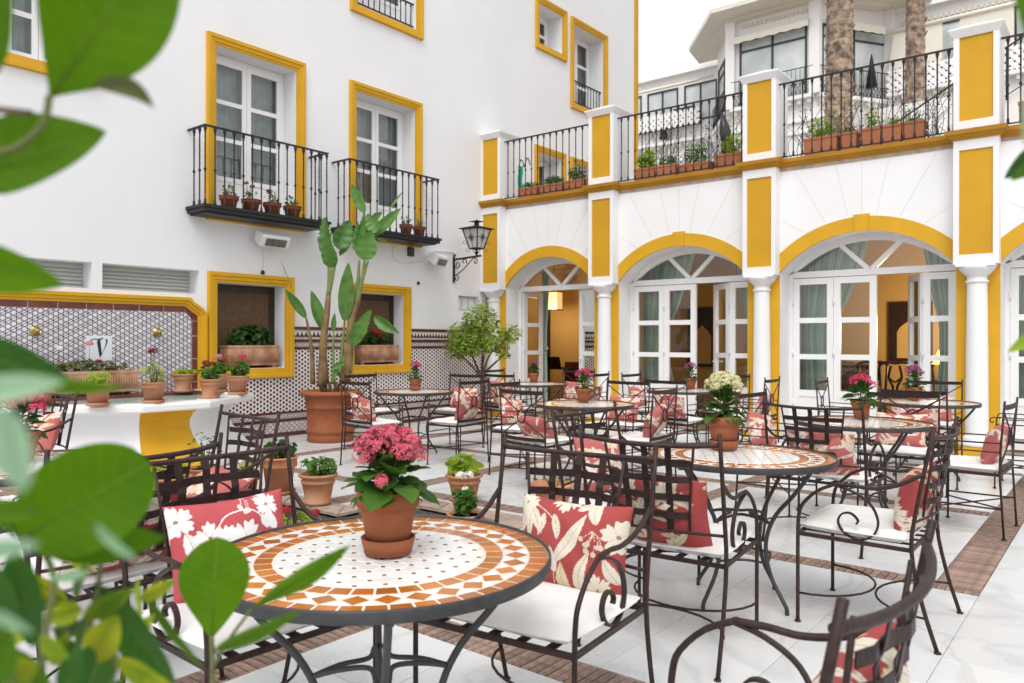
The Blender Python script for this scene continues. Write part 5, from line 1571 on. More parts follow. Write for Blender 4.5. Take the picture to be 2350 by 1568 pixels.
for i, (k, me, l_, kw) in enumerate([('X1', 'b', 'floral pillow leaning askew on the chair beside the strelitzia planter', dict(roll=-14, tilt=18, dx=.02)), ('X3', 'c', 'red pillow on the chair right of the table by the tiled wall', dict(roll=4)),
  ('X3b', 'a', 'pale red pillow on the chair by the tiled dado', dict(dx=-.02)), ('X4', 'b', 'pillow on the chair left of the central table, turned along the view', dict(roll=8)), ('X5', 'c', 'toppled red pillow low on the ringed chair in mid court', dict(tilt=40, dz=-.05, dy=.06, dx=.03)),
  ('X6', 'a', 'pale floral pillow on the chair facing the camera in mid court', {}), ('X9', 'c', 'red pillow leaning on its corner on the chair turned left of centre', dict(roll=22)), ('X7', 'a', 'pale pillow on the chair by the second column', {}),
  ('X8', 'b', 'pink pillow on the chair before the mauve flower of the middle door', dict(roll=-6)), ('X11', 'b', 'red pillow side on, on the chair before the third column', dict(roll=-12)), ('X17', 'c', 'red pillow on the chair by the open leaf of the middle door', {}),
  ('X13', 'a', 'pink striped looking pillow on the chair behind the cream flower pot', dict(roll=10)), ('X15', 'b', 'red and cream pillow behind the hot pink flower of the right table', {}), ('X16', 'c', 'red pillow on the chair over the wide brick band at the right edge', dict(roll=5)),
  ('X14', 'a', 'red pillow on the chair against the doors beside the fourth column', {}), ('X15b', 'b', 'red pillow on the chair seen from behind at the farthest right table', {}), ('X21', 'a', 'pillow on the chair before the column at the right edge', {}),
  ('X18', 'c', 'pillow on the chair under the small tree', {}), ('X19', 'a', 'floral pillow on the chair seen from behind at the far mauve table', {}), ('X10a', 'c', 'bright red pillow on the chair in the open doorway of the first arch', {}), ('X10b', 'b', 'red pillow on the chair before the second column', dict(roll=-5))]):
    pillow(k, me, l_, **kw)
# ------------------------------------------------------------ plants
def uvleaf(me, nu, nv):
    for nm, vals in (('along', [i / nu for j in range(nv+1) for i in range(nu+1)]), ('across', [2*j/nv - 1 for j in range(nv+1) for i in range(nu+1)])):
        a = me.attributes.new(nm, 'FLOAT', 'POINT'); a.data.foreach_set('value', vals)
def leaf_grid(L, w, fold=.12, bend=.25, prof='ovate', nu=8, nv=4, thick=False, wave=0.0):
    """one leaf along +x, lying near the xy plane, tip at x = L"""
    b = MB()
    def wd(t):
        if prof == 'ovate': return w * (math.sin(PI * min(1, t) ** .75) ** .85 if 0 < t < 1 else 0)
        if prof == 'obovate': return w * (math.sin(PI * t ** 1.5) ** .75 if 0 < t < 1 else 0)
        if prof == 'lance': return w * (math.sin(PI * t ** .85) if 0 < t < 1 else 0)
        if prof == 'paddle': return w * (1 - (2*t - 1) ** 4) ** .6 if 0 < t < 1 else 0
    def fn(u, v):
        c = 2*v - 1; h = wd(u)
        return (u * L, c * h, fold * abs(c) * h * 2 - bend * L * u * u + wave * h * math.sin(u * 17) * abs(c))
    b.grid(fn, nu, nv)
    return b
def scatter_leaves(mb, n, centre, rad, size, shape='quad', up=.5, seed=0, hollow=.0, zmin=None):
    r = random.Random(seed); c = Vector(centre)
    for _ in range(n):
        while True:
            p = Vector((r.uniform(-1, 1), r.uniform(-1, 1), r.uniform(-1, 1)))
            if hollow < p.length <= 1: break
        q = c + Vector((p.x*rad[0], p.y*rad[1], p.z*rad[2]))
        if zmin is not None and q.z < zmin: q.z = zmin + r.random() * .02
        nrm = (p * (1 - up) + Vector((r.uniform(-.6, .6), r.uniform(-.6, .6), up + r.uniform(-.3, .3)))).normalized()
        t = nrm.orthogonal().normalized(); t = (Matrix.Rotation(r.uniform(0, 2*PI), 3, nrm) @ t); s_ = nrm.cross(t)
        z = size * r.uniform(.65, 1.25)
        if shape == 'round':
            pts = [q + (t * math.cos(k*PI/3.5) + s_ * math.sin(k*PI/3.5)) * z * .5 * (1 + .12*(k % 2)) + nrm * z * .10 for k in range(7)]
            mb.mesh([q] + pts, [(0, k+1, (k+1) % 7 + 1) for k in range(7)], True)
        else:
            mb.mesh([q - t*z*.5, q + s_*z*.2 + nrm*z*.06, q + t*z*.5 - nrm*z*.08, q - s_*z*.2 + nrm*z*.06], [(0, 3, 2, 1)], True)
def blossom(mb, centre, R, n, size, seed=0, flat=.7):
    """ball of small four or five petalled florets"""
    r = random.Random(seed); c = Vector(centre)
    for _ in range(n):
        while True:
            p = Vector((r.uniform(-1, 1), r.uniform(-1, 1), r.uniform(-.5, 1)))
            if p.length > .1: break
        p.normalize(); q = c + Vector((p.x*R, p.y*R, p.z*R*flat))
        nrm = (p + Vector((0, 0, .35)) + Vector((r.uniform(-.4, .4), r.uniform(-.4, .4), r.uniform(-.3, .3)))).normalized()
        t = Matrix.Rotation(r.uniform(0, 6.28), 3, nrm) @ nrm.orthogonal().normalized(); s_ = nrm.cross(t)
        z = size * r.uniform(.75, 1.2)
        for k in range(4):
            a = k * PI/2; d = t*math.cos(a) + s_*math.sin(a); e = -t*math.sin(a) + s_*math.cos(a)
            mb.mesh([q, q + d*z*.55 + e*z*.27 + nrm*z*.16, q + d*z + nrm*z*.05, q + d*z*.55 - e*z*.27 + nrm*z*.16], [(0, 3, 2, 1)])
def pot_prof(r, h, style):
    if style == 'plain': return [(r*.66, 0), (r*.90, h*.70), (r*.90, h*.705), (r, h*.715), (r*1.02, h*.99), (r*1.0, h), (r*.92, h), (r*.90, h*.88)]
    if style == 'garden': return [(r*.60, 0), (r*.66, h*.03), (r*.66, h*.10), (r*.63, h*.12), (r*.80, h*.68), (r*.86, h*.70), (r*.86, h*.78), (r*.80, h*.80), (r*.82, h*.86), (r*.98, h*.92), (r*1.0, h*.97), (r*.96, h), (r*.84, h), (r*.82, h*.92)]
    if style == 'rim': return [(r*.68, 0), (r*.86, h*.70), (r*.98, h*.72), (r*1.0, h*.75), (r*.98, h*.93), (r*1.04, h*.95), (r*1.04, h*.99), (r*.98, h), (r*.88, h), (r*.86, h*.9)]
def pot(name, label, x, y, z, r, h, style='rim', m='terraold', saucer=0, cat='flower pot', group=None, soil=True):
    t = thing(name, label, cat, (x, y, z), 0, group)
    z0 = saucer * .35 if saucer else 0
    b = MB(); pf = [(q, zz + z0) for q, zz in pot_prof(r, h, style)]; b.lathe(pf, 32); part('pot', b, M[m], t)
    if saucer:
        b = MB(); rs = r * (.88 if style == 'plain' else .95)
        b.lathe([(rs*.86, 0), (rs, saucer), (rs*.93, saucer), (rs*.84, .006)], 32); part('saucer', b, M[m], t)
    if soil:
        b = MB(); b.lathe([(r*.80, z0 + h*.86), (r*.86, z0 + h*.90)], 24); part('soil', b, M['soil'], t)
    t['_top'] = z0 + h
    return t
def geranium(t, r, h, leaf='leafmid', flowers=(), n=110, size=.045, seed=1, stems=True):
    top = t['_top']
    b = MB(); scatter_leaves(b, n, (0, 0, top + h*.45), (r, r, h*.55), size, 'round', .55, seed, 0, top - .01); part('foliage', b, M[leaf], t)['kind'] = 'stuff'
    rr = random.Random(seed); b = MB()
    for k in range(9):
        a = rr.uniform(0, 6.28); d = rr.uniform(.2, .8) * r
        b.tube([(math.cos(a)*r*.2, math.sin(a)*r*.2, top - .02), (math.cos(a)*d, math.sin(a)*d, top + h*rr.uniform(.4, .8))], .004, 5)
    for (fx, fy, fz, fr, fm) in flowers:
        b.tube([(fx*.3, fy*.3, top), (fx, fy, top + fz)], .0025, 4)
        c = MB(); blossom(c, (fx, fy, top + fz), fr, int(34 + fr * 900), fr * .42, seed + int(fx*1000)); part('flower_head', c, M[fm], t)
    part('stems', b, M['twig'], t)
def kalanchoe(t, petals, scale=1.0, detail=False, seed=2, hh=.12, R=.08, lr=.10, pitch0=-12):
    """fleshy leaves below a dome of tiny flowers; hh height of the dome base, R its radius, lr how far the leaves reach"""
    top = t['_top']; r = random.Random(seed)
    n = 62 if detail else 38
    L = lr * .78
    meshes = [leaf_grid(L, L*.34, .10, bd, 'obovate', 7, 4, wave=.10).data('leaf', M['leafdark' if i != 1 else 'leafmid']) for i, bd in enumerate((.25, .5, .05))]
    jm = MB()
    for k in range(n):
        f = k / n; a = k * 2.399 + r.uniform(-.3, .3)
        pitch = math.radians(pitch0 + 75 * f + r.uniform(-12, 12)); rad = lr * .25 * (1 - f); z = top - .006 + f * hh * .80
        Mx = Matrix.Translation((math.cos(a)*rad, math.sin(a)*rad, z)) @ Matrix.Rotation(a, 4, 'Z') @ Matrix.Rotation(-pitch, 4, 'Y') @ Matrix.Rotation(r.uniform(-.5, .5), 4, 'X') @ Matrix.Scale(r.uniform(.75, 1.2) * (1 - .25*f), 4)
        if detail:
            o = link('leaf', meshes[k % 3], t); o.matrix_local = Mx
        else:
            q = leaf_grid(L, L*.34, .10, .25, 'obovate', 5, 2); jm.mesh(q.v, q.f, True, Mx)
    if not detail: part('foliage', jm, M['leafdark'], t)['kind'] = 'stuff'
    st = MB(); nc = 18 if detail else 9
    for k in range(nc):
        f = (k + .5) / nc; a = k * 2.399; rr = R * math.sqrt(f); z = top + hh + R*.42 * (1 - f) - R*.40*f*f
        x, y = math.cos(a)*rr, math.sin(a)*rr
        st.tube([(x*.2, y*.2, top), (x*.5, y*.5, top + hh*.6), (x, y, z)], .0022, 4)
        c = MB(); blossom(c, (x, y, z), R*.34, 66 if detail else 26, .0095*scale if detail else R*.15, seed*50 + k, .75); part('flower_cluster', c, M[petals], t)
    if seed == 2:
        p = at(876, 1104, 1.93) - Vector(t.location)
        st.tube([(p.x*.3, p.y*.3, top), (p.x, p.y, p.z)], .002, 4)
        c = MB(); blossom(c, p, .015, 46, .0085, 99, 1.0); part('flower_cluster', c, M[petals], t)
    part('stems', st, M['twig'], t)
TT = .7345
g_ = 'potted kalanchoes on the tables'
k1 = pot('potted_plant', 'big pink kalanchoe in a terracotta pot with deep saucer on the front table', -1.555, 1.40, TT, .083, .155, 'plain', 'terra', .042, 'potted plant', g_); kalanchoe(k1, 'pink', 1.0, True, 2, .118, .083, .128)
k2 = pot('potted_plant', 'cream flowered kalanchoe in a terracotta pot with saucer on the second table', -1.68, 3.87, TT, .088, .155, 'plain', 'terra', .048, 'potted plant', g_); kalanchoe(k2, 'cream', 1.15, True, 3, .185, .082, .125)
k3 = pot('potted_plant', 'hot pink kalanchoe in a plain pot on the right table', -1.56, 6.05, TT, .070, .135, 'plain', 'terra', 0, 'potted plant', g_); kalanchoe(k3, 'hotpink', 1.1, False, 4, .150, .078, .135)
k5 = pot('potted_plant', 'hot pink kalanchoe in a plain pot on the central table', -3.98, 6.0, TT, .075, .13, 'plain', 'terra', 0, 'potted plant', g_); kalanchoe(k5, 'hotpink', .95, False, 5, .145, .072, .10)
k7 = pot('potted_plant', 'small hot pink kalanchoe in a pot with saucer on the table by the tiled wall', -6.45, 6.22, TT, .072, .115, 'plain', 'terra', .05, 'potted plant', g_); kalanchoe(k7, 'hotpink', .9, False, 6, .165, .060, .10)
k6 = pot('potted_plant', 'mauve kalanchoe on the far table before the first arch', -6.48, 8.52, TT, .072, .13, 'plain', 'terra', 0, 'potted plant', g_); kalanchoe(k6, 'mauve', 1.0, False, 7, .140, .062, .10)
k8 = pot('potted_plant', 'mauve kalanchoe on the far table before the middle arch', -4.12, 8.52, TT, .072, .13, 'plain', 'terra', 0, 'potted plant', g_); kalanchoe(k8, 'mauve', .95, False, 8, .150, .066, .10)
k4 = pot('potted_plant', 'mauve kalanchoe on the far table before the right arch', -1.66, 8.30, TT, .075, .13, 'plain', 'terra', 0, 'potted plant', g_); kalanchoe(k4, 'mauve', 1.0, False, 9, .165, .078, .12)
k9 = pot('potted_plant', 'magenta kalanchoe on the left edge table, half hidden by leaves', -4.05, 1.36, TT, .078, .14, 'plain', 'terra', 0, 'potted plant', g_); kalanchoe(k9, 'hotpink', 1.15, False, 10, .14, .10, .12)

# pots on the fountain basin
g_ = 'geranium pots on the fountain basin'
BZ = .7005
def bp(x, y, label, r, h, fl=(), n=70, hh=.16, leaf='leafmid', style='rim', seed=1, sauc=.03, rr=None):
    t = pot('geranium_pot', label, x, y, BZ, r, h, style, 'terraold', sauc, 'flower pot', g_); geranium(t, rr or r*1.0, hh, leaf, fl, n, .045, seed)
bp(-7.42, 3.12, 'terracotta pot with a thin fern on the basin rim, left of the dark red geranium', .115, .19, (), 50, .12, 'leaflight', seed=31)
bp(-7.34, 3.60, 'terracotta pot with one tall dark red geranium in front of the plaque wall', .115, .19, ((0, .0, .30, .035, 'darkred'), (.02, -.03, .30, .03, 'darkred')), 60, .20, 'leafpale', seed=32)
bp(-7.50, 4.27, 'dark red geranium pot at the corner of the basin rim', .115, .19, ((-.02, -.03, .17, .035, 'darkred'), (.05, 0, .16, .03, 'darkred')), 90, .14, 'leafmid', 'garden', 33)
bp(-7.80, 4.78, 'pot of red and pink geraniums at the right end of the basin', .12, .20, ((.03, -.05, .10, .03, 'red'), (.06, .02, .21, .035, 'hotpink')), 130, .17, 'leafmid', seed=34)
bp(-8.35, 4.88, 'pot behind with pale pink geranium beside the ochre niche', .11, .20, ((-.0, -.02, .20, .045, 'palepink'), (.02, .05, .16, .03, 'red')), 110, .15, 'leafmid', seed=35)
bp(-8.70, 4.62, 'square shouldered pot with low green sprouts against the tiled panel', .13, .20, (), 60, .05, 'leaflight', 'garden', 36)
bp(-7.75, 2.74, 'pot at the left end of the basin behind the leaves', .13, .16, (), 60, .14, 'leafmid', seed=37)
def trough(name, label, x, y, z, ly, lx, h, m, n=8, foliage='leafmid', flowers=(), seed=3, hh=.14, group=None, fluted=True, axis='y', fn=150, lsize=.05, feet=True):
    t = thing(name, label, 'planter', (x, y, z), 0 if axis == 'y' else PI/2, group)
    f0 = .035 if feet else 0
    b = MB()
    a, c = lx/2, ly/2
    v = []
    for k, (g, zz) in enumerate(((.012, f0), (.004, f0 + .03), (.010, f0 + .035), (0, h - .035), (-.008, h - .03), (-.008, h), (.02, h), (.02, h - .03))):
        v += [(-a+g, -c+g, zz), (a-g, -c+g, zz), (a-g, c-g, zz), (-a+g, c-g, zz)]
    fcs = [(3, 2, 1, 0)] + [(4*k+i, 4*k+(i+1) % 4, 4*k+4+(i+1) % 4, 4*k+4+i) for k in range(7) for i in range(4)] + [(28, 29, 30, 31)]
    b.mesh(v, fcs)
    if feet:
        for sx_ in (-1, 1):
            for sy_ in (-1, 1): b.lathe([(.02, 0), (.03, .015), (.02, f0 + .01)], 10, M=Matrix.Translation((sx_*(a-.05), sy_*(c-.05), 0)))
    part('trough', b, M[m], t)
    if fluted:
        b = MB()
        k = int(ly / .028)
        for i in range(k): b.tube([(a - .004, -c + (i+.5)*ly/k, f0 + .035), (a - .001, -c + (i+.5)*ly/k, h - .04)], .009, 6)
        k = int(lx / .028)
        for i in range(k): b.tube([(-a + (i+.5)*lx/k, -c + .003, f0 + .035), (-a + (i+.5)*lx/k, -c, h - .04)], .009, 6)
        part('fluting', b, M[m], t)
    b = MB(); b.face([(-a+.02, -c+.02, h-.02), (a-.02, -c+.02, h-.02), (a-.02, c-.02, h-.02), (-a+.02, c-.02, h-.02)]); part('soil', b, M['soil'], t)
    b = MB(); scatter_leaves(b, fn, (0, 0, h + hh*.4), (lx*.5, ly*.44, hh*.6), lsize, 'round' if fluted else 'quad', .5, seed, 0, h - .01); part('foliage', b, M[foliage], t)['kind'] = 'stuff'
    b = MB(); r = random.Random(seed)
    for _ in range(10):
        yy = r.uniform(-c*.8, c*.8); b.tube([(0, yy, h - .02), (r.uniform(-.05, .05), yy + r.uniform(-.05, .05), h + hh*r.uniform(.5, 1))], .003, 4)
    for (fy, fz, fr, fm) in flowers:
        b.tube([(0, fy, h), (.02, fy, h + fz)], .0025, 4); cmb = MB(); blossom(cmb, (.02, fy, h + fz), fr, int(34 + fr*900), fr*.42, seed); part('flower_head', cmb, M[fm], t)
    part('stems', b, M['twig'], t)
    return t
trough('flower_trough', 'long pale fluted terracotta trough of geraniums under the V plaque', -8.83, 3.62, .7005, .98, .24, .27, 'terrapale', flowers=((-.0, .30, .035, 'palepink'), (-.30, .25, .03, 'whitepetal'), (.09, .10, .03, 'darkred'), (.25, .12, .015, 'palepink')), foliage='leafolive', seed=41, hh=.12, fn=150)
trough('flower_trough', 'fluted terracotta trough of geraniums standing in the left niche', -9.10, 5.75, .942, .74, .22, .30, 'terrapale', flowers=((.03, .19, .025, 'red'), (.08, .16, .02, 'red')), foliage='leafdark', seed=42, hh=.26, fn=260, lsize=.075)
trough('flower_trough', 'fluted terracotta trough with a bright red geranium in the niche behind the strelitzia', -9.10, 7.93, .942, .74, .22, .30, 'terrapale', flowers=((-.02, .20, .05, 'red'), (.06, .14, .05, 'red')), foliage='leafdark', seed=43, hh=.20, fn=240, lsize=.05)

# pots on the balconies
g_ = 'geranium pots on the balcony floors'
for i, (x, y, l_, fl, n) in enumerate(((-8.78, 5.25, 'balcony pot with thin white geraniums, first of four', ((0, .02, .17, .02, 'whitepetal'), (.0, .08, .2, .018, 'whitepetal'), (0, -.06, .15, .016, 'whitepetal')), 30), (-8.78, 5.56, 'balcony pot with dark red geraniums on tall stalks, second of four', ((0, -.07, .2, .03, 'darkred'), (0, .02, .17, .03, 'darkred')), 34),
      (-8.78, 5.87, 'balcony pot with a red geranium and grey green leaves, third of four', ((0, -.04, .15, .035, 'darkred'),), 40), (-8.78, 6.18, 'balcony pot with straggly green shoots only, last of four', (), 28),
      (-8.76, 8.24, 'pot on the second balcony, mostly behind the strelitzia leaves', (), 20), (-8.76, 8.52, 'pot with a small sprout at the right end of the second balcony', (), 16))):
    t = pot('balcony_pot', l_, x, y, 2.936, .12 if i < 4 else .105, .17, 'rim', 'terra', 0, 'flower pot', g_); geranium(t, .11, .15, 'leafolive', fl, n, .035, 60 + i)

# big strelitzia in its terracotta planter
bp_ = thing('strelitzia_planter', 'large round terracotta planter with a tall strelitzia at the tiled wall', 'planter', (-8.16, 6.34, 0))
b = MB(); b.lathe([(.292, 0), (.298, .01), (.298, .085), (.290, .095), (.288, .10), (.312, .125), (.312, .15), (.296, .16), (.302, .42), (.318, .43), (.324, .45), (.318, .47), (.310, .475), (.325, .55), (.335, .58), (.395, .60), (.405, .615), (.40, .64), (.38, .655), (.335, .655), (.32, .60)], 48); part('pot', b, M['terra'], bp_)
b = MB(); b.lathe([(.1, .61), (.33, .61)], 32); part('soil', b, M['soil'], bp_)
# stems and leaves, read off a view of the plant (380 x 550 px crop scaled 2.85)
def bpos(zx, zy, dd=0):
    return at((700 + zx / 2.85) * .88479, (450 + zy / 2.85) * .88479, 10.0 + dd) - Vector((-8.16, 6.34, 0))
def bstem(pts, r0, r1, m='bananastem', dd=(0, 0)):
    P = [bpos(x, y, dd[0] + (dd[1]-dd[0]) * i/(len(pts)-1)) for i, (x, y) in enumerate(pts)]; P = spline(P, 4)
    b = MB(); b.tube(P, [r0 + (r1-r0)*i/(len(P)-1) for i in range(len(P))], 8); part('stem', b, M[m], bp_)
for pts, r0, r1, m in (([(385, 1580), (390, 1400), (400, 1200), (420, 1040), (432, 900)], .062, .035, 'bananastem'), ([(405, 1560), (395, 1380), (385, 1250)], .06, .045, 'bananastem'), ([(432, 900), (436, 790), (432, 690)], .03, .014, 'bananagreen'), ([(430, 930), (445, 800), (455, 700)], .03, .014, 'bananagreen'), ([(434, 900), (462, 770), (482, 680)], .028, .014, 'bananagreen'),
   ([(560, 1540), (585, 1350), (590, 1200), (610, 1060), (650, 930)], .062, .045, 'bananastem'), ([(540, 1560), (575, 1400), (565, 1260)], .055, .045, 'bananastem'), ([(630, 1000), (650, 800), (660, 640)], .035, .014, 'bananagreen'), ([(640, 980), (680, 780), (700, 640)], .035, .014, 'bananagreen'), ([(640, 960), (690, 760), (725, 650)], .032, .014, 'bananagreen'),
   ([(318, 1560), (312, 1350), (290, 1180), (268, 1075)], .035, .012, 'bananastem'), ([(518, 1500), (535, 1300), (552, 1100)], .035, .014, 'bananagreen'), ([(475, 1560), (470, 1400), (470, 1180)], .025, .012, 'bananagreen'), ([(595, 1480), (605, 1350), (640, 1220)], .03, .014, 'bananagreen'), ([(460, 1560), (480, 1450), (540, 1400)], .02, .012, 'bananagreen')):
    bstem(pts, r0, r1, m)
def bleaf(base, tip, w, fold=.25, dd=(0, 0), bend=.0, prof='paddle', turn=0.0, tear=True):
    """broad leaf from base to tip (crop pixels), half width w in crop pixels, folded along its rib"""
    A, B_ = bpos(*base, dd[0]), bpos(*tip, dd[1]); ax = B_ - A; L = ax.length; ax.normalize()
    view = Vector((-SY, CY, 0)); side = ax.cross(view).normalized(); side = Matrix.Rotation(turn, 3, ax) @ side; nrm = side.cross(ax).normalized()
    hw = w * .00165 * (1.0 / max(.3, math.cos(turn)))
    b = MB()
    def fn(u, v):
        c = 2*v - 1
        h = hw * (math.sin(PI * u ** .72) ** .7 if 0 < u < 1 else 0)
        if abs(c) > .5 and tear and (u * 11 % 1) < .16 and .25 < u < .9: h *= .72
        if prof == 'lance': h = hw * math.sin(PI * u ** .8) ** .8 if 0 < u < 1 else 0
        wv = .015 * math.sin(u*26 + c*2) * abs(c)
        p = A + ax * (u * L) + side * (c * h) - nrm * (fold * abs(c)**1.3 * h + wv * h * 6 + bend * L * u * u)
        return tuple(p)
    b.grid(fn, 34, 8); o = part('leaf', b, M['banana'], bp_); uvleaf(o.data, 34, 8)
    rb = MB(); rb.tube([A + ax*(u*L) + nrm * (.004 - bend*L*u*u) for u in [i/10 for i in range(11)]], [.008*(1 - .8*i/10) for i in range(11)], 5); part('midrib', rb, M['bananagreen'], o)
for a_ in (((460, 700), (420, 470), 62, .5, (0, -.15)), ((500, 560), (590, 350), 75, .35, (.05, .15), .0, 'paddle', .3), ((430, 620), (400, 325), 62, .4, (.1, .2), 0, 'paddle', -.4), ((515, 610), (610, 485), 30, .8, (.1, .3)),
   ((690, 640), (745, 420), 82, .25, (-.1, -.2), 0, 'paddle', .2), ((665, 600), (650, 360), 40, .7, (.05, .1), 0, 'paddle', -.6), ((700, 300), (600, 80), 42, .5, (.1, .15), 0, 'lance'), ((655, 600), (700, 300), 42, .6, (.1, .1)), ((760, 470), (965, 260), 45, .55, (.1, .2), 0, 'lance'), ((880, 265), (985, 130), 9, .4, (.2, .3), 0, 'lance'), ((790, 440), (720, 300), 58, .3, (.05, .1)), ((800, 490), (865, 500), 12, .4, (0, .1), 0, 'lance'), ((760, 340), (830, 290), 28, .4, (.1, .1)),
   ((552, 1100), (580, 660), 62, .12, (-.05, -.1), 0, 'lance', .1), ((400, 1170), (305, 870), 46, .55, (.05, .1), 0, 'lance', .3), ((268, 1075), (110, 860), 34, .55, (0, -.1), 0, 'lance', .4), ((160, 850), (78, 645), 3, .1, (0, 0), 0, 'lance'), ((470, 1175), (480, 1035), 22, .8, (0, 0), 0, 'lance'), ((610, 1270), (750, 1010), 62, .35, (-.15, -.25), .0, 'paddle', -.2), ((770, 1060), (965, 1185), 44, .75, (-.2, -.3), .05, 'lance', .3), ((455, 1450), (560, 1395), 22, .6, (-.2, -.1), 0, 'lance'), ((480, 1520), (500, 1420), 18, .6, (-.2, -.1), 0, 'lance')):
    bleaf(*a_)
b = MB(); r = random.Random(8)
for k in range(26):
    a = r.uniform(0, 6.28); d = r.uniform(.08, .27); b.strap([(math.cos(a)*d*.7, math.sin(a)*d*.7, .60), (math.cos(a)*d, math.sin(a)*d, r.uniform(.68, .80))], (0, 1, 0), .025, .003)
part('dry_sheaths', b, M['bananastem'], bp_)['kind'] = 'stuff'

# small tree in the corner
tr = thing('small_tree', 'small yellow green citrus like tree in the corner between tiled wall and arcade', 'tree', (-8.12, 9.30, 0))
b = MB(); b.tube(spline([(0, 0, 0), (.0, .02, .4), (-.01, .0, .78)], 4), .032, 8)
r = random.Random(4)
LIMBS = [((-.01, 0, .72), (-.30, .05, 1.15), (-.45, .0, 1.5)), ((-.01, 0, .76), (-.08, .15, 1.2), (-.10, .1, 1.75)), ((0, 0, .74), (.22, -.05, 1.10), (.62, -.08, 1.38)), ((0, 0, .78), (.10, -.1, 1.25), (.15, -.05, 1.8)), ((-.01, 0, .72), (-.2, -.15, 1.0), (-.55, -.15, 1.2)), ((0, 0, .76), (.25, .1, 1.0), (.42, .15, 1.15))]
for l_ in LIMBS: b.tube(spline(l_, 5), [.022*(1 - .75*i/10) for i in range(11)], 6)
for k in range(40):
    l_ = r.choice(LIMBS); p = Vector(l_[1]).lerp(Vector(l_[2]), r.random()); q = p + Vector((r.uniform(-.22, .22), r.uniform(-.2, .2), r.uniform(.02, .22))); b.tube([p, q], .005, 4)
part('trunk', b, M['wood'], tr)
for i, (m, n_) in enumerate((('leaflight', 1700), ('leafmid', 420), ('leafpale', 620))):
    b = MB()
    for j, (c, rad) in enumerate((((-.33, 0, 1.38), (.36, .3, .28)), ((-.02, .0, 1.62), (.33, .3, .28)), ((.30, -.02, 1.30), (.30, .25, .20)), ((-.52, -.05, 1.18), (.24, .22, .17)), ((.62, -.05, 1.42), (.20, .18, .17)), ((-.1, -.1, 1.25), (.34, .28, .20)), ((.40, .05, 1.08), (.14, .12, .10)), ((.0, 0, 1.86), (.10, .1, .13)), ((-.45, 0, 1.05), (.12, .1, .09)))):
        vol = rad[0]*rad[1]*rad[2]
        scatter_leaves(b, int(n_ * vol / .105), c, rad, .082, 'quad', .45, 100*i + j, .15)
    o = part('crown', b, M[m], tr); o['kind'] = 'stuff'
tp_ = pot('tree_pot', 'low terracotta pot holding the small corner tree', -8.12, 9.30, .001, .26, .34, 'garden', 'terraold', 0, 'flower pot')

# pots standing on the floor and round the sunken basin
g_ = 'terracotta pots round the sunken basin'
def fp(x, y, z, r, h, label, fl=(), n=60, hh=.12, leaf='leafmid', style='garden', seed=1, sauc=0, rr=None, lsize=.045):
    t = pot('floor_pot', label, x, y, z, r, h, style, 'terraold', sauc, 'flower pot', g_); geranium(t, rr or r*.95, hh, leaf, fl, n, lsize, seed); return t
fp(-5.02, 3.78, .012, .155, .24, 'terracotta pot of bushy green geranium on the coping corner, in the open', (), 120, .13, 'leafmid', seed=71)
fp(-5.62, 3.83, .012, .150, .30, 'tall terracotta pot with dark leaved geranium behind the left chair post', (), 130, .15, 'leafdark', 'rim', 72, .03)
fp(-5.34, 3.42, -.268, .125, .24, 'shorter pot with trailing pale leaves down in the sunken basin, left side', (), 70, .12, 'leafmid', 'rim', 73)
fp(-6.15, 3.45, .002, .15, .22, 'pot of upright spiky green shoots seen through the chair lattice at the left', (), 90, .30, 'leafmid', 'rim', 74, lsize=.03)
fp(-5.95, 3.05, .002, .16, .22, 'wide pot with yellowish leaves in front of the ochre basin panel', (), 60, .10, 'leaflight', 'rim', 75)
fp(-5.78, 3.62, .008, .11, .18, 'small pot of white flowers behind the lattice of the left chair', ((0, .0, .14, .03, 'whitepetal'), (.05, .03, .12, .03, 'whitepetal'), (-.05, 0, .10, .03, 'whitepetal')), 40, .10, 'leafpale', 'rim', 76)
fp(-4.58, 3.28, -.268, .12, .16, 'low pot of red geraniums down in the sunken basin, left of the front table', ((-.06, -.05, .22, .035, 'red'), (.10, .07, .20, .03, 'red')), 110, .20, 'leaflight', 'rim', 77, rr=.20)
fp(-4.22, 4.62, .002, .155, .22, 'pot of heart shaped pale green leaves behind the post of the right front chair', (), 60, .15, 'leaflight', 'garden', 78, lsize=.085)
fp(-3.95, 4.32, .012, .10, .10, 'small pot of white geraniums on the basin coping', ((-.02, -.02, .17, .035, 'whitepetal'), (.05, 0, .18, .035, 'whitepetal'), (.06, -.05, .08, .025, 'whitepetal')), 30, .08, 'leafmid', 'rim', 79)
fp(-3.62, 3.98, -.10, .13, .20, 'pot with feathery green parsley like leaves beside the basin edge', (), 150, .16, 'leafmid', 'rim', 80, lsize=.04, rr=.08)
fp(-3.50, 4.85, .002, .175, .20, 'wide pale pot with sparse growth behind the lattice of the right front chair', (), 16, .05, 'leafmid', 'garden', 81, lsize=.03)
b = MB(); b.lathe([(.085, 0), (.10, .05), (.09, .05), (.08, .01)], 20); solo('empty_saucer', b, M['terraold'], 'empty terracotta saucer in the sunken basin beside the left chair', 'saucer', None, (-5.05, 3.30, -.268))

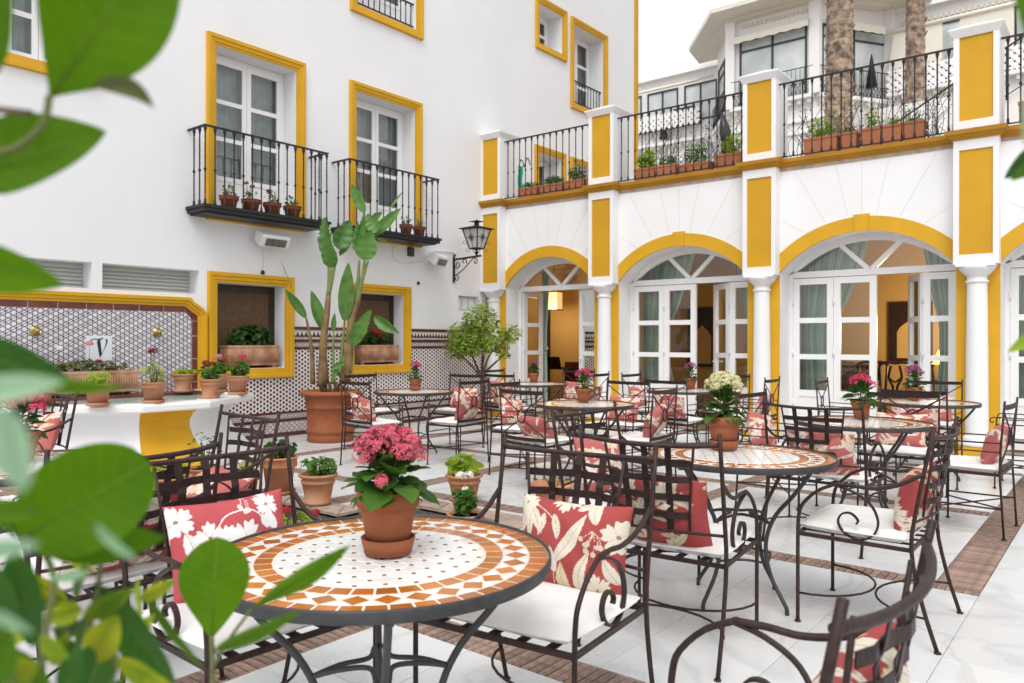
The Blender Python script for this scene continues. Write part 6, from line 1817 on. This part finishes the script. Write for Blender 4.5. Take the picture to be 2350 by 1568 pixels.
# ------------------------------------------------------------ blurred shrub close to the camera
sh = thing('foreground_shrub', 'blurred broad leaved shrub close to the camera along the left edge', 'shrub', (-.75, .18, 0))
def fg(base, tip, w, d0, d1, m='fgleaf', bend=0.0, prof='ovate', turn=0.0, parent=None, mid=None, fold=.12):
    parent = parent or sh
    A, B_ = at(*base, d0), at(*tip, d1)
    off = Vector(parent.location); A = A - off; B_ = B_ - off
    ax = (B_ - A); L = ax.length; ax.normalize()
    view = Vector((-SY, CY, 0)); side = ax.cross(view).normalized(); side = Matrix.Rotation(turn, 3, ax) @ side; nrm = side.cross(ax).normalized()
    hw = w * .5 * (d0 + d1) / 2 / 1764.5 / max(.35, math.cos(turn))
    mo = (at(*mid, (d0+d1)/2) - off - (A + B_)/2) if mid else Vector((0, 0, 0))
    def wd(u):
        if u <= 0 or u >= 1: return 0
        if prof == 'ovate': return math.sin(PI * u ** .8) ** .8
        if prof == 'obovate': return math.sin(PI * u ** 1.45) ** .62
        if prof == 'round': return (1 - (2*u - 1)**2) ** .5
        return math.sin(PI * u ** 1.12) ** .95
    b = MB()
    b.grid(lambda u, v: tuple(A + ax*(u*L) + mo * (4*u*(1-u)) + side * ((2*v-1) * hw * wd(u)) - nrm * (fold * abs(2*v-1) * hw * wd(u) * 2 + bend * L * (u - .5)**2 - .05*hw*math.sin(9*u)*abs(2*v-1))), 22, 8)
    o = part('leaf', b, M[m], parent); uvleaf(o.data, 22, 8)
    rb = MB(); rb.tube([A + ax*(u*L) + mo*(4*u*(1-u)) + nrm * (.0004 - bend*L*(u-.5)**2) for u in [i/12 for i in range(13)]], [.0012*(1 - .85*i/12) for i in range(13)], 5); part('midrib', rb, M[m], o)
F = .46
fg((111, 228), (400, -185), 300, F, F - .03, 'fgleaf', turn=.2, prof='sin')
fg((-30, 190), (2, -150), 112, .42, .40, 'fgleaf'); fg((213, 197), (352, 250), 44, F - .02, F - .02, 'leafolive', mid=(298, 203), turn=.25, prof='ovate')
fg((-110, 412), (243, 303), 190, F, F + .02, 'fgleaf', turn=-.2); fg((-120, 585), (144, 656), 108, F, F, 'fgleaf', turn=.2); fg((-110, 795), (168, 884), 118, F, F + .02, 'fgdark', turn=.15)
fg((-90, 905), (150, 878), 62, .26, .28, 'fgpale'); fg((70, 880), (284, 893), 34, .42, .45, 'fgleaf', turn=.5); fg((10, 935), (52, 1135), 112, .22, .23, 'fgpale')
fg((45, 1238), (345, 1062), 232, .52, .56, 'fgleaf', prof='round', turn=.15); fg((95, 1262), (382, 1236), 86, .53, .58, 'fgleaf', turn=-.3); fg((215, 1215), (348, 1140), 70, .56, .58, 'fgdark', turn=.2); fg((100, 1178), (-80, 1176), 46, .5, .48, 'fgleaf', turn=.4)  # the dark leaf here has its shadow put into the colour
fg((-70, 1264), (95, 1252), 50, .27, .28, 'fgpale', turn=.4); fg((222, 1212), (322, 1295), 34, .31, .32, 'fgpale', turn=.5); fg((118, 1330), (208, 1318), 26, .40, .42, 'fgpale')
fg((487, 1468), (499, 1234), 158, .86, .88, 'fgleaf', prof='obovate', turn=.1, fold=.03); fg((578, 1400), (806, 1252), 50, .74, .70, 'fgleaf', turn=.55, prof='lance'); fg((495, 1495), (694, 1402), 42, .66, .60, 'fgleaf', turn=.5)
fg((228, 1345), (405, 1580), 104, .58, .60, 'fgdark', turn=.2); fg((330, 1360), (470, 1540), 40, .62, .64, 'fgleaf', turn=.6)
fg((212, 1524), (272, 1412), 82, .55, .56, 'fgyellow'); fg((268, 1512), (418, 1600), 62, .55, .56, 'fgyellow', turn=.2); fg((190, 1422), (312, 1352), 48, .56, .58, 'fgyellow', turn=.3); fg((322, 1378), (405, 1333), 36, .58, .60, 'fgyellow', turn=.3); fg((190, 1400), (100, 1425), 52, .55, .54, 'fgyellow', turn=.2)
fg((40, 1270), (78, 1490), 104, .46, .48, 'fgdark'); fg((-50, 1290), (45, 1450), 96, .44, .45, 'fgdark'); fg((-30, 1400), (78, 1456), 34, .27, .28, 'fgpale'); fg((92, 1466), (160, 1514), 44, .5, .5, 'leaflight'); fg((-40, 1580), (92, 1530), 100, .46, .48, 'fgyellow'); fg((30, 1490), (120, 1600), 70, .48, .5, 'fgleaf'); fg((200, 1600), (250, 1452), 88, .54, .56, 'fgdark', turn=.2); fg((20, 1440), (-30, 1600), 110, .42, .44, 'fgleaf'); fg((150, 1600), (185, 1480), 60, .5, .52, 'fgdark')
fg((-50, 1090), (40, 1240), 60, .5, .5, 'fgleaf', turn=.4)
rq = random.Random(12)
for k in range(26):                    # the mass of older leaves lower down
    bx_, by_ = rq.uniform(-60, 330), rq.uniform(1300, 1640)
    a_ = rq.uniform(-2.6, -.4); L_ = rq.uniform(70, 135)
    fg((bx_, by_), (bx_ + math.cos(a_)*L_, by_ + math.sin(a_)*L_), rq.uniform(32, 62), .60 + rq.uniform(-.06, .12), .62 + rq.uniform(-.06, .12), rq.choice(('fgdark', 'fgleaf', 'fgdark', 'fgyellow', 'leaflight')), turn=rq.uniform(-.6, .6))
def fstem(pts, r, m='twig', parent=None):
    parent = parent or sh
    b = MB(); b.tube(spline([at(x, y, d) - Vector(parent.location) for x, y, d in pts], 4), r, 6); part('stem', b, M[m], parent)
fstem([(112, 222, F), (98, 285, F), (40, 340, F), (-60, 385, F), (-160, 600, F), (-170, 1200, .5), (-120, 1900, .55)], .0022)
fstem([(-60, 248, F), (10, 256, F), (70, 263, F)], .0022, 'wood'); fstem([(-160, 590, F), (-100, 588, F)], .002); fstem([(-168, 800, F), (-100, 795, F)], .002); fstem([(-165, 910, .36), (-80, 905, .27)], .002); fstem([(212, 197, F), (165, 212, F), (112, 222, F)], .0009)
fstem([(487, 1462, .86), (489, 1540, .86), (480, 1700, .84), (420, 2100, .8)], .0028); fstem([(578, 1400, .74), (520, 1480, .78), (489, 1540, .86)], .0018); fstem([(495, 1495, .66), (488, 1520, .74), (488, 1540, .86)], .0018)
fstem([(60, 1235, .52), (95, 1262, .53), (125, 1330, .53), (110, 1430, .52), (95, 1568, .52), (80, 2000, .55)], .0025); fstem([(225, 1350, .58), (232, 1300, .57), (225, 1240, .55), (215, 1215, .55)], .002); fstem([(228, 1348, .58), (200, 1480, .56), (205, 1600, .56), (190, 2000, .56)], .0025); fstem([(270, 1515, .55), (250, 1600, .56)], .002); fstem([(-60, 1300, .45), (20, 1500, .46), (40, 1900, .5)], .0025)
sr = thing('foreground_shrub', 'blurred leaves of a second shrub entering at the right edge', 'shrub', (.62, .75, 0))
fg((2430, 120), (2318, -150), 150, .42, .40, 'fgleaf', parent=sr); fg((2420, 322), (2304, 408), 50, .75, .74, 'fgdark', parent=sr, turn=.3); fg((2430, 335), (2318, 412), 34, .74, .73, 'fgleaf', parent=sr, turn=-.5); fg((2420, 735), (2312, 806), 40, .80, .78, 'leaflight', parent=sr)
fg((2380, 150), (2352, 330), 50, .36, .36, 'fgpale', parent=sr)
for pts in ([(2430, 120, .42), (2520, 300, .5), (2540, 900, .7), (2500, 2200, .8)], [(2420, 325, .75), (2480, 330, .72), (2530, 420, .65)], [(2420, 735, .8), (2500, 760, .75), (2540, 880, .7)], [(2380, 150, .36), (2450, 160, .42), (2515, 290, .5)]):
    fstem(pts, .0025, 'wood', sr)
# ------------------------------------------------------------ terrace plants and things
g_ = 'terracotta troughs on the terrace edge'
def ttrough(x0, x1, h, label, n, foliage='leafmid', hh=.2, seed=1, y=YP + .34, ls=.05, flowers=()):
    t = trough('terrace_trough', label, (x0+x1)/2, y, 3.766, x1 - x0, .20, h, 'trough', foliage=foliage, seed=seed, hh=hh, fluted=False, axis='x', fn=int(n*1.5), lsize=ls*1.45, feet=False, flowers=flowers, group=g_)
ttrough(-8.36, -7.95, .20, 'small terracotta trough at the left end above the first arch', 90, 'leafmid', .12, 201); ttrough(-7.90, -7.42, .20, 'terracotta trough with bushy leaves above the first arch', 150, 'leafmid', .16, 202); ttrough(-7.38, -6.98, .21, 'terracotta trough with taller sprigs above the first arch', 110, 'leafmid', .26, 203); ttrough(-6.95, -6.76, .21, 'short trough against the second pier above the first arch', 40, 'leafolive', .16, 204)
ttrough(-5.69, -5.35, .22, 'terracotta trough with small leaves beside the yellow green rosette', 50, 'leafmid', .16, 214); ttrough(-6.05, -5.70, .22, 'terracotta trough with a yellow green rosette above the middle arch', 120, 'leaflight', .30, 205, ls=.08); ttrough(-5.30, -4.80, .18, 'low trough of tangled stems above the middle arch', 140, 'leafmid', .34, 206); ttrough(-4.72, -4.26, .24, 'round ended trough with bright shoots beside the third pier', 120, 'leaflight', .30, 207)
ttrough(-3.45, -3.02, .27, 'terracotta trough of fresh green leaves before the first palm', 130, 'leaflight', .30, 208); ttrough(-2.98, -2.78, .27, 'rounded trough below the first palm trunk', 30, 'leafolive', .1, 209); ttrough(-2.72, -2.49, .28, 'terracotta trough with pale green shoots left of the second palm', 50, 'leaflight', .28, 210); ttrough(-2.485, -2.25, .28, 'terracotta trough with low shoots before the second palm', 28, 'leaflight', .14, 212); ttrough(-2.245, -2.0, .28, 'terracotta trough with a few sprigs under the stair rail', 24, 'leafmid', .20, 213); ttrough(-1.02, -.45, .30, 'terracotta trough right of the last ochre pier', 40, 'leafmid', .1, 211)
# spindly shoots and dry stems behind the railings
r = random.Random(77)
for (xa, xb, n_, hh, l_) in ((-6.0, -4.3, 70, .95, 'tangle of thin twiggy shoots behind the railing above the middle arch'), (-3.7, -1.9, 80, .85, 'tangle of thin flowering stems behind the railing below the palms')):
    t = thing('twiggy_plant', l_, 'plant', ((xa+xb)/2, YP + .55, 3.766), 0, 'twiggy plants on the terrace'); b = MB(); lf = MB()
    for _ in range(n_):
        x = r.uniform(xa, xb) - (xa+xb)/2; y = r.uniform(-.1, .25); h_ = hh * r.uniform(.35, 1)
        pts = [(x, y, 0), (x + r.uniform(-.1, .1), y, h_*.5), (x + r.uniform(-.25, .25), y + r.uniform(-.1, .1), h_)]
        b.tube(spline(pts, 3), .004, 4); scatter_leaves(lf, 5, pts[2], (.10, .10, .12), .04, 'quad', .4, r.randrange(9999))
    part('stems', b, M['wood'], t); part('foliage', lf, M['leafmid'], t)['kind'] = 'stuff'
# low lattice trellis behind the troughs
t = thing('low_trellis', 'dark diamond wire trellis behind the terrace troughs', 'trellis', (-4.2, YP + .50, 3.766))
b = MB()
for xa, xb in ((-6.2, -4.25), (-3.7, -1.75)):
    k = 0; x = xa - .4
    while x < xb:
        for sg in (1, -1):
            p0, p1 = (x, 0), (x + .40, .40)
            if sg < 0: p0, p1 = (x, .40), (x + .40, 0)
            if p0[0] >= xa and p1[0] <= xb: b.tube([(p0[0] + 4.2, 0, p0[1]), (p1[0] + 4.2, 0, p1[1])], .004, 4)
        x += .085
o = part('wires', b, M['iron'], t); o['kind'] = 'stuff'
t = thing('towel_stand', 'turquoise cloth hung on a bent iron stand at the left end of the terrace', 'towel stand', (-8.66, 11.0, 3.766))
b = MB(); b.tube(spline([(-.06, 0, 0), (-.06, 0, .65), (-.02, 0, .84), (.03, 0, .80), (.06, 0, .70)], 4), .010, 6); b.tube(spline([(.06, 0, .70), (.14, 0, .86), (.20, 0, .72)], 4), .010, 6); part('stand', b, M['iron'], t)
b = MB(); b.grid(lambda u, v: (-.07 + .11*u + .01*math.sin(v*9), -.02 + .012*math.sin(u*12 + v*3), .20 + v*.52), 10, 8); part('towel', b, M['towel'], t)
# closed dark parasol on the terrace
t = thing('closed_parasol', 'small folded dark parasol among the terrace plants', 'parasol', (-4.62, 10.95, 3.766))
b = MB(); b.lathe([(.02, .25), (.10, .35), (.08, .75), (.02, .98)], 10, M=Matrix.Rotation(-.18, 4, 'Y')); part('canopy', b, M['tableiron'], t)
b = MB(); b.tube([(0, 0, 0), (-.18, 0, 1.0)], .014, 6); part('pole', b, M['iron'], t)

# ------------------------------------------------------------ palms
def palm(x, y, z0, z1, r0, r1, label, lean):
    t = thing('palm_tree', label, 'palm', (x, y, z0), 0, 'palm trunks beyond the terrace')
    b = MB(); n, m = 20, int((z1 - z0) / .075); rr = random.Random(int(x*100))
    ph = [rr.uniform(0, 6.28) for _ in range(6)]
    def fn(u, v):
        z = v * (z1 - z0); a = u * 2 * PI
        r_ = r0 + (r1 - r0) * v
        k = (z / .11 + .25*math.sin(a*2 + ph[0]) + .12*math.sin(a*5 + ph[1])) % 1
        r_ *= 1 + .06 * (1 - k) + .025 * math.sin(a*9 + z*6 + ph[2]) + .02 * math.sin(a*17 + z*21)
        return (lean * v + r_ * math.cos(a), r_ * math.sin(a), z)
    b.grid(fn, 40, int((z1-z0) / .022), False)
    part('trunk', b, M['bark'], t)
    # old leaf base stubs
    b = MB()
    for k in range(int((z1-z0)*14)):
        z = rr.uniform(.4, z1-z0); a = rr.uniform(0, 6.28); v = z/(z1-z0); r_ = (r0 + (r1-r0)*v)
        d = Vector((math.cos(a), math.sin(a), 0)); s_ = Vector((-math.sin(a), math.cos(a), 0)); c = Vector((lean*v, 0, z)) + d*r_*1.01
        w_ = rr.uniform(.03, .07); b.mesh([c - s_*w_, c + s_*w_, c + d*.045 + Vector((0, 0, .035)) + s_*w_*.4, c + d*.045 + Vector((0, 0, .035)) - s_*w_*.4, c - s_*w_ - Vector((0, 0, .035)), c + s_*w_ - Vector((0, 0, .035))], [(0,1,2,3), (4,5,2,3), (0,3,4), (1,5,2)])
    part('leaf_bases', b, M['bark'], t)['kind'] = 'stuff'
    # crown far above the picture
    cr = MB()
    for k in range(26):
        a = k*2.4; el = rr.uniform(-.4, .9); L = 2.4
        P = [Vector((lean, 0, z1-z0)) + Vector((math.cos(a)*L*q*math.cos(el), math.sin(a)*L*q*math.cos(el), L*q*math.sin(el) - 1.3*q*q)) for q in (0, .25, .5, .75, 1)]
        cr.strap(P, (-math.sin(a), math.cos(a), 0), .35, .01)
    part('crown', cr, M['leafdark'], t)
palm(-3.86, 13.5, 3.4, 10.5, .215, .185, 'thick palm tree trunk beyond the terrace, left one of two', .06)
palm(-2.99, 15.0, 5.36, 11.0, .150, .138, 'thinner palm tree trunk beyond the terrace, right one of two', .03)
b = MB(); b.box(-4.6, -2.4, 14.4, 15.7, 3.766, 5.36); solo('palm_planter', b, M['farwhite'], 'white raised wall bed at the foot of the thinner palm', 'planter')
b = MB(); b.lathe([(.45, 0), (.5, .02), (.5, .35), (.44, .35)], 20); solo('palm_ring', b, M['coping'], 'low ring bed round the thick palm on the terrace', 'planter', None, (-3.86, 13.5, 3.0))
# outside stair with an iron rail
st = thing('outside_stair', 'white outside stair with a thin sloping iron rail behind the right pier', 'stair', (-2.0, 13.0, 3.766))
b = MB(); b.prism([(-1.1, 0), (1.9, 0), (1.9, 1.62), (-1.1, .35)], -.05, .9, Matrix.Rotation(PI/2, 4, 'X') @ Matrix.Translation((0, 0, -.9))); part('flank', b, M['farwhite'], st)
b = MB(); P0, P1 = Vector((-1.2, -.05, .72)), Vector((1.8, -.05, 2.42)); b.tube([P0, P1], .014, 6)
for k in range(9):
    p = P0.lerp(P1, (k + .4)/9); b.tube([p, p - Vector((0, 0, .75))], .010, 6)
b.tube([P0 - Vector((0, 0, .68)), P1 - Vector((0, 0, .68))], .008, 5); part('rail', b, M['iron'], st)

# ------------------------------------------------------------ villa with a bay, far behind the terrace
vi = thing('villa', 'white villa with a polygonal glazed bay and awnings behind the palms', 'building', (-8, 24, 0))
YB = 22.0
bay = [(-10.75, 24.2), (-9.30, 22.0), (-6.90, 22.0), (-5.45, 24.2)]
def wallseg(p, q, z0, z1, m='farwhite', t=.18, name='wall', par=None, shift=0):
    P, Q = Vector(p), Vector(q); d = (Q - P).normalized(); n_ = Vector((d.y, -d.x)); P = P + n_*shift; Q = Q + n_*shift
    b = MB(); b.prism([tuple(P), tuple(Q), tuple(Q - n_*t), tuple(P - n_*t)], z0, z1); return wpart(name, b, M[m], par or vi)
def window(p, q, z0, z1, mull=(.5,), trans=None, par=None):
    P, Q = Vector(p), Vector(q); d = (Q - P); L = d.length; d.normalize(); n_ = Vector((d.y, -d.x))
    pt = lambda u, o: P + d*u + n_*o
    b = MB()
    def bar(u0, u1, za, zb): b.prism([tuple(pt(u0, .03)), tuple(pt(u1, .03)), tuple(pt(u1, -.05)), tuple(pt(u0, -.05))], za, zb)
    f = .05
    bar(0, f, z0, z1); bar(L-f, L, z0, z1); bar(f, L-f, z1-f, z1); bar(f, L-f, z0, z0+f)
    for m_ in mull: bar(L*m_ - .025, L*m_ + .025, z0+f, z1-f)
    if trans: bar(f, L-f, trans - .025, trans + .025)
    w_ = wpart('window_frame', b, M['steelframe'], par or vi)
    g = MB(); A, B_ = pt(f, -.01), pt(L-f, -.01); g.face([(A.x, A.y, z0+f), (B_.x, B_.y, z0+f), (B_.x, B_.y, z1-f), (A.x, A.y, z1-f)]); wpart('pane', g, M['farglass'], w_)
def awning(p, q, z, drop, name='awning', out=.28):
    P, Q = Vector(p), Vector(q); d = (Q-P).normalized(); n_ = Vector((d.y, -d.x)); L = (Q-P).length
    b = MB(); k = 28
    for i in range(k):
        u0, u1 = L*i/k, L*(i+1)/k
        sc = lambda u: .028*abs(math.sin(u*9))
        pa = [P + d*u + n_*o for u in (u0, u1) for o in (.05, out)]
        b.face([(pa[0].x, pa[0].y, z), (pa[2].x, pa[2].y, z), (pa[3].x, pa[3].y, z - .10), (pa[1].x, pa[1].y, z - .10)])
        b.face([(pa[1].x, pa[1].y, z-.10), (pa[3].x, pa[3].y, z-.10), (pa[3].x, pa[3].y, z - drop - sc(u1)), (pa[1].x, pa[1].y, z - drop - sc(u0))])
    wpart(name, b, M['canvas'], vi)
def railings(p, q, z0, h, par=None):
    P, Q = Vector(p), Vector(q); d = (Q-P).normalized(); L = (Q-P).length; b = MB()
    k = int(L/.12)
    b.tube([(P.x, P.y, z0+h), (Q.x, Q.y, z0+h)], .014, 5); b.tube([(P.x, P.y, z0+.32), (Q.x, Q.y, z0+.32)], .009, 5); b.tube([(P.x, P.y, z0+.04), (Q.x, Q.y, z0+.04)], .009, 5)
    for i in range(k+1):
        c = P + d*(L*i/k); b.tube([(c.x, c.y, z0+.04), (c.x, c.y, z0+h)], .008, 4)
        if i < k:
            e = P + d*(L*(i+1)/k); b.tube([(c.x, c.y, z0+.04), (e.x, e.y, z0+.32)], .007, 4); b.tube([(e.x, e.y, z0+.04), (c.x, c.y, z0+.32)], .007, 4)
    wpart('railing', b, M['iron'], vi)
def trellis(p, q, z0, z1):
    P, Q = Vector(p), Vector(q); d = (Q-P).normalized(); n_ = Vector((d.y, -d.x)); L = (Q-P).length; h = z1 - z0; b = MB()
    pitch = .21; u = -h
    b2 = lambda u0, za, u1, zb, o: b.strap([tuple((P + d*u0 + n_*o).to_3d() + Vector((0, 0, za))), tuple((P + d*u1 + n_*o).to_3d() + Vector((0, 0, zb)))], tuple(d) + (0,), .10, .012)
    while u < L:
        a, c = max(0, u), min(L, u + h)
        if c > a:
            b2(a, z0 + a - u, c, z0 + c - u, 0); b2(a, z1 - (a - u), c, z1 - (c - u), .016)
        u += pitch
    b2(0, z1, L, z1, .03); b2(0, z0, L, z0, .03)
    wpart('trellis', b, M['pinkwhite'], vi)
def dentils(p, q, z):
    P, Q = Vector(p), Vector(q); d = (Q-P).normalized(); n_ = Vector((d.y, -d.x)); L = (Q-P).length; b = MB()
    b.prism([tuple(P + n_*.0), tuple(Q + n_*.0), tuple(Q + n_*.22), tuple(P + n_*.22)][::-1], z, z + .10)
    k = int(L/.26)
    for i in range(k):
        a, c = P + d*(L*(i+.3)/k), P + d*(L*(i+.7)/k); b.prism([tuple(a), tuple(c), tuple(c + n_*.15), tuple(a + n_*.15)][::-1], z - .12, z)
    b.prism([tuple(P), tuple(Q), tuple(Q + n_*.06), tuple(P + n_*.06)][::-1], z - .62, z - .55); b.prism([tuple(P), tuple(Q), tuple(Q + n_*.05), tuple(P + n_*.05)][::-1], z - .95, z - .90)
    wpart('cornice', b, M['farwhite'], vi)
LZ = 8.12
# bay
for i in range(3):
    p, q = bay[i], bay[i+1]
    P, Q = Vector(p), Vector(q); d = (Q-P).normalized(); L = (Q-P).length
    wallseg(p, q, 0, LZ + .05); wallseg(p, q, 10.25, 10.95); dentils(p, q, LZ)
    a, c = P + d*.22, Q - d*.22
    wallseg(p, tuple(a), LZ + .05, 10.25); wallseg(tuple(c), q, LZ + .05, 10.25)
    window(tuple(a), tuple(c), LZ + .10, 10.22, (.5,), 9.88)
    railings(tuple(P + Vector((d.y, -d.x))*.16), tuple(Q + Vector((d.y, -d.x))*.16), LZ + .12, .75)
awning((-9.18, 22.0), (-7.0, 22.0), 10.36, .27); awning((-6.72, 22.26), (-5.70, 23.8), 10.36, .30)
for (x, y) in ((-9.32, 21.97), (-6.88, 21.97), (-5.46, 24.1)):
    b = MB(); b.box(x - .14, x + .14, y - .14, y + .14, LZ + .1, 10.95); wpart('column', b, M['farwhite'], vi)
b = MB(); ev = [(-11.35, 23.3), (-9.55, 21.05), (-6.60, 21.05), (-4.85, 22.6), (-4.2, 24.6), (-11.6, 24.6)]
b.prism(ev, 10.86, 10.96); wpart('roof_eave', b, M['fareave'], vi)
b = MB(); b.prism([(x, y) for x, y in ev], 10.965, 11.0); b.mesh([(x, y, 11.0) for x, y in ev] + [(-8.1, 24.0, 11.5)], [(i, (i+1) % 6, 6) for i in range(6)]); wpart('roof', b, M['farwhite'], vi)
b = MB(); b.prism([(-10.9, 23.5), (-9.35, 21.75), (-6.8, 21.75), (-5.3, 23.6)], 10.78, 10.858); wpart('eave_soffit', b, M['fareave'], vi)
# wings
def wing(xa, xb, y, ztop, z0, bays_, label_awn, tz):
    wallseg((xa, y), (xb, y), 0, z0); wallseg((xa, y), (xb, y), tz, ztop); wallseg((xa, y), (xb, y), ztop, ztop + .32, shift=.22, name='parapet', t=.4)
    dentils((xa, y), (xb, y), LZ + .02)
    L = xb - xa; n_ = bays_
    for i in range(n_):
        a, c = xa + L*i/n_ + .12, xa + L*(i+1)/n_ - .12
        window((a, y), (c, y), z0, tz, (.5,)); wallseg((xa + L*i/n_, y), (a, y), z0, tz); wallseg((c, y), (xa + L*(i+1)/n_, y), z0, tz)
wing(-15.4, -11.0, 25.0, 10.75, 9.05, 3, None, 10.35); wing(-5.35, .5, 24.3, 10.75, 9.0, 3, None, 10.25)
b = MB()
for i in range(40): b.box(-15.2 + i*.10, -15.15 + i*.10, 24.96, 25.0, 10.46, 10.54)
for i in range(40): b.box(-5.2 + i*.14, -5.12 + i*.14, 24.24, 24.3, 10.40, 10.52)
for i in range(16): b.box(-9.0 + i*.13, -8.92 + i*.13, 21.95, 22.0, 10.56, 10.66)
wpart('frieze', b, M['fareave'], vi)
trellis((-15.4, 24.6), (-11.6, 24.6), 8.85, 9.38); trellis((-5.45, 23.75), (-.2, 23.75), 8.42, 9.02)
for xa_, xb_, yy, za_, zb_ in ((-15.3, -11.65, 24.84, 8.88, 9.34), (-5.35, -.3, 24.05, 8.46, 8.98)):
    b = MB(); b.box(xa_, xb_, yy, yy + .03, za_, zb_); wpart('balcony_shade', b, M['tableiron'], vi)  # added dark panel: the balcony's shade behind the trellis, put into colour
for (xa, xb, y) in ((-15.4, -11.3, 24.55), (-5.4, .3, 23.7)): dentils((xa, y), (xb, y), 8.22); wallseg((xa, y+.02), (xb, y+.02), 0, 8.22, t=.5, name='balcony_front')
# drop blinds and rolled awning tube on the right wing
b = MB(); b.tube([(-5.55, 23.7, 10.08), (-.4, 23.7, 10.12)], .055, 8); wpart('awning_roll', b, M['canvas'], vi)
b = MB()
for xa, xb in ((-5.4, -4.05), (-3.75, -2.4), (-2.2, -.9)):
    b.face([(xa, 23.75, 9.05), (xb, 23.75, 9.05), (xb, 23.72, 10.05), (xa + .12, 23.72, 10.05)])
wpart('blind', b, M['canvas'], vi)
b = MB(); b.tube([(-15.2, 24.7, 10.36), (-11.7, 24.7, 10.36)], .05, 8); wpart('awning_roll', b, M['canvas'], vi)
for x, y, z, l_ in ((-12.6, 24.75, 9.38, 'grey air conditioner on the left wing balcony of the villa'),):
    b = MB(); b.box(x, x + .75, y - .1, y + .2, z - .45, z + .12); t = solo('air_conditioner', b, M['tableiron'], l_, 'air conditioner')
for x, y, l_ in ((-13.0, 24.7, 'folded dark parasol on the left wing balcony of the villa'), (-5.75, 23.3, 'folded dark parasol on the right side of the villa bay')):
    b = MB(); b.lathe([(.02, 0), (.16, .02), (.05, .75), (.015, .95)], 8); solo('folded_parasol', b, M['iron'], l_, 'parasol', 'folded parasols of the villa', (x, y, 8.5))
